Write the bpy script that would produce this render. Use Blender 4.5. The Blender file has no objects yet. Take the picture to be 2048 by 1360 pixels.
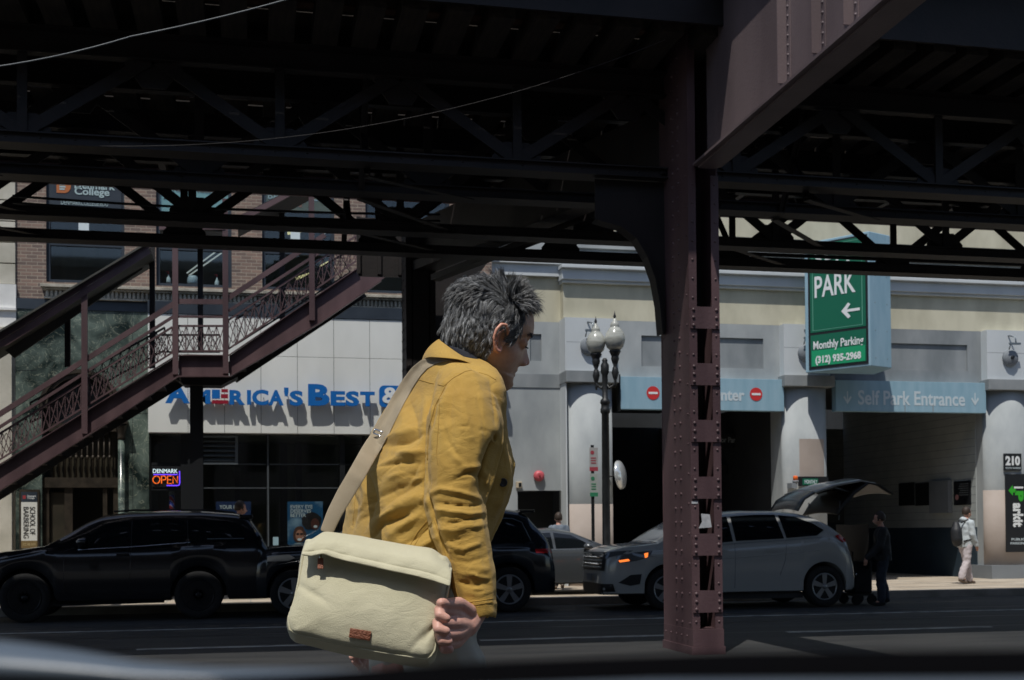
import bpy, bmesh, math, random
import numpy as np
from mathutils import Vector, Matrix, noise
from mathutils.bvhtree import BVHTree

random.seed(7)
rad = math.radians
SC = bpy.context.scene
COL = SC.collection

# ------------------------------------------------------------------ camera
CAM_POS = Vector((0.0, 0.0, 1.35))
YAW, PITCH, ROLL = rad(12.1), rad(1.0), 0.008
FPX = 2445.0                       # focal length in pixels of the 2048 px wide photo
SHIFT = 342.0
FWD = Vector((math.sin(YAW) * math.cos(PITCH), math.cos(YAW) * math.cos(PITCH), math.sin(PITCH)))
R0 = Vector((math.cos(YAW), -math.sin(YAW), 0))
U0 = R0.cross(FWD)
RGT = R0 * math.cos(ROLL) - U0 * math.sin(ROLL)
UPV = RGT.cross(FWD)
cd = bpy.data.cameras.new('camera')
cam = bpy.data.objects.new('camera', cd)
COL.objects.link(cam)
mw = Matrix((RGT, UPV, -FWD)).transposed().to_4x4()
mw.translation = CAM_POS
cam.matrix_world = mw
cd.sensor_width = 36.0
cd.lens = FPX / 2048 * 36
cd.shift_y = SHIFT / 2048
cd.clip_start = 0.05
cd.clip_end = 500
cd.dof.use_dof = True
cd.dof.focus_distance = 2.62
cd.dof.aperture_fstop = 18.0
SC.camera = cam

# ------------------------------------------------------------------ light
SUN_DIR = Vector((0.24, 0.40, -1.0)).normalized()       # the way the light travels
sd = bpy.data.lights.new('sun', 'SUN')
sd.energy = 4.0
sd.angle = rad(0.5)
sd.color = (1.0, 0.965, 0.9)
sun = bpy.data.objects.new('sun', sd)
COL.objects.link(sun)
sun.rotation_euler = SUN_DIR.to_track_quat('-Z', 'Y').to_euler()
W = bpy.data.worlds.new('World')
SC.world = W
W.use_nodes = True
nt = W.node_tree
bg = nt.nodes['Background']
sky = nt.nodes.new('ShaderNodeTexSky')
sky.sky_type = 'NISHITA'
sky.sun_disc = False
sky.sun_elevation = math.asin(-SUN_DIR.z)
sky.sun_rotation = math.atan2(-SUN_DIR.x, -SUN_DIR.y)
nt.links.new(sky.outputs[0], bg.inputs[0])
bg.inputs[1].default_value = 0.112
SC.view_settings.view_transform = 'Standard'
SC.view_settings.look = 'None'
SC.view_settings.exposure = -0.12
SC.view_settings.gamma = 1.0

# ------------------------------------------------------------------ measuring
def ray(px, py):
    return FWD + RGT * ((px - 1024) / FPX) - UPV * ((py - 680 - SHIFT) / FPX)

def at(px, py, Y):                  # the point of the vertical plane at distance Y seen at px, py
    d = ray(px, py)
    return CAM_POS + d * ((Y - CAM_POS.y) / d.y)

def gnd(px, py, z=0.0):
    d = ray(px, py)
    return CAM_POS + d * ((z - CAM_POS.z) / d.z)

DM = 2.70                           # distance of the walking man
def mp(u, v, w=0.0):                # a point near the man; w in the same pixel unit, away from the camera
    d = DM + w * DM / FPX
    return CAM_POS + ray(u, v) * d

def rect(x0, y0, x1, y1, Y):        # -> X0, X1, Z0, Z1
    xm, ym = (x0 + x1) / 2, (y0 + y1) / 2
    return (at(x0, ym, Y).x, at(x1, ym, Y).x, at(xm, y1, Y).z, at(xm, y0, Y).z)

# ------------------------------------------------------------------ materials
def new_mat(name, col, rough=0.6, metal=0.0, spec=0.5):
    m = bpy.data.materials.new(name)
    m.use_nodes = True
    b = m.node_tree.nodes['Principled BSDF']
    b.inputs['Base Color'].default_value = (*col, 1)
    b.inputs['Roughness'].default_value = rough
    b.inputs['Metallic'].default_value = metal
    b.inputs['Specular IOR Level'].default_value = spec
    return m

def rough_mat(name, c1, c2, scale=3.0, rough=0.7, metal=0.0, bump=0.0, bscale=60.0, detail=6, stretch=(1, 1, 1), spec=0.5, lo=0.35, hi=0.65, extra=None):
    """two colours mixed by noise, plus a fine bump"""
    m = new_mat(name, c1, rough, metal, spec)
    t = m.node_tree
    b = t.nodes['Principled BSDF']
    tc = t.nodes.new('ShaderNodeTexCoord')
    mpn = t.nodes.new('ShaderNodeMapping')
    mpn.inputs['Scale'].default_value = stretch
    t.links.new(tc.outputs['Object'], mpn.inputs[0])
    n = t.nodes.new('ShaderNodeTexNoise')
    n.inputs['Scale'].default_value = scale
    n.inputs['Detail'].default_value = detail
    t.links.new(mpn.outputs[0], n.inputs[0])
    r = t.nodes.new('ShaderNodeValToRGB')
    r.color_ramp.elements[0].position = lo
    r.color_ramp.elements[1].position = hi
    r.color_ramp.elements[0].color = (*c1, 1)
    r.color_ramp.elements[1].color = (*c2, 1)
    t.links.new(n.outputs[0], r.inputs[0])
    t.links.new(r.outputs[0], b.inputs['Base Color'])
    if bump:
        n2 = t.nodes.new('ShaderNodeTexNoise')
        n2.inputs['Scale'].default_value = bscale
        n2.inputs['Detail'].default_value = 4
        t.links.new(tc.outputs['Object'], n2.inputs[0])
        bp = t.nodes.new('ShaderNodeBump')
        bp.inputs['Strength'].default_value = bump
        bp.inputs['Distance'].default_value = 0.01
        t.links.new(n2.outputs[0], bp.inputs['Height'])
        t.links.new(bp.outputs[0], b.inputs['Normal'])
    return m

def emit_mat(name, col, s):
    m = bpy.data.materials.new(name)
    m.use_nodes = True
    t = m.node_tree
    t.nodes.clear()
    e = t.nodes.new('ShaderNodeEmission')
    e.inputs[0].default_value = (*col, 1)
    e.inputs[1].default_value = s
    o = t.nodes.new('ShaderNodeOutputMaterial')
    t.links.new(e.outputs[0], o.inputs[0])
    return m

def brick_mat():
    m = new_mat('brick', (0.3, 0.16, 0.12), 0.85)
    t = m.node_tree
    b = t.nodes['Principled BSDF']
    tc = t.nodes.new('ShaderNodeTexCoord')
    sp = t.nodes.new('ShaderNodeSeparateXYZ')
    cb = t.nodes.new('ShaderNodeCombineXYZ')
    ad = t.nodes.new('ShaderNodeMath'); ad.operation = 'ADD'
    t.links.new(tc.outputs['Object'], sp.inputs[0])
    t.links.new(sp.outputs[0], ad.inputs[0]); t.links.new(sp.outputs[1], ad.inputs[1])
    t.links.new(ad.outputs[0], cb.inputs[0]); t.links.new(sp.outputs[2], cb.inputs[1])
    br = t.nodes.new('ShaderNodeTexBrick')
    br.inputs['Scale'].default_value = 1.0
    br.inputs['Brick Width'].default_value = 0.215
    br.inputs['Row Height'].default_value = 0.072
    br.inputs['Mortar Size'].default_value = 0.008
    br.inputs['Mortar Smooth'].default_value = 0.2
    br.inputs['Bias'].default_value = -0.1
    br.inputs['Color1'].default_value = (0.13, 0.075, 0.055, 1)
    br.inputs['Color2'].default_value = (0.31, 0.185, 0.128, 1)
    br.inputs['Mortar'].default_value = (0.36, 0.29, 0.215, 1)
    t.links.new(cb.outputs[0], br.inputs[0])
    n = t.nodes.new('ShaderNodeTexNoise'); n.inputs['Scale'].default_value = 2.2; n.inputs['Detail'].default_value = 8
    t.links.new(tc.outputs['Object'], n.inputs[0])
    mx = t.nodes.new('ShaderNodeMix'); mx.data_type = 'RGBA'; mx.blend_type = 'MULTIPLY'
    mx.inputs[0].default_value = 0.55
    t.links.new(br.outputs[0], mx.inputs[6]); t.links.new(n.outputs[0], mx.inputs[7])
    g = t.nodes.new('ShaderNodeBrightContrast'); g.inputs[1].default_value = 0.05
    t.links.new(mx.outputs[2], g.inputs[0])
    t.links.new(g.outputs[0], b.inputs['Base Color'])
    bp = t.nodes.new('ShaderNodeBump'); bp.inputs['Strength'].default_value = 0.5; bp.inputs['Distance'].default_value = 0.01
    bp.invert = True
    t.links.new(br.outputs['Fac'], bp.inputs['Height'])
    t.links.new(bp.outputs[0], b.inputs['Normal'])
    return m

def marble_mat():
    m = new_mat('green_marble', (0.05, 0.07, 0.06), 0.22)
    t = m.node_tree
    b = t.nodes['Principled BSDF']
    tc = t.nodes.new('ShaderNodeTexCoord')
    n0 = t.nodes.new('ShaderNodeTexNoise'); n0.inputs['Scale'].default_value = 1.4; n0.inputs['Detail'].default_value = 9; n0.inputs['Distortion'].default_value = 1.2
    t.links.new(tc.outputs['Object'], n0.inputs[0])
    v = t.nodes.new('ShaderNodeTexNoise'); v.inputs['Scale'].default_value = 2.6; v.inputs['Detail'].default_value = 10; v.inputs['Distortion'].default_value = 2.2
    t.links.new(tc.outputs['Object'], v.inputs[0])
    a = t.nodes.new('ShaderNodeMath'); a.operation = 'SUBTRACT'; a.inputs[1].default_value = 0.5
    t.links.new(v.outputs[0], a.inputs[0])
    ab = t.nodes.new('ShaderNodeMath'); ab.operation = 'ABSOLUTE'
    t.links.new(a.outputs[0], ab.inputs[0])
    r = t.nodes.new('ShaderNodeValToRGB')
    r.color_ramp.elements[0].position = 0.0; r.color_ramp.elements[0].color = (0.26, 0.26, 0.19, 1)
    r.color_ramp.elements[1].position = 0.012; r.color_ramp.elements[1].color = (0, 0, 0, 1)
    t.links.new(ab.outputs[0], r.inputs[0])
    r2 = t.nodes.new('ShaderNodeValToRGB')
    r2.color_ramp.elements[0].position = 0.36; r2.color_ramp.elements[0].color = (0.010, 0.018, 0.016, 1)
    r2.color_ramp.elements[1].position = 0.66; r2.color_ramp.elements[1].color = (0.135, 0.175, 0.15, 1)
    t.links.new(n0.outputs[0], r2.inputs[0])
    mx = t.nodes.new('ShaderNodeMix'); mx.data_type = 'RGBA'; mx.blend_type = 'ADD'; mx.inputs[0].default_value = 0.7
    t.links.new(r2.outputs[0], mx.inputs[6]); t.links.new(r.outputs[0], mx.inputs[7])
    t.links.new(mx.outputs[2], b.inputs['Base Color'])
    return m

M = {}
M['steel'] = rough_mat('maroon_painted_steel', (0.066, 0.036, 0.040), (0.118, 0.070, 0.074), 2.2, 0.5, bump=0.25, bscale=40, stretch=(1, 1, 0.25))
M['steel_pale'] = rough_mat('faded_lit_maroon_paint', (0.118, 0.088, 0.093), (0.165, 0.125, 0.13), 1.6, 0.55, bump=0.2, bscale=40, stretch=(1, 1, 0.3))  # faded maroon, paler still so the girder's sunlight is partly in the colour
M['steel_dark'] = rough_mat('shade_darkened_steel', (0.006, 0.0048, 0.0048), (0.016, 0.011, 0.0105), 2.0, 0.6, bump=0.3, bscale=30)  # maroon steel darkened so the shade under the deck is in the colour
M['tie'] = rough_mat('creosoted_timber', (0.012, 0.009, 0.008), (0.04, 0.03, 0.022), 4, 0.85, bump=0.4, bscale=25, stretch=(4, .4, 4))
M['rust'] = rough_mat('rusty_rail', (0.06, 0.03, 0.02), (0.13, 0.07, 0.045), 8, 0.7)
M['asphalt'] = rough_mat('asphalt', (0.0125, 0.0135, 0.015), (0.032, 0.032, 0.032), 1.6, 0.75, stretch=(.35, 1.6, 1), bump=0.7, bscale=220, detail=12)
M['walk'] = rough_mat('concrete_paving', (0.34, 0.28, 0.21), (0.46, 0.40, 0.32), 1.5, 0.85, bump=0.3, bscale=90, detail=10)
M['kerb'] = rough_mat('kerb_stone', (0.20, 0.19, 0.17), (0.30, 0.28, 0.26), 3, 0.8, bump=0.3)
M['paint'] = rough_mat('worn_road_paint', (0.5, 0.5, 0.47), (0.11, 0.11, 0.11), 5, 0.7, lo=0.42, hi=0.62, stretch=(.6, 4, 1))
M['brick'] = brick_mat()
M['marble'] = marble_mat()
M['limestone'] = rough_mat('limestone', (0.40, 0.38, 0.31), (0.56, 0.53, 0.45), 1.6, 0.85, bump=0.3, bscale=50)
M['ledge'] = rough_mat('weathered_limestone', (0.24, 0.225, 0.185), (0.46, 0.43, 0.36), 4, 0.85, bump=0.5, bscale=40)
M['white_stone'] = rough_mat('white_painted_stone', (0.62, 0.62, 0.6), (0.74, 0.74, 0.72), 2, 0.8, bump=0.4, bscale=12)
M['panel'] = rough_mat('white_metal_panel', (0.66, 0.67, 0.635), (0.74, 0.75, 0.715), 1.3, 0.5, stretch=(1, 1, .4))
M['fascia'] = rough_mat('dark_blue_fascia', (0.012, 0.02, 0.032), (0.025, 0.036, 0.05), 2, 0.5)
M['frame'] = new_mat('dark_bronze_frame', (0.018, 0.02, 0.022), 0.4, 0.3)
M['alu'] = new_mat('grey_metal_trim', (0.20, 0.23, 0.25), 0.4, 0.6)
M['cream'] = rough_mat('cream_stucco', (0.44, 0.415, 0.31), (0.59, 0.56, 0.43), 1.6, 0.85, bump=0.2, bscale=60, stretch=(1, 1, .45))
M['grey'] = rough_mat('grey_painted_concrete', (0.27, 0.295, 0.305), (0.40, 0.425, 0.43), 1.3, 0.75, bump=0.25, bscale=45, stretch=(1, 1, .5))
M['grey_mid'] = rough_mat('mid_grey_painted_concrete', (0.18, 0.20, 0.21), (0.27, 0.29, 0.30), 1.8, 0.75, bump=0.2, bscale=60, stretch=(1, 1, .5))
M['grey_dark'] = rough_mat('dark_grey_painted_concrete', (0.16, 0.18, 0.2), (0.20, 0.22, 0.24), 1.3, 0.75)
M['white_paint'] = rough_mat('pale_painted_concrete', (0.50, 0.535, 0.55), (0.58, 0.615, 0.63), 1.0, 0.7, bump=0.15, stretch=(1, 1, .4))
M['taupe'] = rough_mat('taupe_paint', (0.33, 0.28, 0.245), (0.39, 0.335, 0.30), 1.5, 0.8)
M['block'] = rough_mat('shade_darkened_block_wall', (0.06, 0.07, 0.07), (0.10, 0.112, 0.11), 1.5, 0.8)  # block wall darkened in its colour to stand for the deep bay's shade
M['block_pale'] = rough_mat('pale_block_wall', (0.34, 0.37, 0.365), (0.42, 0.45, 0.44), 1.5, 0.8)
M['navy'] = rough_mat('navy_dado_paint', (0.018, 0.034, 0.05), (0.03, 0.05, 0.07), 1.5, 0.6)
M['black'] = new_mat('black_paint', (0.008, 0.009, 0.011), 0.45)
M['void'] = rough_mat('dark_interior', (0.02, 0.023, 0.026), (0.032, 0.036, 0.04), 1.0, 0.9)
M['lamp_iron'] = rough_mat('black_cast_iron', (0.008, 0.009, 0.01), (0.02, 0.022, 0.024), 8, 0.45, bump=0.3)
M['blue_sign'] = rough_mat('pale_blue_sign_face', (0.23, 0.38, 0.47), (0.28, 0.43, 0.52), 2.0, 0.45, stretch=(3, 3, .6))
M['sign_white'] = new_mat('white_lettering', (0.72, 0.75, 0.76), 0.5)
M['sign_green'] = new_mat('green_sign_face', (0.004, 0.12, 0.065), 0.35)
M['sign_green2'] = new_mat('bright_green_panel', (0.01, 0.30, 0.13), 0.35)
M['red'] = new_mat('red_paint', (0.55, 0.03, 0.03), 0.5)
M['letter_blue'] = new_mat('blue_letter_face', (0.006, 0.13, 0.44), 0.4)
M['letter_red'] = new_mat('red_letter_face', (0.28, 0.012, 0.03), 0.4)
M['dark_red'] = new_mat('faded_red_paint', (0.3, 0.035, 0.04), 0.5)
M['alarm'] = new_mat('pink_red_alarm', (0.52, 0.09, 0.11), 0.5)
M['tan'] = new_mat('tan_plastic', (0.5, 0.42, 0.3), 0.6)
M['wire'] = new_mat('cable_sheath', (0.022, 0.024, 0.026), 0.5)
M['paper'] = rough_mat('weathered_paper', (0.48, 0.49, 0.5), (0.30, 0.31, 0.33), 14, 0.8)

def glass_mat(name, col=(0.02, 0.025, 0.028), rough=0.05, alpha=None):
    m = new_mat(name, col, rough, 0.0, 0.6)
    return m
M['pane'] = glass_mat('dark_window_glass', (0.014, 0.018, 0.021), 0.07)
def clear_mat(name, tint=(0.8, 0.85, 0.85), fac=0.2):
    m = bpy.data.materials.new(name); m.use_nodes = True
    t = m.node_tree; t.nodes.clear()
    tr = t.nodes.new('ShaderNodeBsdfTransparent'); tr.inputs[0].default_value = (*tint, 1)
    gl = t.nodes.new('ShaderNodeBsdfGlossy'); gl.inputs['Roughness'].default_value = 0.03
    mx = t.nodes.new('ShaderNodeMixShader')
    lw = t.nodes.new('ShaderNodeLayerWeight'); lw.inputs[0].default_value = 0.5
    pw = t.nodes.new('ShaderNodeMath'); pw.operation = 'POWER'; pw.inputs[1].default_value = 4.0
    ma = t.nodes.new('ShaderNodeMath'); ma.operation = 'MULTIPLY_ADD'; ma.inputs[1].default_value = 0.75; ma.inputs[2].default_value = 0.06
    t.links.new(lw.outputs['Facing'], pw.inputs[0]); t.links.new(pw.outputs[0], ma.inputs[0])
    t.links.new(ma.outputs[0], mx.inputs[0])
    t.links.new(tr.outputs[0], mx.inputs[1]); t.links.new(gl.outputs[0], mx.inputs[2])
    o = t.nodes.new('ShaderNodeOutputMaterial'); t.links.new(mx.outputs[0], o.inputs[0])
    return m
M['clear'] = clear_mat('clear_glass', (0.88, 0.92, 0.92))

# ------------------------------------------------------------------ building blocks
class MB:
    def __init__(s):
        s.v = []; s.f = []; s.m = []; s.mats = []
        s.cur = 0
        s.smooth = []
        s.sm = False
    def mat(s, m):
        if m not in s.mats: s.mats.append(m)
        s.cur = s.mats.index(m); return s
    def face(s, idx):
        s.f.append(idx); s.m.append(s.cur); s.smooth.append(s.sm)
    def box(s, x0, x1, y0, y1, z0, z1):
        if x0 > x1: x0, x1 = x1, x0
        if y0 > y1: y0, y1 = y1, y0
        if z0 > z1: z0, z1 = z1, z0
        b = len(s.v)
        s.v += [(x0, y0, z0), (x1, y0, z0), (x1, y1, z0), (x0, y1, z0), (x0, y0, z1), (x1, y0, z1), (x1, y1, z1), (x0, y1, z1)]
        for q in ((3, 2, 1, 0), (4, 5, 6, 7), (0, 1, 5, 4), (1, 2, 6, 5), (2, 3, 7, 6), (3, 0, 4, 7)):
            s.face([b + i for i in q])
        return s
    def hexa(s, pts):               # 8 points, same order as box
        b = len(s.v); s.v += [tuple(p) for p in pts]
        for q in ((3, 2, 1, 0), (4, 5, 6, 7), (0, 1, 5, 4), (1, 2, 6, 5), (2, 3, 7, 6), (3, 0, 4, 7)):
            s.face([b + i for i in q])
        return s
    def bar(s, p, q, w, h, up=Vector((0, 0, 1))):     # a bar of width w (sideways) and height h from p to q
        p, q = Vector(p), Vector(q)
        d = (q - p).normalized()
        if abs(d.dot(up)) > 0.98: up = Vector((0, 1, 0))
        sx = d.cross(up).normalized() * (w / 2)
        sz = sx.normalized().cross(d).normalized() * (h / 2)
        s.hexa([p - sx - sz, q - sx - sz, q + sx - sz, p + sx - sz, p - sx + sz, q - sx + sz, q + sx + sz, p + sx + sz])
        return s
    def tube(s, pts, r, n=8, cap=True):
        pts = [Vector(p) for p in pts]
        rs = r if isinstance(r, (list, tuple)) else [r] * len(pts)
        old = s.sm; s.sm = True
        b = len(s.v)
        up = Vector((0, 0, 1))
        t0 = (pts[1] - pts[0]).normalized()
        if abs(t0.dot(up)) > 0.95: up = Vector((0, 1, 0))
        a = t0.cross(up).normalized()
        for i, p in enumerate(pts):
            t = (pts[min(i + 1, len(pts) - 1)] - pts[max(i - 1, 0)]).normalized()
            a = (a - t * a.dot(t)).normalized()
            c = t.cross(a)
            for k in range(n):
                an = 2 * math.pi * k / n
                s.v.append(tuple(p + (a * math.cos(an) + c * math.sin(an)) * rs[i]))
        for i in range(len(pts) - 1):
            for k in range(n):
                k2 = (k + 1) % n
                s.face([b + i * n + k, b + i * n + k2, b + (i + 1) * n + k2, b + (i + 1) * n + k])
        s.sm = False
        if cap:
            s.face([b + k for k in range(n)][::-1])
            e = b + (len(pts) - 1) * n
            s.face([e + k for k in range(n)])
        s.sm = old
        return s
    def lathe(s, prof, c, n=24, axis=None):   # prof: (radius, height) pairs from the bottom up, about a vertical axis at c
        c = Vector(c)
        if axis is None: ax, ay, az = Vector((1, 0, 0)), Vector((0, 1, 0)), Vector((0, 0, 1))
        else:
            az = Vector(axis).normalized()
            ax = az.orthogonal().normalized(); ay = az.cross(ax)
        old = s.sm; s.sm = True
        b = len(s.v)
        for r, h in prof:
            for k in range(n):
                an = 2 * math.pi * k / n
                s.v.append(tuple(c + (ax * math.cos(an) + ay * math.sin(an)) * r + az * h))
        for i in range(len(prof) - 1):
            for k in range(n):
                k2 = (k + 1) % n
                s.face([b + i * n + k, b + i * n + k2, b + (i + 1) * n + k2, b + (i + 1) * n + k])
        s.sm = False
        s.face([b + k for k in range(n)][::-1])
        e = b + (len(prof) - 1) * n
        s.face([e + k for k in range(n)])
        s.sm = old
        return s
    def dome(s, c, r, axis=(0, 0, 1), n=6):   # a rivet head
        az = Vector(axis).normalized(); ax = az.orthogonal().normalized(); ay = az.cross(ax)
        c = Vector(c); b = len(s.v); old = s.sm; s.sm = True
        for rr, h in ((1.0, 0), (0.75, 0.5)):
            for k in range(n):
                an = 2 * math.pi * k / n
                s.v.append(tuple(c + (ax * math.cos(an) + ay * math.sin(an)) * r * rr + az * (r * h)))
        s.v.append(tuple(c + az * r * 0.75))
        for k in range(n):
            k2 = (k + 1) % n
            s.face([b + k, b + k2, b + n + k2, b + n + k])
            s.face([b + n + k, b + n + k2, b + 2 * n])
        s.sm = old
        return s
    def prism(s, poly, o, ax, ay, depth):     # 2D polygon placed at o with axes ax, ay, extruded by vector depth
        o, ax, ay, depth = Vector(o), Vector(ax), Vector(ay), Vector(depth)
        n = len(poly); b = len(s.v)
        A = sum(poly[i][0] * poly[(i + 1) % n][1] - poly[(i + 1) % n][0] * poly[i][1] for i in range(n))
        if A < 0: poly = poly[::-1]
        for x, y in poly: s.v.append(tuple(o + ax * x + ay * y))
        for x, y in poly: s.v.append(tuple(o + ax * x + ay * y + depth))
        flip = ax.cross(ay).dot(depth) > 0
        f1 = [b + i for i in range(n)]; f2 = [b + n + i for i in range(n)]
        s.face(f1[::-1] if flip else f1); s.face(f2 if flip else f2[::-1])
        for i in range(n):
            j = (i + 1) % n
            q = [b + i, b + j, b + n + j, b + n + i]
            s.face(q if flip else q[::-1])
        return s
    def grid(s, P, closed_u=False):            # P[i][j] points
        b = len(s.v); nu = len(P); nv = len(P[0])
        for row in P:
            for p in row: s.v.append(tuple(p))
        for i in range(nu - 1 + (1 if closed_u else 0)):
            i2 = (i + 1) % nu
            for j in range(nv - 1):
                s.face([b + i * nv + j, b + i2 * nv + j, b + i2 * nv + j + 1, b + i * nv + j + 1])
        return s
    def mesh(s, name, default=None):
        me = bpy.data.meshes.new(name)
        me.from_pydata(s.v, [], s.f)
        mats = s.mats or [default]
        for m in mats: me.materials.append(m)
        if s.mats:
            me.polygons.foreach_set('material_index', s.m)
        me.polygons.foreach_set('use_smooth', s.smooth)
        me.update()
        return me

def tag(o, label, cat, group=None):
    o['label'] = label; o['category'] = cat
    if group: o['group'] = group
    return o

def link(name, me, parent=None):
    o = bpy.data.objects.new(name, me)
    COL.objects.link(o)
    if parent is not None:
        o.parent = parent
        r = parent
        t = Matrix.Identity(4)
        chain = []
        while r is not None: chain.append(r); r = r.parent
        root = chain[-1]
        if len(chain) == 1:
            o.matrix_parent_inverse = (Matrix.Translation(root.location) @ root.rotation_euler.to_matrix().to_4x4()).inverted()
        # deeper levels: the part above has an identity world matrix already
    return o

def obj(name, mb, m=None, parent=None, label=None, bevel=0.0):
    me = mb.mesh(name, m) if isinstance(mb, MB) else mb
    if m is not None and len(me.materials) == 0: me.materials.append(m)
    o = link(name, me, parent)
    if label: o['label'] = label
    if bevel:
        b = o.modifiers.new('bevel', 'BEVEL'); b.width = bevel; b.segments = 2; b.limit_method = 'ANGLE'
    return o

def thing(name, label, cat, loc=(0, 0, 0), group=None):
    o = bpy.data.objects.new(name, None)
    COL.objects.link(o); o.location = loc; o.empty_display_size = 0.2
    return tag(o, label, cat, group)

def struct(name, mb, m=None):
    o = obj(name, mb, m); o['kind'] = 'structure'; return o

def stuff(o): o['kind'] = 'stuff'; return o

def copy_tree(o, dx, label=None, parent=None):
    c = o.copy(); COL.objects.link(c)
    if parent is None:
        c.location = Vector(o.location) + Vector(dx)
        if label: c['label'] = label
    else: c.parent = parent
    for ch in [k for k in o.children]: copy_tree(ch, None, None, c)
    return c

DG = None
def text_mesh(s, size, depth=0.0, bold=0.0, spacing=1.0, align='LEFT', shear=0.0, sx=1.0):
    cu = bpy.data.curves.new('text', 'FONT')
    cu.body = s; cu.size = size; cu.extrude = depth; cu.offset = bold
    cu.space_character = spacing; cu.align_x = align; cu.shear = shear
    cu.resolution_u = 3
    o = bpy.data.objects.new('text', cu); COL.objects.link(o)
    dg = bpy.context.evaluated_depsgraph_get()
    dg.update()
    me = bpy.data.meshes.new_from_object(o.evaluated_get(dg))
    bpy.data.objects.remove(o)
    if sx != 1.0:
        for v in me.vertices: v.co.x *= sx
    return me

def fit_text(s, X0, X1, Zb, Zt, Y, bold=0.0, depth=0.004, spacing=1.0, ax=(1, 0, 0), az=(0, 0, 1), origin=None):
    """a text mesh stretched to fill X0..X1 and Zb..Zt on a wall at Y facing -Y"""
    me = text_mesh(s, 1.0, 0.0, bold, spacing)
    co = np.empty(len(me.vertices) * 3); me.vertices.foreach_get('co', co); co = co.reshape(-1, 3)
    lo, hi = co.min(0), co.max(0)
    bm = bmesh.new(); bm.from_mesh(me)
    ax, az = Vector(ax), Vector(az); nrm = ax.cross(az)       # -Y for the default wall
    o = Vector((0, Y, 0)) if origin is None else Vector(origin)
    geo = bmesh.ops.extrude_face_region(bm, geom=bm.faces[:])
    top = set(g for g in geo['geom'] if isinstance(g, bmesh.types.BMVert))
    for v in bm.verts:
        x = (v.co.x - lo[0]) / (hi[0] - lo[0]) * (X1 - X0) + X0
        z = (v.co.y - lo[1]) / (hi[1] - lo[1]) * (Zt - Zb) + Zb
        v.co = o + ax * x + az * z + nrm * (depth if v in top else 0.0)
    bmesh.ops.recalc_face_normals(bm, faces=bm.faces[:])
    for f in bm.faces: f.smooth = False
    bm.to_mesh(me); bm.free()
    return me

def join_meshes(name, meshes, mats):
    """several meshes with one material each into one mesh"""
    V = []; F = []; MI = []; used = []
    for me, m in zip(meshes, mats):
        b = len(V)
        V += [tuple(v.co) for v in me.vertices]
        if m not in used: used.append(m)
        for p in me.polygons: F.append([b + i for i in p.vertices]); MI.append(used.index(m))
    r = bpy.data.meshes.new(name); r.from_pydata(V, [], F)
    for m in used: r.materials.append(m)
    r.polygons.foreach_set('material_index', MI); r.update()
    return r
# ================================================================== ground
mb = MB(); mb.box(-150, 150, -60, 21.95, -0.3, 0.0)
struct('road', mb, M['asphalt'])
mb = MB(); mb.box(-150, 150, 22.10, 120, -0.3, 0.13)
struct('sidewalk', mb, M['walk'])
mb = MB(); mb.box(-150, 150, 21.95, 22.10, -0.3, 0.135)
struct('kerb', mb, M['kerb'])
mb = MB()
for x in np.arange(-30, 40, 1.5): mb.box(x, x + 0.012, 22.1, 26.4, 0.12, 0.132)
for y in (23.5, 25.0): mb.box(-30, 40, y, y + 0.012, 0.12, 0.1325)
struct('paving_joints', mb, M['grey_dark'])

def lane(y0, x0, x1, dash=None, w=0.12):
    mb = MB()
    if dash is None: mb.box(x0, x1, y0, y0 + w, 0.0, 0.004)
    else:
        x = x0
        while x < x1:
            mb.box(x, x + dash[0], y0, y0 + w, 0.0, 0.004); x += dash[0] + dash[1]
    return mb
yl1 = gnd(300, 1261).y
struct('lane_line', lane(yl1, -30, 40, None, 0.11), M['paint'])
yl2 = gnd(430, 1296).y
struct('lane_dashes', lane(yl2, gnd(275, 1299).x - 12.4, 40, (3.0, 1.13), 0.13), M['paint'])
# tar seams and patches in the road
mb = MB()
for (y, x0, x1, w) in ((16.9, -20, 14, .10), (15.2, -9, 25, .07), (18.9, -20, 30, .08)):
    P0 = []; P1 = []
    for i in range(60):
        x = x0 + (x1 - x0) * i / 59
        yy = y + 0.08 * noise.noise(Vector((x * .6, y, 0)))
        ww = w * (0.6 + 0.6 * abs(noise.noise(Vector((x * 1.3, y, 5)))))
        P0.append((x, yy, 0.003)); P1.append((x, yy + ww, 0.003))
    mb.grid([P1, P0])
struct('tar_seams', mb, M['black'])

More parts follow.
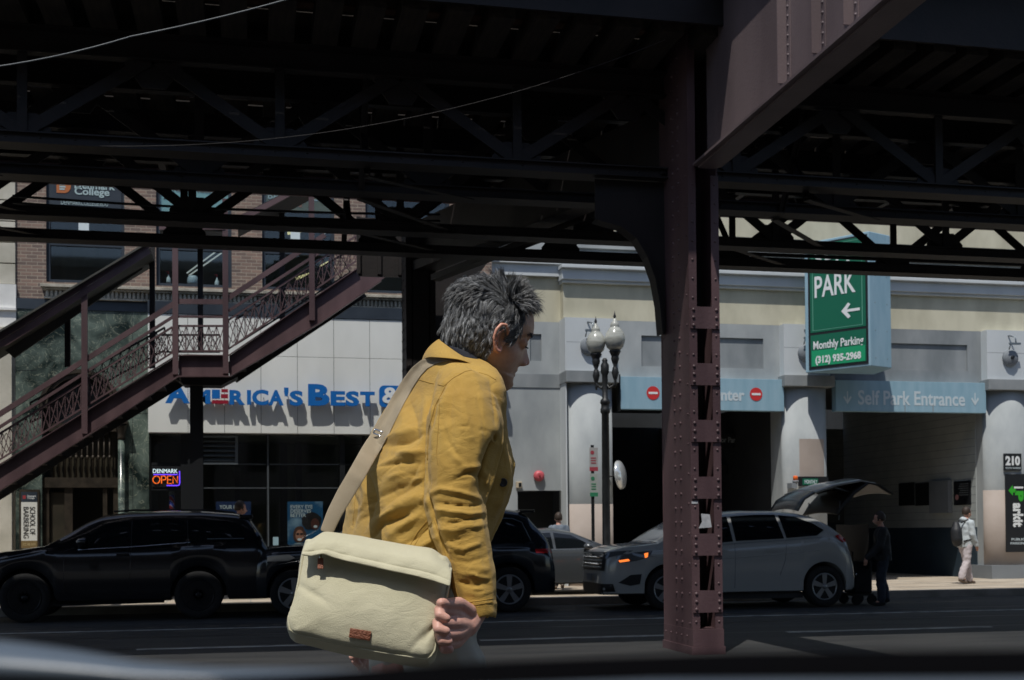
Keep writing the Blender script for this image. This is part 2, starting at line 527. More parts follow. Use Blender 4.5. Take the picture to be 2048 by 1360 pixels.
# ================================================================== elevated railway
HB = 5.25                                  # underside of the lattice trusses
HT = 6.55
TY = [13.38, 14.3, 15.82, 17.0]
PITCHX = 2.62
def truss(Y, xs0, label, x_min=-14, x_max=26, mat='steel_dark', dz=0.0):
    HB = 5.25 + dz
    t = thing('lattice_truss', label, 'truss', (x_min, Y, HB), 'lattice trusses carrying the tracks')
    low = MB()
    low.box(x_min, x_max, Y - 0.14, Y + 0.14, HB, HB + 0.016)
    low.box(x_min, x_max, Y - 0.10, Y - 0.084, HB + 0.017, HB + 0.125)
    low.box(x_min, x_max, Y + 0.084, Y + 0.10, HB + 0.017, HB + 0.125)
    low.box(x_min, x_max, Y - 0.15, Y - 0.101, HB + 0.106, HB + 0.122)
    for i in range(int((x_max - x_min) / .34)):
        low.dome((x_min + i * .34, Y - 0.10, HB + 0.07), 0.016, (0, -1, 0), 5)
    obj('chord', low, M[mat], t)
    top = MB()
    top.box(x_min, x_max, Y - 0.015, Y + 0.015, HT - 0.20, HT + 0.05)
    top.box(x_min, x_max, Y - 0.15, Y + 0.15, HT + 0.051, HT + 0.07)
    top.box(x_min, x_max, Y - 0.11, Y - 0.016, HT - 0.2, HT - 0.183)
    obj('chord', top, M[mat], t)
    n = 0
    x = xs0
    while x - PITCHX > x_min: x -= PITCHX
    z0, z1 = HB + 0.14, HT - 0.15
    while x < x_max:
        g = MB()
        g.prism([(-.28, 0), (.28, 0), (.28, .14), (.14, .30), (-.14, .30), (-.28, .14)], (x, Y - 0.012, HB + 0.05), (1, 0, 0), (0, 0, 1), (0, .024, 0))
        for k in range(5): g.dome((x - .2 + .1 * k, Y - .013, HB + .2), .016, (0, -1, 0), 5)
        obj('gusset', g, M[mat], t)
        g = MB()
        g.prism([(-.3, 0), (.3, 0), (.12, -.26), (-.12, -.26)], (x + PITCHX / 2, Y - 0.012, HT - .21), (1, 0, 0), (0, 0, 1), (0, .024, 0))
        obj('gusset', g, M[mat], t)
        p = MB(); p.box(x - .05, x + .05, Y - .05, Y - .035, z0, z1); p.box(x - .008, x + .008, Y - .033, Y + .05, z0, z1)
        obj('post', p, M[mat], t)
        for sgn in (-1, 1):
            d = MB()
            a = Vector((x, Y - .03, z0)); b = Vector((x + sgn * PITCHX / 2, Y - .03, z1))
            d.bar(a, b, 0.014, 0.13)
            off = Vector((0, .05, 0))
            d.bar(a + off, b + off, 0.07, 0.014)
            obj('diagonal', d, M[mat], t)
        x += PITCHX
    return t
truss(TY[0], at(560, 300, TY[0]).x, 'nearest lattice truss, its lower chord running highest across the picture past the big column', dz=.14)
truss(TY[1], at(560, 365, TY[1]).x - .9, 'second lattice truss behind the nearest one', dz=.07)
truss(TY[2], at(385, 440, TY[2]).x, 'third lattice truss, its gussets dark against the brick windows')
truss(TY[3], at(460, 480, TY[3]).x - .6, 'farthest lattice truss, the lowest dark chord across the shop fronts')

# cross frames between the trusses
def brace(x, label):
    t = thing('cross_brace', label, 'brace', (x, TY[0], HB), 'cross braces between the trusses')
    for a, b in ((0, 1), (2, 3)):
        for s in (0, 1):
            m_ = MB()
            z = (HB + .08, HT - .1)
            m_.bar((x, TY[a] + .1, z[s]), (x, TY[b] - .1, z[1 - s]), .07, .012)
            m_.bar((x + .03, TY[a] + .1, z[s]), (x + .03, TY[b] - .1, z[1 - s]), .012, .07)
            obj('angle_bar', m_, M['steel_dark'], t)
    for k in range(3):
        m_ = MB(); m_.bar((x, TY[k] + .1, HB + .04), (x + (PITCHX / 2), TY[k + 1] - .1, HB + .04), .09, .012)
        obj('angle_bar', m_, M['steel_dark'], t)
for i, x in enumerate(np.arange(-9.2, 24, 2 * PITCHX)):
    brace(x, ['cross brace at the left end over the staircase', 'cross brace above the green marble wall', 'cross brace above the blue letter sign', 'cross brace beside the big riveted column', 'cross brace above the double lamp post', 'cross brace above the green parking sign', 'cross brace at the right end'][min(i, 6)])

# tracks: ties and rails
def track(Y0, Y1, label, x0=-16, n=98):
    t = thing('railway_track', label, 'railway track', (x0, Y0, HT), 'tracks on the elevated railway')
    tm = MB(); tm.box(0, .27, Y0, Y1, HT + .075, HT + .27)
    me = tm.mesh('tie', M['tie'])
    for i in range(n):
        o = link('tie', me, t)
        o.matrix_parent_inverse = Matrix.Translation(Vector((x0, Y0, HT))).inverted()
        o.location = (x0 + i * .45 + random.uniform(-.03, .03), random.uniform(-.05, .05), 0)
    for yy in ((Y0 + Y1) / 2 - .72, (Y0 + Y1) / 2 + .72):
        r = MB(); r.box(x0, x0 + n * .45, yy - .07, yy + .07, HT + .272, HT + .29); r.box(x0, x0 + n * .45, yy - .01, yy + .01, HT + .29, HT + .4); r.box(x0, x0 + n * .45, yy - .035, yy + .035, HT + .4, HT + .44)
        obj('rail', r, M['rust'], t)
    for yy, hw in ((Y0 + .36, .42), (Y1 - .36, .42), ((Y0 + Y1) / 2, .5)):
        r = MB(); r.box(x0, x0 + n * .45, yy - hw, yy + hw, HT + .293, HT + .34)
        obj('guard_timber', r, M['tie'], t)
track(12.15, 14.75, 'near railway track seen from below, timber ties above the nearest truss')
track(15.1, 17.75, 'far railway track seen from below, timber ties above the farthest truss')
# walkway between and station platform beyond
pl = thing('station_platform', 'timber station platform behind the far track, dark from below', 'platform', (-16, 17.8, HT))
mb = MB()
for k in range(10): mb.box(-16, 28, 17.80 + k * .17, 17.80 + k * .17 + .155, HT + .46, HT + .51)
obj('plank_floor', mb, M['tie'], pl)
for i, x in enumerate(np.arange(-15.6, 28, 1.3)): obj('joist', MB().box(x, x + .1, 17.8, 19.5, HT + .25, HT + .458), M['steel_dark'], pl)
mb = MB(); mb.box(-16, 28, 19.501, 19.56, HT + .15, HT + .65)
obj('edge_beam', mb, M['steel'], pl)
mb = MB(); mb.box(-16, 28, 14.77, 15.08, HT + .08, HT + .13)
tag(obj('walkway', mb, M['tie']), 'narrow plank walkway between the two railway tracks', 'walkway')

mb = MB(); mb.box(-16, 28, 12.02, 12.06, HT + .12, HT + 1.2)
tag(obj('fascia_board', mb, M['steel_dark']), 'dark board along the near edge of the railway deck at the top of the picture', 'board')
npf = thing('shade_platform', 'unseen timber platform strip added to shade the near edge of the railway deck', 'platform', (-16, 11.4, HT + 1.2))  # out of view, added and sized to shade the deck edge and girder
mb = MB(); mb.box(-16, 28, 11.25, 12.5, HT + 1.21, HT + 1.27); obj('plank_floor', mb, M['tie'], npf)
for x in np.arange(-15.6, 28, 2.6): obj('joist', MB().box(x, x + .1, 11.3, 12.0, HT + 1.0, HT + 1.209), M['steel_dark'], npf)

# conduits and cables slung under the structure
def cable(name, pts, r, label, mat='wire', n=6, cat='cable'):
    m_ = MB(); m_.tube(pts, r, n)
    return tag(obj(name, m_, M[mat]), label, cat)
def sag(a, b, s, n=24):
    a, b = Vector(a), Vector(b)
    return [a.lerp(b, i / n) - Vector((0, 0, s * 4 * (i / n) * (1 - i / n))) for i in range(n + 1)]
A = at(-60, 140, 9.5); B = at(262, 73, 9.5); C_ = at(560, -8, 9.5); D_ = at(900, -110, 9.5)
m_ = M['wire_lit'] = new_mat('pale_cable', (0.07, 0.085, 0.095), 0.45)
cable('overhead_cable', sag(A, B, 0.03, 8) + sag(B, D_, 0.06, 14)[1:], 0.006, 'thin pale cable slanting across the top left corner', 'wire_lit')
cable('overhead_cable', sag(at(200, 292, 12.2), at(1330, 80, 11.9), .30, 40), 0.0028, 'thin dark cable sagging in front of the nearest truss', 'steel_dark')
for k, (y0, y1, YY, lb) in enumerate(((396, 425, 16.3, 'upper of two black cables crossing the brick wall below the trusses'), (409, 438, 16.3, 'lower of two black cables crossing the brick wall below the trusses'))):
    cable('slung_cable', sag(at(25, y0 - 4, YY), at(880, y1 + 4, YY), .05, 12), 0.017, lb)
for k, (y0, y1, lb) in enumerate(((505, 534, 'uppermost of three conduits under the right hand trusses'), (514, 545, 'middle one of three conduits under the right hand trusses'))):
    m_ = MB(); m_.tube([at(1437, y0, 17.9), at(2140, y1, 17.9)], .03, 8)
    tag(obj('conduit', m_, M['steel_dark']), lb, 'conduit')

# steel columns ------------------------------------------------------
def rivets(mb, p0, p1, step, axis, r=0.017):
    p0, p1 = Vector(p0), Vector(p1); L = (p1 - p0).length; n = int(L / step)
    for i in range(n + 1): mb.dome(p0.lerp(p1, i / max(n, 1)), r, axis, 6)
CX0, CY0 = at(1385, 1300, 12.62).x, 12.62     # near left corner of the front face
def column(cx, cy, label, zt=5.25, wx=0.345, dy=0.90, mat='steel', battens=True):
    """two riveted plate sides facing -X and +X, tied with batten plates on the faces towards -Y and +Y"""
    t = thing('steel_column', label, 'column', (cx + wx / 2, cy + dy / 2, 0), 'riveted steel columns of the elevated railway')
    for side, xx, nx in (('l', cx, -1), ('r', cx + wx, 1)):
        m_ = MB()
        a, b = (xx, xx + .02) if nx < 0 else (xx - .02, xx)
        m_.box(a, b, cy + .0, cy + dy, 0.28, zt + (2.3 if mat == 'steel' else 0))
        # angles along both edges
        for yy0, yy1 in ((cy - .018, cy - .0005), (cy + dy + .0005, cy + dy + .018)):
            xa, xb = (xx - .004, xx + .085) if nx < 0 else (xx - .085, xx + .004)
            m_.box(xa, xb, yy0, yy1, 0.28, zt + (2.3 if mat == 'steel' and xx == cx else 0))
        for yy in (cy + .30, cy + .48):
            rivets(m_, (xx, yy, .34), (xx, yy, zt + (2.2 if mat == 'steel' else -.05)), .155, (nx, 0, 0), .021)
        for yy in (cy + .045, cy + dy - .045):
            pass
        rivets(m_, (xx + .04 * -nx, cy - .018, .36), (xx + .04 * -nx, cy - .018, zt - .1), .207, (0, -1, 0), .015)
        rivets(m_, (xx, cy + .06, .34), (xx, cy + .06, zt), .31, (nx, 0, 0), .015)
        obj('side_plate', m_, M[mat], t)
    if mat == 'steel_dark': m_ = MB(); m_.box(cx + .1, cx + wx - .1, cy - .012, cy - .001, .28, zt); obj('front_plate', m_, M[mat], t)
    m_ = MB(); m_.box(cx + .021, cx + wx - .021, cy + dy * .5, cy + dy * .5 + .015, .28, zt)
    obj('web_plate', m_, M['steel_dark'], t)
    if battens:
        zz = .46; k = 0
        while zz < 3.9:
            for f, yy in ((-1, cy - .036), (1, cy + dy + .019)):
                m_ = MB(); m_.box(cx + .004, cx + wx - .004, yy, yy + .017, zz, zz + .24)
                if f < 0:
                    for xx in (cx + .04, cx + wx - .04):
                        for q in range(3): m_.dome((xx, yy, zz + .035 + q * .085), .021, (0, -1, 0), 6)
                obj('batten_plate', m_, M[mat], t)
            zz += .62; k += 1
    m_ = MB(); m_.box(cx - .02, cx + wx + .02, cy - .045, cy + dy + .03, 0, .09)
    m_.box(cx - .006, cx + wx + .006, cy - .038, cy + dy + .02, .091, .279)
    rivets(m_, (cx - .02, cy + .1, .2), (cx - .02, cy + dy - .1, .2), .14, (-1, 0, 0), .016)
    obj('base', m_, M[mat], t)
    return t
colA = column(CX0, CY0, 'tall riveted maroon column in the foreground between the garage openings')
m_ = MB()
pz = at(1398, 1040, CY0 - .05).z
m_.prism([(0, 0), (.15, .01), (.13, .15), (.03, .16), (.04, .07)], (CX0 + .07, CY0 - .0392, pz - .09), (1, 0, 0), (0, 0, 1), (0, -.002, 0))
tag(obj('torn_notice', m_, M['paper']), 'torn pale paper notice stuck on the riveted column', 'notice')
m_ = MB(); p = at(1374, 1004, CY0 - .05); m_.box(CX0 + .0, CX0 + .07, CY0 - .0225, CY0 - .0192, p.z - .018, p.z + .008)
tag(obj('sticker', m_, M['paper']), 'small white sticker on the edge of the riveted column', 'sticker')

far = at(812, 560, 19.0)
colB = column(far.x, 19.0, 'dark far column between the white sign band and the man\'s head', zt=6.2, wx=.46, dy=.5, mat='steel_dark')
# curved knee bracket on the left of the near column, in the plane of the truss
kb = thing('knee_bracket', 'curved steel knee bracket joining the big column to the trusses', 'bracket', (CX0, 13.4, 4))
prof = []
for (u, v) in ((1322, 668), (1317, 610), (1308, 560), (1292, 515), (1270, 478), (1240, 455), (1205, 445), (1190, 440)):
    p = at(u, v, 13.4); prof.append((p.x, p.z))
outer = [(CX0 - .001, prof[0][1]), (CX0 - .001, HB + .13), (prof[-1][0], HB + .13)]
m_ = MB(); m_.prism(outer + prof[::-1], (0, 13.39, 0), (1, 0, 0), (0, 0, 1), (0, .02, 0))
obj('web', m_, M['steel_dark'], kb)
m_ = MB()
for i in range(len(prof) - 1):
    a, b = prof[i], prof[i + 1]
    m_.bar((a[0] - .008, 13.4, a[1] - .008), (b[0] - .008, 13.4, b[1] - .008), .2, .018, Vector((0.3, 0, 1)))
obj('flange', m_, M['steel_dark'], kb)

# transverse girder towards the camera -------------------------------
GX = at(1384, 330, 12.6).x + .02
gz = at(1384, 333, 12.6).z
g = thing('plate_girder', 'big sunlit maroon plate girder slanting out of the top of the frame', 'girder', (GX, 6, gz))
m_ = MB(); m_.box(GX + .14, GX + .16, 1.0, 12.55, gz + .03, gz + 1.75)
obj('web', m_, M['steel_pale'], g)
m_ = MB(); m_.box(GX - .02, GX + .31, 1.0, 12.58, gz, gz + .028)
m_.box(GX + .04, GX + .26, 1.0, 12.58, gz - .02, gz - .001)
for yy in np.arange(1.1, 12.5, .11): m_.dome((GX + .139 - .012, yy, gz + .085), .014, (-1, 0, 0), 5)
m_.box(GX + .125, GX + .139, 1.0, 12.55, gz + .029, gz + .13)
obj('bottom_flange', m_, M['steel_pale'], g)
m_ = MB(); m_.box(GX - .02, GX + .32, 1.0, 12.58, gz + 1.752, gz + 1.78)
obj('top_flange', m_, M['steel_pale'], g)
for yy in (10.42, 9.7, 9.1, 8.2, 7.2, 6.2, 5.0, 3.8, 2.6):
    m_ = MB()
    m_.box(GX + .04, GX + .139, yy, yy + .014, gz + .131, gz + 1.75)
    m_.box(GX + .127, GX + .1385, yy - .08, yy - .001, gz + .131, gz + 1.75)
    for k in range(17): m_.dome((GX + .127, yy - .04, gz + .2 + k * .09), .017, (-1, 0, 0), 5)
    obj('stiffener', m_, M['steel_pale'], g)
for ch in g.children:            # the girder runs a degree off square to the tracks
    for v in ch.data.vertices: v.co.x += (v.co.y - 12.58) * .0173
# two long bracing rods whose shadow falls on the girder
m_ = MB()
a = Vector((GX - 1.2, 9.9, gz + 2.6))
# transverse girder on to the far column
g2 = thing('cross_girder', 'dark cross girder running from the big column back to the far column', 'girder', (CX0, 13.3, 5.4))
a = Vector((CX0 + .1, 13.3, 0)); b = Vector((far.x + .25, 19.1, 0))
def gb(z0, z1, w, m_):
    dx = (b - a).normalized(); sx = Vector((dx.y, -dx.x, 0)) * w / 2
    m_.hexa([(a - sx) + Vector((0, 0, z0)), (a + sx) + Vector((0, 0, z0)), (b + sx) + Vector((0, 0, z0 + .18)), (b - sx) + Vector((0, 0, z0 + .18)),
             (a - sx) + Vector((0, 0, z1)), (a + sx) + Vector((0, 0, z1)), (b + sx) + Vector((0, 0, z1)), (b - sx) + Vector((0, 0, z1))])
m_ = MB(); gb(5.47, 6.3, .02, m_); obj('web', m_, M['steel_dark'], g2)
m_ = MB(); gb(5.44, 5.468, .36, m_); obj('bottom_flange', m_, M['steel_dark'], g2)
# diagonal strut under the far bay
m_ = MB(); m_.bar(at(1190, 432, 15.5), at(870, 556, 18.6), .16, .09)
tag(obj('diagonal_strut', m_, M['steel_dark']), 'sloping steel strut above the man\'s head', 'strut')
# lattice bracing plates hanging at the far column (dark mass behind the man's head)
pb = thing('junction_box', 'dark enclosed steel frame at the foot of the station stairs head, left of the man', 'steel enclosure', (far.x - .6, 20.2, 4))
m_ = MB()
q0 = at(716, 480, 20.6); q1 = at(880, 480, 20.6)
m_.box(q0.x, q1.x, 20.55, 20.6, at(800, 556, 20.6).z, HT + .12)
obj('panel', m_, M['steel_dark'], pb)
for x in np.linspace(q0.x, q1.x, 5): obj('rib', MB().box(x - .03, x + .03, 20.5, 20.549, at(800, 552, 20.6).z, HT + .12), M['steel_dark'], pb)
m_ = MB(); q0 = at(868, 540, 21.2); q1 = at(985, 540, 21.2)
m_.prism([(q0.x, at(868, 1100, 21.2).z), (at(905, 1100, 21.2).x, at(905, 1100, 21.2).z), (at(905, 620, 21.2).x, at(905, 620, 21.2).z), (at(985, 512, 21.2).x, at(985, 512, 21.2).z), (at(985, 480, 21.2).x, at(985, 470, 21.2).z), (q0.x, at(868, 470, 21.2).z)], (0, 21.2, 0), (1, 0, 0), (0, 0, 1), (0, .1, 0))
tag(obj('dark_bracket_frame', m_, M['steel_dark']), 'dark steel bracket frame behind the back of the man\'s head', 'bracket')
# ================================================================== building on the left (brick over green marble)
FY = 26.5
def wall_rects(mb, X0, X1, Z0, Z1, holes, y0, y1):
    """a wall slab with rectangular openings, cut into butted boxes"""
    xs = sorted(set([X0, X1] + [h[0] for h in holes] + [h[1] for h in holes]))
    for a, b in zip(xs[:-1], xs[1:]):
        hs = sorted([(h[2], h[3]) for h in holes if h[0] <= a + 1e-6 and h[1] >= b - 1e-6])
        z = Z0
        for h0, h1 in hs:
            if h0 > z + 1e-6: mb.box(a, b, y0, y1, z, h0)
            z = max(z, h1)
        if z < Z1: mb.box(a, b, y0, y1, z, Z1)
    return mb

bld = thing('brick_building', 'brown brick building over a green marble ground floor, seen behind the stairs', 'building', (0, FY, 0))
xL = at(32, 700, FY).x; xR = at(985, 700, FY).x
zF0 = at(170, 622, FY).z; zF1 = at(170, 601, FY).z       # dark fascia
zBand0 = at(550, 869, FY).z; zBand1 = at(550, 639, FY).z
xS = at(298, 760, FY).x
# upper brick wall with windows
W1 = rect(92, 300, 249, 568, FY); W2 = rect(312, 300, 463, 578, FY); W3 = rect(524, 300, 669, 590, FY); W4 = rect(731, 300, 900, 600, FY)
zW = W1[2]; ws = []
for w in (W1, W2, W3, W4): ws.append((w[0], w[1], zW + .02, zW + 2.75))
mb = MB(); wall_rects(mb, xL, xR, zF1, 9.5, ws, FY, FY + .35)
obj('brick_wall', mb, M['brick'], bld)
mb = MB(); mb.box(xL, xR, FY + 3.2, FY + 3.3, 0, 9.5); mb.box(xL, xR, FY + .36, FY + 3.2, zF1 - .1, zF1); mb.box(xL, xR, FY + .36, FY + 3.2, 9.4, 9.5)
obj('inner_walls', mb, M['void'], bld)
desc = ['window with the college sign across its top', 'window with the pale teal poster', 'window with the gold lettered poster behind the upper stairs', 'darkest window, beside the far column']
for i, (a, b, z0, z1) in enumerate(ws):
    mb = MB(); f = .07; y = FY + .08
    mb.box(a, b, y, y + .1, z0, z0 + f); mb.box(a, a + f, y, y + .1, z0 + f, z1); mb.box(b - f, b, y, y + .1, z0 + f, z1)
    mb.box(a + f, b - f, y, y + .1, z0 + .78, z0 + .84)
    mb.box(a + f, b - f, y + .002, y + .1, z0 + 1.52, z0 + 1.57)
    fr = obj('window', mb, M['fascia'], bld, desc[i])
    mb = MB(); mb.box(a + f, b - f, y + .05, y + .056, z0 + f, z1)
    obj('pane', mb, M['clear'], fr)
    mb = MB(); mb.box(a + f, b - f, y + .75, y + .78, z0 + .02, z1)
    mb.mat(M['void'])
# things seen inside the panes
M['interior'] = rough_mat('dim_room_wall', (0.10, 0.10, 0.08), (0.035, 0.042, 0.042), .8, 0.9, stretch=(2, 1, .3))
for i, (a, b, z0, z1) in enumerate(ws):
    mb = MB(); mb.box(a - .2, b + .2, FY + 1.6, FY + 1.65, z0, z1)
    obj('room_partition', mb, M['interior'], bld)
# window sill ledge with flutes
zl1 = at(450, 579, FY - .25).z; zl0 = at(450, 607, FY - .1).z
x0 = at(84, 590, FY).x
mb = MB()
mb.box(x0, xR, FY - .26, FY, zl1 - .06, zl1)
mb.box(x0 + .04, xR, FY - .20, FY, zl1 - .10, zl1 - .061)
mb.box(x0 + .08, xR, FY - .10, FY, zl0, zl1 - .101)
n = int((xR - x0) / .085)
for k in range(n):
    xx = x0 + .1 + k * .085
    mb.box(xx, xx + .05, FY - .155, FY - .101, zl0 + .03, zl1 - .105)
mb.box(x0 + .06, xR, FY - .16, FY - .102, zl0 - .015, zl0 + .025)
obj('sill_ledge', mb, M['ledge'], bld, bevel=.006)
# fascia
mb = MB(); mb.box(xL, xS, FY - .08, FY + .1, zF0, zF1); mb.box(xS, xR, FY - .32, FY + .1, zBand1 + .01, zF1 - .02)
mb.box(xL, xR, FY - .33, FY - .081, zF1 - .08, zF1 - .03) if False else None
obj('dark_fascia', mb, M['fascia'], bld)
# marble ground floor with an arched doorway
mar = MB()
dx0 = at(85, 1000, FY).x; dx1 = at(238, 1000, FY).x; zc = at(162, 818, FY).z
R_ = (dx1 - dx0) / 2; cx = (dx0 + dx1) / 2
mar.box(xL, dx0, FY - .06, FY + .3, .13, zc); mar.box(dx1, xS, FY - .06, FY + .3, .13, zc)
N = 24
arc = [(cx - R_ * math.cos(math.pi * k / N), zc + R_ * math.sin(math.pi * k / N)) for k in range(N + 1)]
for k in range(N):
    (ax_, az_), (bx_, bz_) = arc[k], arc[k + 1]
    mar.prism([(ax_, az_), (bx_, bz_), (bx_, zF0 - .001), (ax_, zF0 - .001)], (0, FY - .06, 0), (1, 0, 0), (0, 0, 1), (0, .36, 0))
mar.box(xL, dx0 - .0005, FY - .06, FY + .3, zc + .0005, zF0 - .001); mar.box(dx1 + .0005, xS, FY - .06, FY + .3, zc + .0005, zF0 - .001)
obj('marble_wall', mar, M['marble'], bld)
M['bronze'] = rough_mat('dark_bronze', (0.025, 0.02, 0.014), (0.055, 0.043, 0.03), 6, 0.5, metal=0.5)
mb = MB()
for k in range(N):
    a = math.pi * k / N; b2 = math.pi * (k + 1) / N
    for r0, r1, d in ((R_ - .10, R_ + .0, .03), (R_ - .02, R_ + .06, .06)):
        mb.prism([(cx - r0 * math.cos(a), zc + r0 * math.sin(a)), (cx - r1 * math.cos(a), zc + r1 * math.sin(a)), (cx - r1 * math.cos(b2), zc + r1 * math.sin(b2)), (cx - r0 * math.cos(b2), zc + r0 * math.sin(b2))], (0, FY - .061 - d, 0), (1, 0, 0), (0, 0, 1), (0, d, 0))
obj('arch_moulding', mb, M['bronze'], bld)
# pale joints in the marble
mb = MB()
for px_ in (135, 265): xx = at(px_, 700, FY).x; mb.box(xx, xx + .008, FY - .0625, FY - .06, .13, zF0) if px_ == 265 else None
zz = at(280, 828, FY).z; mb.box(dx1 + .1, xS, FY - .0625, FY - .06, zz, zz + .008)
zz = at(60, 742, FY).z; mb.box(xL, xS - 2.2, FY - .0625, FY - .06, zz, zz + .008)
obj('marble_joint', mb, M['frame'], bld)
# the doorway: dark door, frame, lit transom
dr = obj('entrance', MB().box(dx0 + .001, dx1 - .001, FY + 1.3, FY + 1.35, .13, zc + R_), M['void'], bld)
mb = MB()
zt_ = at(160, 862, FY).z; zm = at(160, 955, FY).z; zm2 = at(160, 975, FY).z
yy = FY + .05
obj('transom_bar', MB().box(dx0 + .001, dx1 - .001, yy, yy + .2, zt_ - .0, zt_ + .16), M['bronze'], dr); mb.box(dx0 + .001, dx1 - .001, yy - .04, yy + .2, zm2, zm)
mb.box(dx0 + .001, dx0 + .12, yy + .01, yy + .19, .13, zm2 - .001); mb.box(dx1 - .12, dx1 - .001, yy + .01, yy + .19, .13, zm2 - .001)
xm = at(128, 1050, FY).x
mb.box(xm, xm + .16, yy + .01, yy + .18, .13, zm2 - .001)
mb.box(at(205, 1050, FY).x, at(214, 1050, FY).x, yy + .01, yy + .18, .13, zm2 - .001)
obj('door_frame', mb, M['bronze'], dr)
mb = MB()
for k in range(11):
    xx = dx0 + .2 + k * (dx1 - dx0 - .4) / 10
    mb.tube([(xx, yy + .1, zm + .001), (xx, yy + .1, zt_)], .017, 6)
    mb.lathe([(.017, 0), (.034, .03), (.034, .06), (.017, .09)], (xx, yy + .1, (zm + zt_) / 2 - .1), 8)
obj('spindle_grille', mb, M['bronze'], dr)
M['warm_glass'] = rough_mat('dim_tan_glass', (0.05, 0.043, 0.03), (0.03, 0.027, 0.02), 2, 0.25)
mb = MB(); mb.box(dx0 + .1, dx1 - .1, yy + .21, yy + .22, zm, zt_); mb.box(dx0 + .13, xm, yy + .1, yy + .105, .3, zm2 - .1)
obj('door_glass', mb, M['warm_glass'], dr)
mb = MB(); mb.box(dx0 + .1, dx1 - .1, yy + .1, yy + .11, zt_ + .17, zc + R_ * .7); 
obj('arch_panel', mb, M['frame'], dr)
me = fit_text('BUILDING', dx0 + .3, dx1 - .35, zc + .12, zc + .3, yy + .099)
obj('arch_lettering', me, M['bronze'], dr)
lt = emit_mat('fluorescent_tube', (1.0, .95, .75), 2.2)
for (u0, u1, v) in ((192, 220, 864), (176, 207, 875)):
    a = at(u0, v, FY + .75); b = at(u1, v, FY + .75)
    mb = MB(); mb.box(a.x, b.x, FY + .74, FY + .78, a.z - .012, a.z + .012)
    tag(obj('ceiling_light', mb, lt), 'upper glowing strip light inside the arched doorway' if v < 870 else 'lower glowing strip light inside the arched doorway', 'light')
# slim engaged column beside the door
ec = thing('pilaster_column', 'slim carved column at the right side of the arched doorway', 'column', (at(244, 1000, FY).x, FY - .15, .13))
c0 = at(243, 1000, FY - .15); ztop = at(243, 835, FY - .15).z
mb = MB(); mb.lathe([(.10, 0), (.10, .1), (.075, .14), (.07, .5), (.066, ztop - .6)], (c0.x, FY - .16, .13), 14)
obj('shaft', mb, M['marble'], ec)
mb = MB(); mb.lathe([(.066, 0), (.085, .03), (.075, .06), (.09, .16), (.12, .27), (.12, .32)], (c0.x, FY - .16, ztop - .46), 14)
mb.box(c0.x - .14, c0.x + .14, FY - .3, FY - .062, ztop - .139, ztop - .08)
obj('capital', mb, M['bronze'], ec)
# barbering notice in its frame
r = rect(43, 984, 75, 1096, FY - .07)
sg = thing('wall_sign', 'narrow framed upright wall sign beside the arched door', 'sign', (r[0], FY - .1, r[2]))
mb = MB(); mb.box(r[0] - .04, r[1] + .04, FY - .10, FY - .061, r[2] - .03, r[3] + .05); obj('frame', mb, M['bronze'], sg)
zt1 = r[3] - (r[3] - r[2]) * .18; zb1 = r[2] + (r[3] - r[2]) * .13
mb = MB(); mb.box(r[0], r[1], FY - .106, FY - .1005, zt1, r[3]); obj('top_panel', mb, M['fascia'], sg)
mb = MB(); mb.box(r[0], r[1], FY - .106, FY - .1005, zb1, zt1 - .002); obj('white_panel', mb, new_mat('ivory_panel', (.62, .62, .57), .5), sg)
mb = MB(); mb.box(r[0], r[1], FY - .106, FY - .1005, r[2], zb1 - .002); obj('bottom_panel', mb, new_mat('ochre_panel', (.19, .13, .05), .5), sg)
wt = M['sign_white']
obj('lettering', fit_text('Denmark', r[0] + .12, r[1] - .02, r[3] - .105, r[3] - .065, FY - .107, .01), wt, sg)
obj('lettering', fit_text('College', r[0] + .12, r[1] - .05, r[3] - .15, r[3] - .11, FY - .107, .01), wt, sg)
mb = MB(); mb.box(r[0] + .03, r[0] + .09, FY - .108, FY - .1065, r[3] - .14, r[3] - .07); obj('emblem', mb, M['dark_red'], sg)
H_ = zt1 - zb1; Wd = r[1] - r[0]
# words run downwards: text axis is -Z, text up is +X
for s_, xa, xb in (('SCHOOL OF', r[0] + Wd * .54, r[0] + Wd * .88), ('BARBERING', r[0] + Wd * .14, r[0] + Wd * .47)):
    obj('lettering', fit_text(s_, .10, H_ - .05 if s_[0] == 'B' else H_ - .12, xa, xb, 0, 0.005, ax=(0, 0, -1), az=(1, 0, 0), origin=(0, FY - .107, zt1)), M['black'], sg)
obj('lettering', fit_text('312.386.9000', r[0] + .03, r[1] - .03, r[2] + .05, r[2] + .1, FY - .107, .0), new_mat('gold_letters', (.5, .4, .2), .5), sg)

# white panel sign band with joints
mb = MB()
xb1 = xR
pxs = [at(u, 790, FY - .3).x for u in (376, 449, 522, 595, 668, 740, 812, 885)]
edges = [xS] + pxs
zj = at(600, 714, FY - .3).z
for a, b in zip(edges[:-1], edges[1:]):
    mb.box(a + .004, b - .004, FY - .30, FY - .05, zBand0, zj - .004); mb.box(a + .004, b - .004, FY - .30, FY - .05, zj + .004, zBand1)
band = obj('white_sign_band', mb, M['panel'], bld, bevel=.003)
mb = MB(); mb.box(xS + .01, pxs[-1] - .01, FY - .28, FY - .06, zBand0 + .01, zBand1 - .01); obj('band_backing', mb, M['frame'], bld)
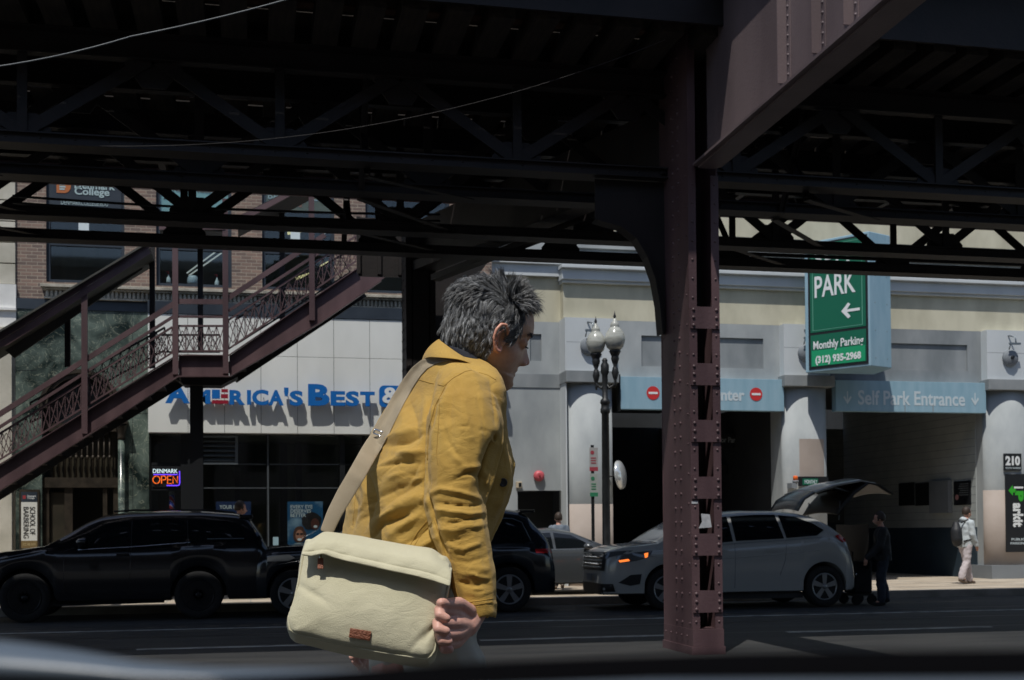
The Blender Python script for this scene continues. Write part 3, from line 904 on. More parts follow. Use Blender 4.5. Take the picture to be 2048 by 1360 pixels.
# shop front
mull = [298, 368, 406, 536, 686, 728, 880]
zg = .13; zT = zBand0 - .002
fm = MB()
def vm(u0, u1, d=0.0): fm.box(at(u0, 1000, FY).x, at(u1, 1000, FY).x, FY - .02 - d, FY + .1, zg, zT)
vm(298, 302); vm(362, 376, .02); vm(376, 398, .06); vm(398, 405); vm(533, 539); vm(680, 690, .02); vm(690, 726, -.02) if False else None; vm(724, 730); vm(878, 884)
zA = at(460, 928, FY).z; zB_ = at(460, 976, FY).z
for z_ in (zA, zB_): fm.box(at(406, 950, FY).x, at(880, 950, FY).x, FY - .005, FY + .08, z_ - .025, z_ + .02)
for v_ in (928, 978): z_ = at(330, v_, FY).z; fm.box(at(303, 950, FY).x, at(362, 950, FY).x, FY - .005, FY + .08, z_ - .03, z_ + .03)
fm.box(xS, xR, FY + .0, FY + .12, zg, zg + .4)
obj('shopfront_frame', fm, M['frame'], bld)
fm = MB()
for z_ in (zA, zB_): fm.box(at(406, 950, FY).x, at(690, 950, FY).x, FY - .012, FY - .0055, z_ - .008, z_ + .004)
fm.box(at(536, 950, FY).x - .01, at(536, 950, FY).x + .01, FY - .03, FY - .0205, zg, zT)
obj('metal_trim', fm, M['alu'], bld)
mb = MB(); mb.box(xS, xR, FY + .045, FY + .05, zg + .4, zT); obj('shop_glass', mb, M['clear'], bld)
mb = MB(); mb.box(xS, xR, FY + 2.6, FY + 2.7, 0, 4.2); mb.box(xS, xR, FY + .13, FY + 2.6, 3.45, 3.5); mb.box(xS - .1, xS - .001, FY + .31, FY + 2.6, 0, 4.2)
obj('shop_interior', mb, M['interior'], bld)
mb = MB()
for u0, u1 in ((560, 575), (592, 604), (470, 480)):
    mb.box(at(u0, 1000, FY + 1.5).x, at(u1, 1000, FY + 1.5).x, FY + 1.5, FY + 1.6, .13, 3.4)
obj('interior_posts', mb, M['frame'], bld)
# louvre
r = rect(404, 872, 476, 929, FY)
lv = obj('vent_frame', MB().box(r[0], r[0] + .0301, FY - .05, FY - .021, r[2], r[3]).box(r[1] - .06, r[1], FY - .05, FY - .021, r[2], r[3]).box(r[0] + .031, r[1] - .061, FY - .05, FY - .021, r[2], r[2] + .05).box(r[0] + .031, r[1] - .061, FY - .05, FY - .021, r[3] - .04, r[3]), M['alu'], bld)
mb = MB()
for k in range(5):
    z_ = r[2] + .07 + k * (r[3] - r[2] - .1) / 5
    mb.hexa([(r[0] + .03, FY - .045, z_), (r[1] - .06, FY - .045, z_), (r[1] - .06, FY + .03, z_ + .05), (r[0] + .03, FY + .03, z_ + .05),
             (r[0] + .03, FY - .045, z_ + .012), (r[1] - .06, FY - .045, z_ + .012), (r[1] - .06, FY + .03, z_ + .062), (r[0] + .03, FY + .03, z_ + .062)])
obj('louvres', mb, M['alu'], lv)

# upper window signs -----------------------------------------------
def sign_box(name, label, px4, Y, mat, th=.02, cat='sign'):
    r = rect(*px4, Y)
    t = thing(name, label, cat, (r[0], Y, r[2]))
    mb = MB(); mb.box(r[0], r[1], Y, Y + th, r[2], r[3]); obj('panel', mb, mat, t)
    return t, r
t, r = sign_box('window_sign', 'dark blue college sign with an orange letter emblem in the upper left window', (100, 300, 243, 414), FY + .055, M['fascia'])
def wtext(s, u0, v0, u1, v1, Y, parent, mat, bold=.01, name='lettering'):
    q = rect(u0, v0, u1, v1, Y)
    return obj(name, fit_text(s, q[0], q[1], q[2], q[3], Y, bold, .004), mat, parent)
cy_ = new_mat('pale_teal_letters', (.36, .47, .48), .5)
wtext('Denmark', 149, 362, 230, 379, FY + .05, t, cy_, .025)
wtext('College', 149, 376, 219, 395, FY + .05, t, cy_, .025)
wtext('DENMARKCOLLEGE.EDU', 122, 402, 216, 411, FY + .05, t, cy_, .005)
og = new_mat('orange_emblem', (.42, .13, .035), .5)
q = rect(109, 355, 142, 386, FY + .05)
w_, h_ = q[1] - q[0], q[3] - q[2]
pol = [(.12 * w_, 0), (.6 * w_, 0)] + [(w_ * (.6 + .4 * math.sin(a)), h_ * (.5 - .5 * math.cos(a))) for a in np.linspace(.1, math.pi, 10)] + [(0, h_), (0, .8 * h_), (.12 * w_, .75 * h_)]
mb = MB(); mb.prism(pol, (q[0], FY + .052, q[2]), (1, 0, 0), (0, 0, 1), (0, -.004, 0)); obj('emblem', mb, og, t)
mb = MB()
for k in range(5): mb.box(q[0] + w_ * .3, q[0] + w_ * (.62 + .05 * (k % 2)), FY + .044, FY + .0475, q[2] + h_ * (.2 + .15 * k), q[2] + h_ * (.2 + .15 * k) + h_ * .1)
obj('emblem_pages', mb, cy_, t)
tl = new_mat('pale_teal_poster', (.33, .56, .55), .5)
t, r = sign_box('window_poster', 'pale teal poster with brown letters in the second upper window', (318, 330, 456, 425), FY + .14, tl)
wtext('NEW ENGLLIN', 346, 376, 436, 385, FY + .135, t, new_mat('brown_letters', (.13, .10, .07), .5), .01)
wtext('2', 327, 384, 333, 398, FY + .135, t, M['bronze'], .01)
ol = rough_mat('olive_gold_poster', (.10, .10, .035), (.16, .14, .05), 2, .5)
t, r = sign_box('window_poster', 'olive and gold poster behind the roof of the upper stairs', (530, 350, 662, 424), FY + .14, ol)
wtext('BARBERSHOP', 536, 387, 650, 400, FY + .135, t, cy_, .01)
wtext('THE', 588, 409, 604, 414, FY + .135, t, og, .01)
for (u0, v0, u1, v1, lb) in ((157, 441, 178, 461, 'square white paper taped inside the upper left window'), (581, 460, 600, 484, 'white paper taped inside the third upper window')):
    q = rect(u0, v0, u1, v1, FY + .12)
    tag(obj('paper_sheet', MB().box(q[0], q[1], FY + .12, FY + .123, q[2], q[3]), new_mat('white_paper', (.62, .7, .72), .7)), lb, 'paper')
# bottles, fan and tubes inside the second window
def bottle(u, v, lb):
    p = at(u, v, FY + .30)
    t = thing('spray_bottle', lb, 'bottle', (p.x, FY + .3, p.z))
    mb = MB(); mb.lathe([(.045, 0), (.05, .02), (.045, .09), (.016, .15), (.014, .18)], p, 12); obj('body', mb, new_mat('milky_plastic', (.6, .68, .7), .4), t)
    mb = MB(); mb.lathe([(.016, .181), (.018, .21), (.012, .23)], p, 10); mb.box(p.x - .05, p.x + .01, p.y - .01, p.y + .01, p.z + .231, p.z + .25); obj('nozzle', mb, M['dark_red'], t)
bottle(337, 566, 'left spray bottle on the sill of the second upper window')
bottle(434, 572, 'right spray bottle on the sill of the second upper window')
p = at(386, 570, FY + .35)
t = thing('desk_fan', 'round white fan standing behind the second upper window', 'fan', (p.x, FY + .35, p.z))
mb = MB(); mb.lathe([(.10, 0), (.12, .03), (.12, .15), (.09, .19)], p, 20); obj('housing', mb, new_mat('pale_blue_plastic', (.42, .52, .58), .4), t)
mb = MB(); mb.lathe([(.06, .191), (.05, .2)], p, 16); obj('grille', mb, M['frame'], t)
tube_m = emit_mat('dim_tube_light', (.9, 1, .97), .42)
for n_, (a, b, lb) in enumerate((((374, 546), (436, 500), 'left tube of the slanting ceiling light in the second window'), ((378, 551), (443, 506), 'right tube of the slanting ceiling light in the second window'), ((622, 484), (655, 463), 'tube light seen in the third upper window'))):
    mb = MB(); mb.tube([at(*a, FY + .5), at(*b, FY + .9)], .016, 6); tag(obj('tube_light', mb, tube_m), lb, 'light')
wl = emit_mat('warm_ceiling_light', (1, .9, .45), .75)
for (u0, v0, u1, v1, lb) in ((592, 557, 618, 548, 'lower yellow ceiling light behind the stair railing'), (640, 534, 658, 524, 'upper yellow ceiling light behind the stair railing'), (575, 467, 608, 461, 'yellow ceiling light beside the taped white paper')):
    mb = MB(); mb.bar(at(u0, v0, FY + .8), at(u1, v1, FY + .8), .06, .05); tag(obj('ceiling_light', mb, wl), lb, 'light')

# the channel letter sign ------------------------------------------
ls = thing('channel_letter_sign', 'row of raised blue capital letters with one red and blue letter on the white band', 'sign', (at(330, 812, FY).x, FY - .5, at(330, 812, FY).z))
LY = FY - .39
def letter(ch, u0, u1, vt, vb, mat='letter_blue', bold=.045):
    q = rect(u0, vt, u1, vb, LY)
    me = fit_text(ch, q[0], q[1], q[2], q[3], LY, bold, .08)
    o = obj('letter', me, M[mat], ls)
    # pins that hold it off the wall
    for xx in (q[0] + (q[1] - q[0]) * .3, q[0] + (q[1] - q[0]) * .7):
        pm = MB(); pm.tube([(xx, LY, (q[2] + q[3]) / 2), (xx, FY - .301, (q[2] + q[3]) / 2 + .0)], .008, 5)
    obj('stand_off', pm, M['alu'], ls)
    return q
letter('A', 331, 380, 769, 807)
letter('M', 381, 421, 780, 808)
letter('R', 459, 490, 781, 810); letter('I', 494, 502, 781, 810); letter('C', 504, 537, 780, 811)
letter('A', 537, 567, 781, 811); letter("'", 568, 577, 776, 793); letter('S', 579, 606, 782, 812)
letter('B', 616, 659, 769, 812); letter('E', 661, 690, 783, 812); letter('S', 691, 718, 783, 813); letter('T', 720, 749, 784, 813)
# small feet on the stems, as on engraved capitals
for (u0, v0, u1, v1, mt) in ((424, 780, 440, 798, 'letter_blue'), (443, 779, 456, 785, 'letter_red'), (442, 789, 456, 797, 'letter_red'), (424, 801, 456, 808, 'letter_red')):
    q = rect(u0, v0, u1, v1, LY); obj('flag_block', MB().box(q[0], q[1], LY - .08, LY, q[2], q[3]), M[mt], ls)
q = rect(758, 772, 806, 815, LY)
mb = MB()
w_, h_ = q[1] - q[0], q[3] - q[2]; c_ = .1
pol = []
for (cx_, cz_, a0) in ((w_ - c_, c_, -90), (w_ - c_, h_ - c_, 0), (c_, h_ - c_, 90), (c_, c_, 180)):
    for k in range(5): a = rad(a0 + k * 22.5); pol.append((cx_ + c_ * math.cos(a), cz_ + c_ * math.sin(a)))
mb.prism(pol, (q[0], LY, q[2]), (1, 0, 0), (0, 0, 1), (0, -.08, 0)); obj('rounded_panel', mb, M['letter_blue'], ls)
obj('letter', fit_text('&', q[0] + .06, q[1] - .06, q[2] + .08, q[3] - .04, LY - .0805, .03, .01), M['sign_white'], ls)

# neon sign, barber pole, posters ------------------------------------
r = rect(303, 932, 362, 974, FY - .03)
ns = thing('neon_sign', 'lit neon open sign in white, orange and violet in the narrow shop window', 'neon sign', (r[0], FY - .05, r[2]))
mb = MB(); mb.box(r[0], r[1], FY - .024, FY - .02, r[2], r[3]); obj('backing', mb, M['black'], ns)
nw = emit_mat('white_neon', (.75, .95, 1), 1.3); no = emit_mat('orange_neon', (1, .16, .02), 1.4); nv = emit_mat('violet_neon', (.16, .06, 1), 1.6)
wtext('DENMARK', 306, 938, 355, 946, FY - .03, ns, nw, .0)
# OPEN drawn with tubes
def ntube(pts, mat, r_=.009):
    mb = MB(); mb.tube([at(u, v, FY - .045) for u, v in pts], r_, 6); return obj('neon_tube', mb, mat, ns)
ntube([(313, 952), (309, 953), (306, 957), (306, 962), (309, 966), (313, 967)], no); ntube([(314, 952), (318, 954), (320, 958), (319, 963), (315, 967)], no)
ntube([(323, 967), (323, 952), (329, 952), (332, 955), (331, 959), (325, 960)], no)
ntube([(343, 967), (335, 967), (335, 952), (343, 952)], no); ntube([(336, 959.5), (342, 959.5)], no)
ntube([(346, 967), (346, 952), (355, 966), (355, 952)], no)
ntube([(307, 949), (355, 949)], nv, .011); ntube([(359, 942), (359.5, 966), (358, 970), (355, 971), (333, 971)], nv, .011)
p = at(344, 1030, FY + .15)
bp = thing('barber_pole', 'red, white and blue barber pole behind the narrow shop window', 'barber pole', (p.x, p.y, p.z))
m_ = new_mat('barber_stripes', (.5, .5, .5), .4); t_ = m_.node_tree
wv = t_.nodes.new('ShaderNodeTexWave'); wv.wave_type = 'BANDS'; wv.bands_direction = 'DIAGONAL'; wv.inputs['Scale'].default_value = 3.2
tc_ = t_.nodes.new('ShaderNodeTexCoord'); t_.links.new(tc_.outputs['Object'], wv.inputs[0])
cr = t_.nodes.new('ShaderNodeValToRGB'); cr.color_ramp.interpolation = 'CONSTANT'
cr.color_ramp.elements[0].color = (.4, .03, .05, 1); cr.color_ramp.elements[1].position = .33; cr.color_ramp.elements[1].color = (.45, .45, .55, 1)
e_ = cr.color_ramp.elements.new(.66); e_.color = (.05, .07, .4, 1)
t_.links.new(wv.outputs['Color'], cr.inputs[0]); t_.links.new(cr.outputs[0], t_.nodes['Principled BSDF'].inputs['Base Color'])
mb = MB(); mb.tube([(p.x, p.y, p.z), (p.x, p.y, p.z + .42)], .06, 14); obj('striped_cylinder', mb, m_, bp)
mb = MB(); mb.lathe([(.07, .421), (.08, .44), (.05, .48), (.06, .53), (.03, .58)], (p.x, p.y, p.z), 14); obj('cap', mb, M['alu'], bp)
pb_ = new_mat('navy_poster', (.012, .03, .10), .5)
t, r = sign_box('shop_poster', 'navy poster with white capitals behind the roof of the black car', (432, 1003, 502, 1090), FY + .07, pb_)
wtext('YOUR EYES', 439, 1010, 485, 1018, FY + .066, t, M['sign_white'], .018)
q = rect(462, 1026, 472, 1060, FY + .066); obj('red_figure', MB().prism([(0, 0), (.12, .02), (.14, .2), (.1, .34), (.04, .33), (-.01, .15)], (q[0], FY + .069, q[2]), (1, 0, 0), (0, 0, 1), (0, -.003, 0)), M['red'], t)
# large poster with two laughing faces, as flat print
pm = rough_mat('sky_blue_poster', (.015, .10, .22), (.30, .42, .52), 2.3, .45, lo=.52, hi=.72)
t, r = sign_box('shop_poster', 'sky blue poster with two laughing people under white capitals', (575, 1003, 646, 1100), FY + .07, pm)
wtext('EVERY EYE', 581, 1010, 625, 1017, FY + .066, t, M['sign_white'], .016)
wtext('DESERVES', 581, 1018.5, 622, 1025.5, FY + .066, t, M['sign_white'], .016)
wtext('BETTER', 581, 1027, 612, 1034, FY + .066, t, M['sign_white'], .016)
def disc(u, v, ru, rv, mat, d, name, parent, jag=0.0, n=26, seed=0):
    c = at(u, v, FY + .066); s_ = (FY) / FPX * 1.03
    rr = random.Random(seed)
    pol = []
    for k in range(n):
        a = 2 * math.pi * k / n; j = 1 + jag * (rr.random() - .5)
        pol.append((ru * s_ * math.cos(a) * j, rv * s_ * math.sin(a) * j))
    obj(name, MB().prism(pol, (c.x, FY + .066 - d, c.z), (1, 0, 0), (0, 0, 1), (0, -.002, 0)), mat, parent)
hb = new_mat('brown_hair_print', (.10, .035, .018), .6); hk = new_mat('black_hair_print', (.01, .006, .006), .6)
sk1 = new_mat('light_skin_print', (.52, .22, .14), .5); sk2 = new_mat('dark_skin_print', (.10, .03, .02), .5)
disc(623, 1042, 19, 17, hk, .001, 'hair_print', t, .12, seed=1); disc(630, 1048, 8, 11, sk2, .004, 'face_print', t); disc(631, 1053, 3.6, 2.6, M['sign_white'], .007, 'smile_print', t)
disc(599, 1069, 12, 16, hb, .008, 'hair_print', t, .12, seed=2); disc(599, 1071, 7.5, 11, sk1, .011, 'face_print', t); disc(599, 1079, 4, 2.4, M['sign_white'], .014, 'smile_print', t)
for uu in (595.5, 603): disc(uu, 1068, 3.0, 2.2, hk, .014, 'glasses_print', t)
disc(599, 1096, 18, 10, new_mat('white_shirt_print', (.5, .6, .65), .6), .012, 'shirt_print', t)
q = rect(546, 1074, 557, 1094, FY + .03); tag(obj('paper_notice', MB().box(q[0], q[1], FY + .035, FY + .04, q[2], q[3]), new_mat('pale_blue_paper', (.3, .45, .5), .6)), 'small pale blue notice on the glass beside the big poster', 'notice')

# neighbouring limestone building -----------------------------------
lb = thing('limestone_building', 'pale limestone building at the left edge of the picture', 'building', (xL - 3, FY, 0))
x1 = xL - .004
mb = MB()
zz = [.13, .9, 1.7, 2.5, 3.3, 4.1]
zc0 = at(15, 672, FY - .1).z; zc1 = at(15, 655, FY - .1).z; zp = at(15, 568, FY - .1).z
mb.box(xL - 12, x1, FY - .02, FY + 3, .13, 5.2)
z = zp
while z < 14: mb.box(xL - 12, x1, FY - .06, FY + 3, z + .012, z + .42); z += .432
obj('block_wall', mb, M['limestone'], lb, bevel=.004)
mb = MB(); mb.box(xL - 12, x1 + .02, FY - .10, FY + 2.9, zc1, zp - .002); mb.box(xL - 12, x1 + .03, FY - .16, FY + 2.9, zc1 + .35, zc1 + .40)
obj('painted_frieze', mb, M['white_stone'], lb)
mb = MB(); mb.box(xL - 12, x1 + .015, FY - .22, FY + 2.8, zc0, zc1 - .002); mb.box(xL - .32, x1 - .05, FY - .16, FY - .021, .13, zc0 - .06); mb.box(xL - .36, x1 - .02, FY - .19, FY - .021, zc0 - .059, zc0 - .002)
mb.box(xL - .8, xL - .42, FY - .10, FY - .021, .13, zc0 - .003)
obj('pilasters', mb, M['limestone'], lb, bevel=.006)

# plain building on the camera's side of the street, seen only in reflections
ob = thing('brick_building', 'plain brick block on the near side of the street behind the camera', 'building', (0, -12, 0))
hs = [(x, x + 1.5, z, z + 1.9) for x in np.arange(-28, 34, 3.1) for z in (1.0, 4.6, 8.2, 11.8)]
mb = MB()
xs_ = [(-30, 36)]
wall_rects(mb, -30, 36, 0, 15, hs, -12.3, -12.0); obj('brick_wall', mb, M['brick'], ob)
mb = MB(); mb.box(-30, 36, -12.6, -12.5, 0, 15); obj('dark_rooms', mb, M['pane'], ob)
mb = MB(); mb.box(-30, 36, -12, -11.7, 15, 15.5); obj('cornice', mb, M['ledge'], ob)
# ================================================================== parking garage on the right
GY = 26.9                       # face of the lintels
GYP = GY - .25                  # face of the piers' blocks
gar = thing('parking_garage', 'grey and cream parking garage with two wide vehicle openings', 'building', (14, GY, 0))
xa = at(985, 700, GY + .35).x; xb = at(1133, 700, GYP).x; xe = at(2048, 700, GY).x + 9
def zat(v, u=1600, Y=GY): return at(u, v, Y).z
zLed0, zLed1 = zat(583, 1600), zat(551, 1600)        # bottom and top of the pale cornice at px 1600
zCr0 = zat(652, 1600)                                # bottom of cream frieze
zLi0 = zat(756, 1600)                                # bottom of lintel
print('garage z', zLed0, zLed1, zCr0, zLi0)
# left plain wall
Yl = GY + .25
zl = [at(1060, v, Yl).z for v in (1000, 775, 748, 643, 553, 530, 470)]
mb = MB(); mb.box(xa - .9, xb, Yl, Yl + .4, at(1060, 1250, Yl).z, zl[3] - .0005)
dr_ = rect(1036, 981, 1136, 1200, Yl)
mb = MB(); wall_rects(mb, xa - .9, xb - .001, .0, zl[3], [(dr_[0], xb - .001, .0, dr_[3]), rect(1060, 668, 1083, 722, Yl)], Yl, Yl + .3)
obj('plain_wall', mb, M['grey'], gar)
mb = MB(); q = rect(1060, 668, 1083, 722, Yl); mb.box(q[0], q[1], Yl + .05, Yl + .1, q[2], q[3]); mb.box(xa - .9, xb - .002, Yl - .02, Yl - .0005, zl[1], zl[2])
obj('grey_trim', mb, M['grey_mid'], gar)
mb = MB(); mb.box(dr_[0], xb - .002, Yl + .9, Yl + .95, 0, dr_[3]); mb.box(dr_[0] - .05, dr_[0] - .0005, Yl + .301, Yl + .9, 0, dr_[3] + .05)
obj('dark_doorway', mb, M['void'], gar)
mb = MB(); mb.box(xa - .9, xb - .001, Yl + .0, Yl + .3, zl[3] + .0005, zl[4]); obj('cream_wall', mb, M['cream'], gar)
mb = MB(); mb.box(xa - .9, xb - .001, Yl - .12, Yl + .3, zl[4] + .0005, zl[5]); mb.box(xa - .9, xb - .001, Yl - .2, Yl + .3, zl[5] + .0005, zl[5] + .1); obj('cornice', mb, M['white_paint'], gar)
mb = MB(); mb.box(xa - .9, xb - .001, Yl + .001, Yl + .3, zl[5] + .11, zl[5] + .75); obj('upper_wall', mb, M['grey'], gar)
mb = MB(); mb.box(xa - .9, xb - .001, Yl + .002, Yl + .3, zl[5] + .76, 11); obj('upper_cream_wall', mb, M['cream'], gar)
# right part: frieze, cornice, upper storeys
Yf = GY + .0
x0 = xb
mb = MB(); mb.box(x0, xe, Yf, Yf + .4, zCr0, zLed0 - .001); obj('cream_frieze', mb, M['cream'], gar)
mb = MB()
mb.box(x0 - .03, xe, Yf - .10, Yf + .4, zLed0, zLed0 + .06); mb.box(x0 - .06, xe, Yf - .16, Yf + .4, zLed0 + .061, zLed1 - .08)
mb.box(x0 - .09, xe, Yf - .26, Yf + .4, zLed1 - .079, zLed1)
obj('cornice', mb, M['white_paint'], gar, bevel=.01)
zU = zLed1
mb = MB(); mb.box(x0 - .02, xe, Yf - .02, Yf + .4, zU + .001, zU + .16); mb.box(x0 - .05, xe, Yf - .08, Yf + .4, zU + .161, zU + .24)
mb.box(x0 - .02, xe, Yf - .02, Yf + .4, zU + .241, zU + .42); mb.box(x0 - .05, xe, Yf - .1, Yf + .4, zU + .421, zU + .5)
mb.box(x0 - .02, xe, Yf - .02, Yf + .4, zU + .501, zU + .85)
obj('upper_mouldings', mb, M['grey'], gar)
mb = MB(); mb.box(x0 - .02, xe, Yf - .03, Yf + .4, zU + .851, 12); obj('upper_cream_wall', mb, M['cream'], gar)
# lintels with recessed panels
for (u0, u1, p0, p1, pv0, pv1) in ((1232, 1570, 1283, 1527, 674, 735), (1662, 1973, 1783, 1935, 688, 741)):
    X0, X1 = at(u0, 700, GY).x, at(u1, 700, GY).x
    q = rect(p0, pv0, p1, pv1, GY)
    if u0 > 1600: q = (at(1700, 700, GY).x, q[1], q[2], q[3])
    mb = MB(); wall_rects(mb, X0, X1, zLi0 - .14, zCr0 - .001, [q], GY, GY + .35)
    obj('lintel', mb, M['grey_mid'] if u0 > 1600 else M['grey'], gar)
    mb = MB(); mb.box(q[0], q[1], GY + .05, GY + .1, q[2], q[3]); obj('recessed_panel', mb, M['grey_mid'], gar)
# piers
def pier(u0, u1, lab, base=None):
    X0, X1 = at(u0, 700, GYP).x, at(u1, 700, GYP).x
    zc1 = zLi0 + .02; zc0 = zc1 - .26
    zt = zCr0 - .002
    mb = MB(); mb.box(X0, X1, GYP, GY + .3, zc1 + .001, zt); 
    obj('pier_block', mb, M['white_paint'], gar, lab)
    zm = (zc1 + zt) / 2 + .05
    mb = MB(); mb.box(X0, X1, GYP - .0015, GYP - .0, zm, zm + .008); obj('joint', mb, M['grey_mid'], gar)
    mb = MB(); mb.box(X0 - .05, X1 + .05, GYP - .14, GY + .3, zc0, zc1); obj('pier_cap', mb, M['grey_mid'], gar, bevel=.008)
    r = (X1 - X0) / 2 - .02; cx = (X0 + X1) / 2; cy = GYP + r - .04
    mb = MB(); mb.lathe([(r, .1), (r, zc0 - .001)], (cx, cy, 0), 48); mb.v = [(x_, cy + (y_ - cy) * .5 - r * .5, z_) for x_, y_, z_ in mb.v]; mb.box(X0 + .02, X1 - .02, cy - r * .5 + .01, GY + .6, .1, zc0 - .002)
    obj('round_pier', mb, M['grey'], gar)
    return X0, X1, cx, cy, r, zc0
P1 = pier(1133, 1230, 'left pier block')
P2 = pier(1568, 1660, 'middle pier block')
P3 = pier(1974, 2066, 'right pier block')
# paint at the foot of the piers
def foot(P, u, v, m_, z0=.1, grow=.003):
    zt = at(u, v, GYP).z
    mb = MB(); mb.lathe([(P[4] + grow, z0), (P[4] + grow, zt)], (P[2], P[3], 0), 48); mb.v = [(x_, P[3] + (y_ - P[3]) * .5 - P[4] * .5, z_) for x_, y_, z_ in mb.v]
    obj('painted_foot', mb, m_, gar)
foot(P1, 1180, 1008, M['taupe']); foot(P3, 2020, 980, M['taupe'])
mb = MB(); mb.box(P3[0] - .06, P3[1] + .3, GYP - .16, GY + .5, .1, at(2020, 1130, GYP).z); obj('pier_plinth', mb, M['grey_dark'], gar)
q = rect(1592, 878, 1650, 955, GYP)
mb = MB()
a0, a1 = -1.9, -1.12
for k in range(10):
    pass
mbp = [[(P2[2] + (P2[4] + .006) * math.cos(a), P2[3] - P2[4] * .5 + .5 * (P2[4] + .012) * math.sin(a), z) for z in (q[2], q[3])] for a in np.linspace(-2.0, -.75, 14)]
mb.grid(mbp); obj('painted_patch', mb, M['taupe'], gar)
# side wall returns of the corner pier
mb = MB(); mb.box(xb - .03, xb - .0005, GYP + .01, Yl, .1, zCr0); obj('corner_return', mb, M['white_paint'], gar)
# interiors
X1a, X1b = P1[1], P2[0]
X2a, X2b = P2[1], P3[0]
floor_z = .135
mb = MB(); mb.box(X1a - 1.0, X1b + .2, GY + 9, GY + 9.1, 0, 4.5); mb.box(X1a - 1.1, X1a - 1.0, GY + .7, GY + 9, 0, 4.5); mb.box(X1b + .1, X1b + .2, GY + .7, GY + 9, 0, 4.5)
mb.box(X1a - 1, X1b + .1, GY + .36, GY + 9, zLi0 + .02, zLi0 + .1); mb.box(X1a - 1, X1b + .1, GY + .8, GY + 9, .131, .14)
obj('dark_ramp_interior', mb, M['void'], gar)
Yb = GY + 7.2
zd = at(1850, 1044, Yb).z
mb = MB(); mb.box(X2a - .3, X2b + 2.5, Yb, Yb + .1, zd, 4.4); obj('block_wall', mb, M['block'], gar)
mb = MB()
z = zd + .2
while z < 4.4: mb.box(X2a - .3, X2b + 2.5, Yb - .002, Yb, z, z + .008); z += .2
obj('block_joints', mb, M['void'], gar)
mb = MB(); mb.box(X2a - .3, X2b + 2.5, Yb - .004, Yb + .1, .1, zd - .001); obj('navy_dado', mb, M['navy'], gar)
mb = MB(); mb.box(X2a - .1, X2b + 2.5, GY + .36, Yb, zLi0 + .02, zLi0 + .1); mb.box(X2a - .2, X2a - .1, GY + .36, Yb, 0, 4.4); mb.box(X2b + 2.5, X2b + 2.6, GY + .36, Yb, 0, 4.4); obj('entrance_ceiling', mb, M['void'], gar)
zs_ = at(1960, 1054, GY + .5).z
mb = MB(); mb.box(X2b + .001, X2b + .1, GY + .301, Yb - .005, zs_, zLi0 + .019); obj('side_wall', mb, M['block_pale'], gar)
mb = MB(); mb.box(X2b - .002, X2b + .1, GY + .301, Yb - .006, 0, zs_ - .001); obj('side_dado', mb, M['navy'], gar)
mb = MB()
z = zs_ + .2
while z < zLi0: mb.box(X2b - .0015, X2b + .001, GY + .31, Yb - .01, z, z + .012); z += .2
obj('side_wall_joints', mb, M['grey_mid'], gar)
mb = MB(); mb.box(xa - 1.0, xa - .9, Yl, Yl + 6, 0, 12); mb.box(xa - 1, xe, GY + 9.2, GY + 9.3, 0, 12); obj('rear_walls', mb, M['void'], gar)

# signs over the openings
def panel_sign(name, label, px4, Y, mat, depth=.12):
    q = rect(*px4, Y)
    t = thing(name, label, 'sign', (q[0], Y, q[2]))
    obj('panel', MB().box(q[0], q[1], Y, Y + depth, q[2], q[3]), mat, t, bevel=.004)
    return t, q
SY = GY - .22
t, q1 = panel_sign('entrance_sign', 'pale blue do not enter sign over the left garage opening', (1241, 756, 1568, 820), SY, M['blue_sign'], .215)
wt2 = new_mat('soft_white_letters', (.52, .60, .64), .5)
wtext('Do Not Enter', 1330, 777, 1489, 801, SY - .001, t, wt2, .03)
for u in (1306, 1512):
    c = at(u, 786 + (u - 1306) * .012, SY)
    mb = MB(); mb.lathe([(.155, 0), (.155, .008)], (c.x, SY - .001, c.z), 28, (0, -1, 0)); obj('red_disc', mb, M['red'], t)
    obj('white_bar', MB().box(c.x - .11, c.x + .11, SY - .014, SY - .0095, c.z - .025, c.z + .025), M['sign_white'], t)
mb = MB(); mb.box(q1[0] - .03, q1[0] - .0005, SY - .01, SY + .2, q1[2] - .05, q1[3] + .05); obj('end_plate', mb, M['frame'], t)
t, q2 = panel_sign('entrance_sign', 'pale blue self park entrance sign over the right garage opening', (1672, 763, 1972, 824), SY, M['blue_sign'], .215)
wtext('Self Park Entrance', 1716, 782, 1930, 811, SY - .001, t, wt2, .018)
for u in (1695, 1950):
    pts = [(-1, .1), (-.75, .35), (-.13, -.3), (-.13, 1.1), (.13, 1.1), (.13, -.3), (.75, .35), (1, .1), (0, -.95)]
    c = at(u, 796 + (u - 1695) * .014, SY)
    obj('down_arrow', MB().prism([(x * .105, z * .15) for x, z in pts], (c.x, SY - .001, c.z), (1, 0, 0), (0, 0, 1), (0, -.004, 0)), wt2, t)
q = rect(1809, 806, 1811, 824, SY); 
for u in (1810, 1866):
    q = rect(u - .8, 808, u + .8, 824, SY); obj('drip_stain', MB().box(q[0], q[1], SY - .0035, SY - .0005, q[2], q[3]), M['grey_mid'], t)

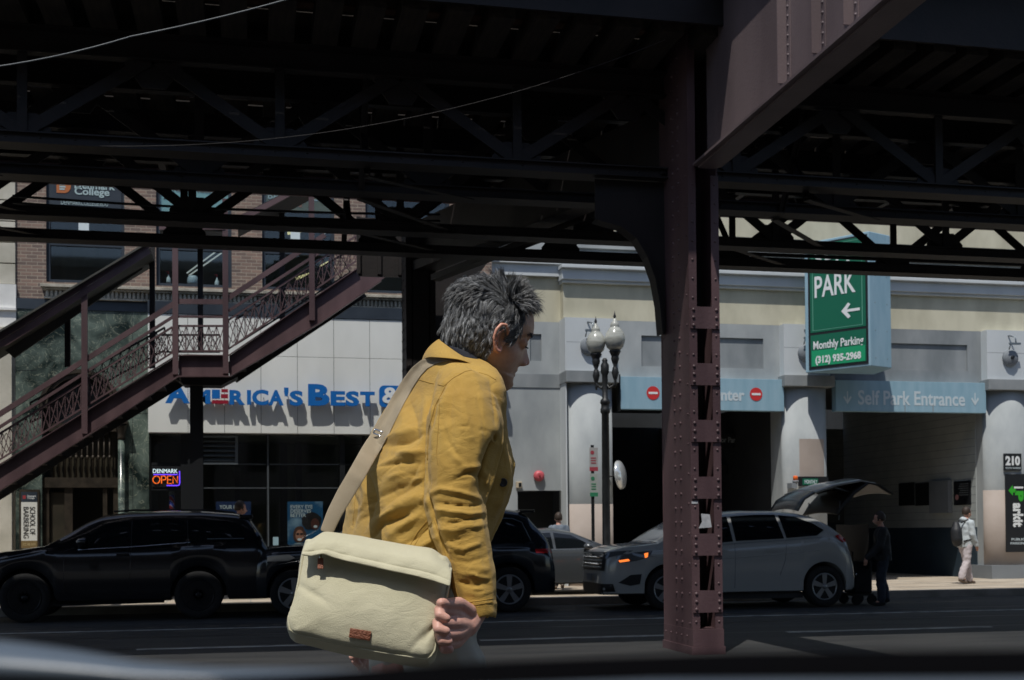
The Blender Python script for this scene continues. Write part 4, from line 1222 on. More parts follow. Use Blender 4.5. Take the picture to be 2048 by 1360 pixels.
# big projecting sign: a box turned across the pavement
def solve_sign():
    return None
pr = thing('projecting_sign', 'large green self park sign in a pale blue box hanging over the pavement', 'sign', (14, 24.6, 3.4))
nr = at(1741, 732, 24.9)                     # bottom right edge, nearest the camera
Yfar = 26.25
fl = at(1611, 747, Yfar)
ztop = at(1741, 462, 24.9).z
zb = nr.z
print('sign', nr, fl, ztop)
B0 = Vector((fl.x, Yfar, 0)); B1 = Vector((nr.x, nr.y, 0))
B2 = Vector((at(1783, 700, 25.2).x, 25.2, 0)); B3 = Vector((B2.x + .15, Yfar, 0))
mb = MB(); mb.prism([(B0.x, B0.y), (B1.x, B1.y), (B2.x, B2.y), (B3.x, B3.y)], (0, 0, zb), (1, 0, 0), (0, 1, 0), (0, 0, ztop - zb))
obj('box', mb, M['blue_sign'], pr, bevel=.02)
fx = (B1 - B0); Ls = fx.length; fx.normalize(); fn = Vector((fx.y, -fx.x, 0))
if fn.x > 0: fn = -fn
SO = B0 + Vector((0, 0, zb))
Hs = ztop - zb
def splate(x0, x1, z0, z1, d0, d1, mat, name):
    """x along the face as a share of its length, z in metres from its bottom"""
    o = SO + fx * (x0 * Ls) + Vector((0, 0, z0))
    mb = MB(); mb.prism([(0, 0), ((x1 - x0) * Ls, 0), ((x1 - x0) * Ls, z1 - z0), (0, z1 - z0)], o + fn * d0, fx, (0, 0, 1), fn * (d1 - d0))
    return obj(name, mb, mat, pr)
splate(.06, .975, .06, Hs - .06, .001, .012, M['black'], 'black_border')
zs = Hs * .29
splate(.095, .945, zs + .03, Hs - .1, .0121, .02, M['sign_green'], 'green_panel')
splate(.095, .945, .12, zs - .03, .0121, .02, M['sign_green'], 'green_panel')
splate(.11, .93, .13, .13 + (zs - .16) * .5, .0201, .022, M['sign_green2'], 'bright_strip')
lw = new_mat('thin_green_line', (.12, .33, .24), .4)
for a, b_, c, d in ((.13, .90, zs + .07, zs + .08), (.13, .90, Hs - .15, Hs - .14), (.13, .14, zs + .0801, Hs - .151), (.89, .90, zs + .0801, Hs - .151)): splate(a, b_, c, d, .0201, .022, lw, 'thin_line')
def stext(s, x0, x1, z0, z1, bold=.02):
    me = fit_text(s, x0 * Ls, x1 * Ls, z0, z1, 0, bold, .006, ax=fx, az=(0, 0, 1), origin=SO + fn * .0225)
    # the helper extrudes along ax x az
    return obj('lettering', me, M['sign_white'], pr)
stext('PARK', .17, .80, zs + (Hs - zs) * .385, zs + (Hs - zs) * .615, .015)
stext('SELF', .17, .80, zs + (Hs - zs) * .68, zs + (Hs - zs) * .90, .015)
stext('Monthly Parking', .14, .91, zs * .52, zs * .80, .02)
stext('(312) 935-2968', .17, .87, zs * .16, zs * .41, .04)
o = SO + fx * (.58 * Ls) + Vector((0, 0, zs + (Hs - zs) * .20)) + fn * .0225
pts = [(-1, 0), (-.25, .95), (.0, .72), (-.38, .16), (1, .16), (1, -.16), (-.38, -.16), (0, -.72), (-.25, -.95)]
mb = MB(); mb.prism([((x + 1) / 2 * .28 * Ls, z * .19) for x, z in pts], o, fx, (0, 0, 1), fn * .006)
obj('arrow', mb, M['sign_white'], pr)
mb = MB()
mb.box(B2.x - .25, B2.x - .15, Yfar + .001, GYP + .3, zb + .5, zb + .6); mb.box(B2.x - .25, B2.x - .15, Yfar + .001, GYP + .3, zb + 1.6, zb + 1.7)
obj('wall_bracket', mb, M['alu'], pr)
mb = MB()
for z in np.arange(.2, Hs - .1, .62):
    for s_ in (.25, .8): p = B1.lerp(B2, s_); nn = Vector(((B2 - B1).y, -(B2 - B1).x, 0)).normalized(); mb.dome(p + Vector((0, 0, zb + z)) + nn * .001, .012, nn, 6)
obj('rivets', mb, M['grey_mid'], pr)

# smaller signs and fittings
def flat_sign(name, label, px4, Y, mat, d=.03, cat='sign'):
    q = rect(*px4, Y)
    t = thing(name, label, cat, (q[0], Y, q[2])); obj('board', MB().box(q[0], q[1], Y, Y + d, q[2], q[3]), mat, t)
    return t, q
Y2 = GYP - .07
t, q = flat_sign('number_sign', 'black house number sign on the right garage pier', (2008, 907, 2043, 941), Y2, M['black'])
wtext('210', 2011, 912, 2040, 931, Y2 - .001, t, M['sign_white'], .05)
wtext('SOUTH WABASH', 2011, 934, 2041, 938, Y2 - .001, t, wt2, .0)
t, q = flat_sign('parking_banner', 'tall black banner with a green arrow and sideways lettering on the right pier', (2012, 948, 2066, 1104), Y2, M['black'])
# sideways lettering: 'iParkit'
gp = new_mat('vivid_green', (.03, .38, .02), .5)
a = at(2026, 1052, Y2); b = at(2047, 1052, Y2); zt1 = at(2036, 1006, Y2).z; zb1 = at(2036, 1054, Y2).z
obj('lettering', fit_text('arkit', 0, zt1 - zb1, a.x, b.x, 0, .045, .004, ax=(0, 0, -1), az=(1, 0, 0), origin=(0, Y2 - .001, zt1)), M['sign_white'], t)
zt2 = at(2036, 982, Y2).z; zb2 = at(2036, 1003, Y2).z
obj('lettering', fit_text('P', 0, zt2 - zb2, at(2030, 990, Y2).x, at(2047, 990, Y2).x, 0, .06, .004, ax=(0, 0, -1), az=(1, 0, 0), origin=(0, Y2 - .001, zt2)), gp, t)
obj('lettering', fit_text('i', 0, .05, at(2028, 990, Y2).x, at(2047, 990, Y2).x, 0, .05, .004, ax=(0, 0, -1), az=(1, 0, 0), origin=(0, Y2 - .001, at(2036, 973, Y2).z)), M['sign_white'], t)
c = at(2024, 981, Y2)
obj('green_arrow', MB().prism([(-.10, .0), (.02, .13), (.02, .05), (.10, .05), (.10, -.05), (.02, -.05), (.02, -.13)], (c.x, Y2 - .001, c.z), (1, 0, 0), (0, 0, 1), (0, -.004, 0)), gp, t)
wtext('PUBLIC', 2023, 1076, 2050, 1081, Y2 - .001, t, wt2, .01); wtext('PARKING', 2021, 1084, 2054, 1089, Y2 - .001, t, wt2, .01)
# notices on the receding side wall
def on_wall(px, py):
    d = ray(px, py); return CAM_POS + d * ((X2b - .01 - CAM_POS.x) / d.x)
def wall_board(name, label, px4, mat, cat, d=.03):
    a = on_wall(px4[0], (px4[1] + px4[3]) / 2); b = on_wall(px4[2], (px4[1] + px4[3]) / 2); m_ = (px4[0] + px4[2]) / 2
    z1, z0 = on_wall(m_, px4[1]).z, on_wall(m_, px4[3]).z
    t = thing(name, label, cat, (X2b, a.y, z0)); obj('board', MB().box(X2b - .004 - d, X2b - .004, b.y, a.y, z0, z1), mat, t)
    return t, (a.y, b.y, z0, z1)
wall_board('notice_board', 'left half of the dark notice board on the pale side wall', (1799, 966, 1829, 1011), M['frame'], 'sign')
wall_board('notice_board', 'right half of the dark notice board on the pale side wall', (1832, 966, 1862, 1011), M['frame'], 'sign')
wall_board('wall_cabinet', 'grey metal cabinet between the notices on the pale side wall', (1866, 962, 1904, 1026), M['grey_dark'], 'cabinet', .12)
t, q = wall_board('notice_board', 'black notice with a small no entry symbol above the pedestrian', (1909, 962, 1942, 1010), M['black'], 'sign')
Ln = q[0] - q[1]
for k in range(6):
    z = q[3] - .07 - k * .055; obj('text_line', MB().box(X2b - .038, X2b - .0345, q[1] + .1 * Ln, q[1] + (.6 + .06 * (k % 3)) * Ln, z - .012, z), M['grey_mid'], t)
mb = MB(); mb.lathe([(.07, 0), (.07, .004)], (X2b - .0345, q[0] - .2 * Ln, q[2] + .2), 18, (-1, 0, 0)); obj('symbol', mb, new_mat('dull_pink', (.4, .2, .2), .5), t)
# dim sign inside the dark opening
Yd = GY + 3
t, q = flat_sign('hanging_sign', 'dim grey lettered sign deep inside the left garage opening', (1436, 868, 1530, 896), Yd, M['black'])
wtext('for Parking Ticket', 1439, 874, 1521, 889, Yd - .001, t, new_mat('dim_letters', (.22, .25, .27), .5), .02)
t, q = flat_sign('hanging_sign', 'lower dim sign deep inside the left garage opening', (1436, 930, 1502, 947), Yd + .5, M['black'])
# convex mirror
c = at(1240, 950, GY - .3)
t = thing('convex_mirror', 'round convex traffic mirror at the left edge of the dark opening', 'mirror', (c.x, GY - .3, c.z))
ax_ = Vector((.80, -.55, .12)).normalized()
mb = MB(); mb.lathe([(.33, -.03), (.335, 0), (.31, .05), (.22, .09), (.11, .11), (.01, .118)], c, 36, ax_)
obj('mirror_disc', mb, new_mat('pale_mirror_face', (.75, .78, .78), .12, .55), t)
mb = MB(); mb.tube([c - ax_ * .03, c + Vector((-.35, .1, -.04))], .02, 8); obj('arm', mb, M['frame'], t)
# pier lamps: dark round vents on the blocks
for (P, u, v, lb) in ((P1, 1178, 692, 'dark round wall lamp on the left garage pier, behind the street lamp'), (P2, 1612, 706, 'dark round wall lamp on the middle garage pier, half hidden by the green sign'), (P3, 2020, 716, 'dark round wall lamp on the right garage pier')):
    c = at(u, v, GYP - .02)
    t = thing('wall_lamp', lb, 'wall lamp', (c.x, GYP, c.z), 'round lamps on the garage piers')
    mb = MB(); mb.lathe([(.20, 0), (.21, .05), (.17, .10), (.02, .12)], (c.x, GYP - .0, c.z), 30, (0, -1, 0)); obj('dish', mb, M['grey_dark'], t)
    mb = MB(); mb.lathe([(.05, .1), (.04, .16)], (c.x, GYP, c.z), 12, (0, -1, 0)); obj('hub', mb, M['black'], t)
    mb = MB(); z_ = c.z + .30
    mb.box(c.x - .13, c.x + .17, GYP - .22, GYP - .17, z_, z_ + .05); mb.tube([(c.x + .05, GYP - .2, z_ + .05), (c.x + .06, GYP - .15, z_ + .2), (c.x - .02, GYP - .02, z_ + .25), (c.x - .02, GYP, z_ + .25)], .018, 6)
    mb.tube([(c.x - .1, GYP - .2, z_), (c.x - .12, GYP - .16, c.z + .18)], .015, 5)
    obj('bracket', mb, M['alu'], t)
# alarm bell and small box above the side door
c = at(1077, 952, Yl); t = thing('alarm_bell', 'round pinkish red alarm bell over the dark side doorway', 'alarm', (c.x, Yl, c.z))
mb = MB(); mb.lathe([(.10, 0), (.125, .03), (.12, .08), (.06, .12)], (c.x, Yl - .0, c.z), 28, (0, -1, 0)); obj('gong', mb, M['alarm'], t)
mb = MB(); mb.lathe([(.025, .12), (.02, .14)], (c.x, Yl, c.z), 10, (0, -1, 0)); obj('bolt', mb, M['dark_red'], t)
q = rect(1033, 963, 1044, 976, Yl - .08); t = thing('door_sensor', 'small tan box on the wall left of the alarm bell', 'box', (q[0], Yl, q[2]))
obj('housing', MB().box(q[0], q[1], Yl - .08, Yl - .001, q[2], q[3]), M['tan'], t, bevel=.008)
obj('lens', MB().box(q[0] + .05, q[1] - .015, Yl - .088, Yl - .0805, q[2] + .03, q[3] - .03), M['frame'], t)
# beacon
c = at(1591, 966, GYP - .15); t = thing('beacon_light', 'orange warning beacon with a horn on the middle garage pier', 'beacon', c)
mb = MB(); mb.box(c.x - .12, c.x + .02, c.y - .05, GYP + .05, c.z - .12, c.z + .0); mb.lathe([(.06, 0), (.075, .03), (.075, .06)], (c.x, c.y, c.z + .001), 14); obj('base', mb, M['grey_dark'], t)
mb = MB(); mb.lathe([(.055, .062), (.055, .15), (.04, .17)], (c.x, c.y, c.z), 14); obj('orange_lens', mb, new_mat('orange_lens', (.8, .14, .02), .3), t)
t, q = flat_sign('small_green_sign', 'dark sign with a green monthly panel behind the raised tailgate', (1597, 953, 1657, 972), GYP - .12, M['black'])
q = rect(1605, 957, 1636, 970, GYP - .12); obj('green_panel', MB().box(q[0], q[1], GYP - .124, GYP - .1205, q[2], q[3]), M['sign_green'], t)
obj('lettering', fit_text('MONTHLY', q[0] + .05, q[1] - .02, q[2] + .03, q[3] - .03, GYP - .1245, .02, .003), wt2, t)

# ================================================================== street lamp
lp = at(1213, 1090, 24.0)
LX = lp.x; LYy = 24.0
t = thing('street_lamp', 'black cast iron street lamp with two glass acorn globes', 'street lamp', (LX, LYy, .13))
zt = at(1213, 740, LYy).z
mb = MB(); mb.lathe([(.20, .13), (.20, .25), (.16, .3), (.15, .5), (.17, .55), (.12, .6), (.085, .75), (.075, zt - .9), (.10, zt - .87), (.10, zt - .8), (.085, zt - .77), (.085, zt - .7), (.105, zt - .68), (.095, zt - .62), (.06, zt - .58), (.06, zt - .1), (.085, zt - .05), (.085, zt + .1), (.05, zt + .16), (.06, zt + .2), (.03, zt + .24)], (LX, LYy, 0), 20)
obj('post', mb, M['lamp_iron'], t)
M['globe'] = rough_mat('ribbed_lamp_glass', (.30, .31, .28), (.44, .45, .41), 5, .18, stretch=(1, 1, 4))
for (u, vtop, vcol, side, yo) in ((1192, 634, 710, -1, .08), (1230, 623, 704, 1, -.08)):
    Yg = LYy + yo
    c = at(u, vcol, Yg); gx = c.x; gz0 = c.z
    top = at(u, vtop, Yg).z; H = top - gz0
    s = H / .82
    arm = obj('arm', MB().tube([(LX, LYy, zt - .25), (LX + (gx - LX) * .4, LYy + yo * .4, zt - .38), (gx, Yg, zt - .30), (gx, Yg, gz0 - .2)], [.035, .03, .03, .03], 8), M['lamp_iron'], t)
    mb = MB(); mb.lathe([(.015, -.72), (.03, -.66), (.02, -.6), (.05, -.52), (.075, -.42), (.055, -.33), (.035, -.28), (.06, -.22), (.085, -.14), (.07, -.05), (.05, 0)], (gx, Yg, gz0 - .0), 16)
    obj('finial', mb, M['lamp_iron'], arm)
    mb = MB(); mb.lathe([(.05, -.02), (.06, .01), (.11, .12 * s), (.125, .15 * s), (.10, .155 * s)], (gx, Yg, gz0 - .13 * s), 18)
    obj('cup', mb, M['lamp_iron'], arm)
    mb = MB(); mb.lathe([(.10 * s, .03 * s), (.17 * s, .10 * s), (.205 * s, .22 * s), (.205 * s, .30 * s), (.17 * s, .40 * s), (.11 * s, .48 * s), (.085 * s, .51 * s), (.095 * s, .53 * s), (.08 * s, .58 * s), (.04 * s, .64 * s), (.03 * s, .68 * s)], (gx, Yg, gz0), 28)
    obj('globe', mb, M['globe'], t)
    mb = MB(); mb.lathe([(.02, .68 * s), (.03, .72 * s), (.012, .78 * s), (.005, .83 * s)], (gx, Yg, gz0), 10)
    obj('spike', mb, M['lamp_iron'], t)
# parking regulation signs on their own post
sp_ = at(1186, 1000, 23.6)
t = thing('sign_post', 'thin post with two small parking regulation signs beside the street lamp', 'street sign', (sp_.x, 23.6, .13))
obj('post', MB().box(sp_.x - .03, sp_.x + .03, 23.6, 23.63, .13, at(1186, 890, 23.6).z), M['frame'], t)
for (px4, m1, m2, nm) in (((1179, 895, 1196, 942), (.36, .36, .36), (.35, .05, .07), 'red_sign'), ((1180, 947, 1196, 993), (.34, .37, .35), (.03, .2, .10), 'green_sign')):
    q = rect(*px4, 23.58)
    o = obj(nm, MB().box(q[0], q[1], 23.585, 23.59, q[2], q[3]), new_mat(nm + '_face', m1, .5), t, bevel=.002)
    m2m = new_mat(nm + '_print', m2, .5)
    obj('print', MB().box(q[0], q[1], 23.581, 23.5845, q[2], q[2] + .08), m2m, o)
    obj('print', MB().lathe([(.04, 0), (.04, .003)], (q[0] + .06, 23.584, q[3] - .1), 14, (0, -1, 0)), m2m, o)
    for k in range(3): obj('print', MB().box(q[0] + .03, q[1] - .04, 23.581, 23.5845, q[3] - .22 - k * .05, q[3] - .20 - k * .05), m2m, o)
# ================================================================== covered stairs up to the platform
N0, F0 = 22.7, 24.0            # near and far side of the stairs
st = thing('station_staircase', 'covered maroon steel staircase climbing across the brick building', 'staircase', (at(400, 1100, N0).x, N0, 0))
def w2(u, v, Y): p = at(u, v, Y); return p
def shape(name, pts, Y, th, mat='steel', label=None):
    P = [at(u, v, Y) for u, v in pts]
    mb = MB(); mb.prism([(p.x, p.z) for p in P], (0, Y, 0), (1, 0, 0), (0, 0, 1), (0, th, 0))
    return obj(name, mb, M[mat], st, label)
def rod(name, a, b, Y, w=.04, h=.04, mat='steel', parent=None, mb=None):
    m_ = mb or MB(); m_.bar(at(*a, Y), at(*b, Y), w, h)
    if mb is None: return obj(name, m_, M[mat], parent or st)
# stringers
shape('lower_stringer', [(-60, 1018), (-60, 968), (345, 718), (357, 712), (357, 752), (350, 757)], N0, .03)
shape('landing_beam', [(357.5, 712), (456, 712), (458, 752), (357.5, 752)], N0, .03)
shape('upper_stringer', [(458.5, 712), (716, 537), (790, 542), (760, 561), (640, 645), (515, 720), (468, 752), (459, 752)], N0, .03)
for pts in ([(-60, 1018), (200, 856), (356, 753)], [(356, 753), (458, 753)], [(459, 753), (515, 721), (640, 646), (762, 562)]):
    for a, b in zip(pts[:-1], pts[1:]):
        m_ = MB(); m_.bar(at(*a, N0 - .06), at(*b, N0 - .06), .12, .02); obj('bottom_flange', m_, M['steel'], st)
for pts in ([(-60, 966), (345, 716)], [(345, 716), (357, 711), (456, 711)], [(457, 711), (716, 536)]):
    for a, b in zip(pts[:-1], pts[1:]):
        m_ = MB(); m_.bar(at(*a, N0 - .04), at(*b, N0 - .04), .08, .015); obj('top_flange', m_, M['steel'], st)
# far stringers and treads (seen from below)
def fz(u, v): p = at(u, v, N0); return p
A0, A1 = at(-60, 990, N0), at(352, 735, N0)
B0_, B1_ = at(460, 732, N0), at(735, 550, N0)
for a, b in ((A0, A1), (B0_, B1_)):
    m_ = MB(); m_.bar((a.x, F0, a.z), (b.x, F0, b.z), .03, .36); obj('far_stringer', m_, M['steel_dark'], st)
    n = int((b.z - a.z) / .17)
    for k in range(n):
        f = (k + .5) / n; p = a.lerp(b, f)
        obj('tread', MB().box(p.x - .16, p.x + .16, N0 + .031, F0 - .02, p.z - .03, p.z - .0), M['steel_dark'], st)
m_ = MB(); m_.box(A1.x, B0_.x, N0 + .031, F0 + .1, at(400, 722, N0).z - .03, at(400, 722, N0).z); obj('landing_floor', m_, M['steel_dark'], st)
m_ = MB(); q = rect(345, 752, 470, 770, N0 + .3); m_.prism([(q[0], q[3]), (q[1] + .05, q[3]), (q[1] - .25, q[2]), (q[0] + .2, q[2])], (0, N0 + .3, 0), (1, 0, 0), (0, 0, 1), (0, .5, 0)); obj('landing_bracket', m_, M['steel_dark'], st)
# posts on the near side
def post(u, v0, v1, Y, w=.10, mat='steel', lab=None):
    p0 = at(u, v1, Y); p1 = at(u, v0, Y)
    xm = (p0.x + p1.x) / 2
    m_ = MB(); m_.box(xm - w / 2, xm + w / 2, Y - .09, Y - .075, p0.z, p1.z); m_.box(xm - w / 2, xm - w / 2 + .014, Y - .0745, Y - .002, p0.z, p1.z); m_.box(xm + w / 2 - .014, xm + w / 2, Y - .0745, Y - .002, p0.z, p1.z)
    return obj('post', m_, M[mat], st)
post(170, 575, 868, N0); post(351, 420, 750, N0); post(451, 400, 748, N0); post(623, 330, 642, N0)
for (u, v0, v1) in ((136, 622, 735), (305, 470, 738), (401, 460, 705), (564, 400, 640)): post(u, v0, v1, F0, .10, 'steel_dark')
# round head of the main support
sp2 = at(392, 1100, N0 + .45)
m_ = MB(); xx0, xx1 = at(380, 900, N0 + .45).x, at(406, 900, N0 + .45).x
m_.box(xx0, xx1, N0 + .45, N0 + .47, .13, q[2]); m_.box(xx0, xx1, N0 + .68, N0 + .70, .13, q[2]); m_.box((xx0 + xx1) / 2 - .01, (xx0 + xx1) / 2 + .01, N0 + .471, N0 + .679, .13, q[2])
m_.box(xx0 - .06, xx1 + .06, N0 + .4, N0 + .75, .13, .17)
obj('support_column', m_, M['black'], st)
# hand rails
for (a, b) in (((-60, 866), (347, 608)), ((-60, 892), (347, 633)), ((457, 596), (650, 470)), ((457, 622), (668, 487))):
    rod('handrail', a, b, N0 - .03, .05, .09 if b[1] in (608, 470) else .05)
for (a, b) in (((351, 603), (451, 604)), ((351, 633), (451, 634))): rod('handrail', a, b, N0 - .03, .05, .09 if a[1] == 603 else .04)
# roofs
shape('roof_beam', [(-60, 699), (-60, 717), (302, 494), (297, 486)], N0 - .1, .06)
m_ = MB()
a = at(-60, 704, N0); b = at(297, 490, N0)
m_.hexa([(a.x, N0 - .2, a.z - .02), (b.x, N0 - .2, b.z - .02), (b.x, F0 + .3, b.z - .02), (a.x, F0 + .3, a.z - .02), (a.x, N0 - .2, a.z + .02), (b.x, N0 - .2, b.z + .02), (b.x, F0 + .3, b.z + .02), (a.x, F0 + .3, a.z + .02)])
M['soffit'] = rough_mat('grey_green_soffit', (.05, .052, .046), (.07, .07, .06), 1, .8)
obj('roof_sheet', m_, M['soffit'], st)
M['soffit'] = rough_mat('grey_green_soffit', (.05, .052, .046), (.07, .07, .06), 1, .8)
shape('roof_soffit', [(10, 700), (28, 716), (285, 538), (275, 522)], F0 - .1, .05, 'soffit')
shape('roof_edge', [(15, 690), (302, 506), (296, 497), (-40, 708)], N0 - .11, .008, 'steel')
shape('roof_beam', [(318, 452), (450, 452), (450, 459), (318, 459)], N0 - .1, .06)
shape('roof_beam', [(478, 432), (573, 385), (580, 392), (490, 440)], N0 - .1, .06)
shape('roof_soffit', [(500, 440), (520, 440), (620, 392), (590, 385)], F0 - .1, .05, 'soffit')
p0 = at(318, 455, N0); p1 = at(450, 455, N0)
m_ = MB(); m_.box(p0.x, p1.x, N0 - .03, F0, p0.z - .03, p0.z + .01); obj('roof_sheet', m_, M['steel_dark'], st)
a = at(475, 436, N0); b = at(760, 290, N0)
m_ = MB(); m_.hexa([(a.x, N0 - .03, a.z - .02), (b.x, N0 - .03, b.z - .02), (b.x, F0 + .1, b.z - .02), (a.x, F0 + .1, a.z - .02), (a.x, N0 - .03, a.z + .02), (b.x, N0 - .03, b.z + .02), (b.x, F0 + .1, b.z + .02), (a.x, F0 + .1, a.z + .02)])
obj('roof_sheet', m_, M['steel_dark'], st)
# lattice railings: top and bottom rail, posts and crossed bars
def lattice(a0, a1, b0, b1, n, Y, mat='steel', dense=1):
    """a0->a1 top rail, b0->b1 bottom rail in photo pixels, n panels"""
    T0, T1, L0, L1 = at(*a0, Y), at(*a1, Y), at(*b0, Y), at(*b1, Y)
    top = MB(); top.bar(T0, T1, .035, .035); ro = obj('railing', top, M[mat], st)
    bt = MB(); bt.bar(L0, L1, .03, .03); obj('rail', bt, M[mat], ro)
    w = .014
    vb = MB(); xb_ = MB()
    for k in range(n + 1):
        f = k / n
        vb.bar(L0.lerp(L1, f), T0.lerp(T1, f), .012, .018)
        if k < n:
            f2 = (k + 1) / n; fm = (f + f2) / 2
            m0 = L0.lerp(L1, fm); m1 = T0.lerp(T1, fm)
            h = T0 - L0
            # diamond between the rails and a light X
            lo = L0.lerp(L1, f); lo2 = L0.lerp(L1, f2); hi = T0.lerp(T1, f); hi2 = T0.lerp(T1, f2)
            xb_.bar(lo, hi2, .01, .014); xb_.bar(lo2 + Vector((0, .012, 0)), hi + Vector((0, .012, 0)), .01, .014)
            if k % 2 == 0 and dense: 
                c = (lo + hi2) / 2
                d = (hi2 - lo).length * .22
                xb_.bar(c + Vector((-d * .8, .024, 0)), c + Vector((0, .024, d * 1.4)), .01, .012); xb_.bar(c + Vector((0, .024, d * 1.4)), c + Vector((d * .8, .024, 0)), .01, .012)
                xb_.bar(c + Vector((d * .8, .024, 0)), c + Vector((0, .024, -d * 1.4)), .01, .012); xb_.bar(c + Vector((0, .024, -d * 1.4)), c + Vector((-d * .8, .024, 0)), .01, .012)
    obj('uprights', vb, M[mat], ro); obj('lattice_bars', xb_, M[mat], ro)
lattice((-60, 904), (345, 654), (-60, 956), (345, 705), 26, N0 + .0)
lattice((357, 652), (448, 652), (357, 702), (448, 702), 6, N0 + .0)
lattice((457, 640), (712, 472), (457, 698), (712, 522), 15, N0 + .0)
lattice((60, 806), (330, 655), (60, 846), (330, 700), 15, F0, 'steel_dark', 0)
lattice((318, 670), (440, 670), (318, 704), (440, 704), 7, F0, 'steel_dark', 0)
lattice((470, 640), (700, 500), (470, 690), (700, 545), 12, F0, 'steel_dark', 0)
# ================================================================== vehicles
M['car_black'] = new_mat('black_car_paint', (0.006, 0.007, 0.009), 0.16, 0.0, 0.55)
M['car_black2'] = new_mat('deep_blue_black_paint', (0.007, 0.010, 0.014), 0.18, 0.0, 0.55)
M['car_white'] = new_mat('white_car_paint', (0.38, 0.385, 0.375), 0.22, 0.0, 0.5)
M['car_silver'] = new_mat('silver_car_paint', (0.085, 0.095, 0.105), 0.25, 0.4, 0.5)
for k_ in ('car_black', 'car_black2', 'car_white', 'car_silver'):
    M[k_].node_tree.nodes['Principled BSDF'].inputs['Coat Weight'].default_value = 0.6
    M[k_].node_tree.nodes['Principled BSDF'].inputs['Coat Roughness'].default_value = 0.05
M['car_glass'] = new_mat('tinted_car_glass', (0.006, 0.008, 0.010), 0.04, 0.0, 0.7)
M['hazy_glass'] = new_mat('hazy_tailgate_glass', (.10, .108, .112), .18, .1, .6)
M['rubber'] = rough_mat('tyre_rubber', (0.006, 0.006, 0.007), (0.012, 0.012, 0.013), 12, 0.85)
M['rim_dark'] = new_mat('dark_rim', (0.018, 0.019, 0.021), 0.35, 0.6)
M['rim_silver'] = new_mat('silver_rim', (0.32, 0.33, 0.34), 0.3, 0.7)
M['chrome'] = new_mat('chrome_trim', (0.55, 0.57, 0.6), 0.15, 1.0)
M['plastic'] = new_mat('black_plastic', (0.012, 0.012, 0.013), 0.55)
M['lamp_orange'] = emit_mat('lit_orange_lamp', (1, .22, .04), 1.5)
M['lamp_red'] = new_mat('red_lamp', (0.35, 0.012, 0.015), 0.15)
M['lamp_clear'] = new_mat('clear_lamp', (0.12, 0.13, 0.14), 0.08, 0.3)

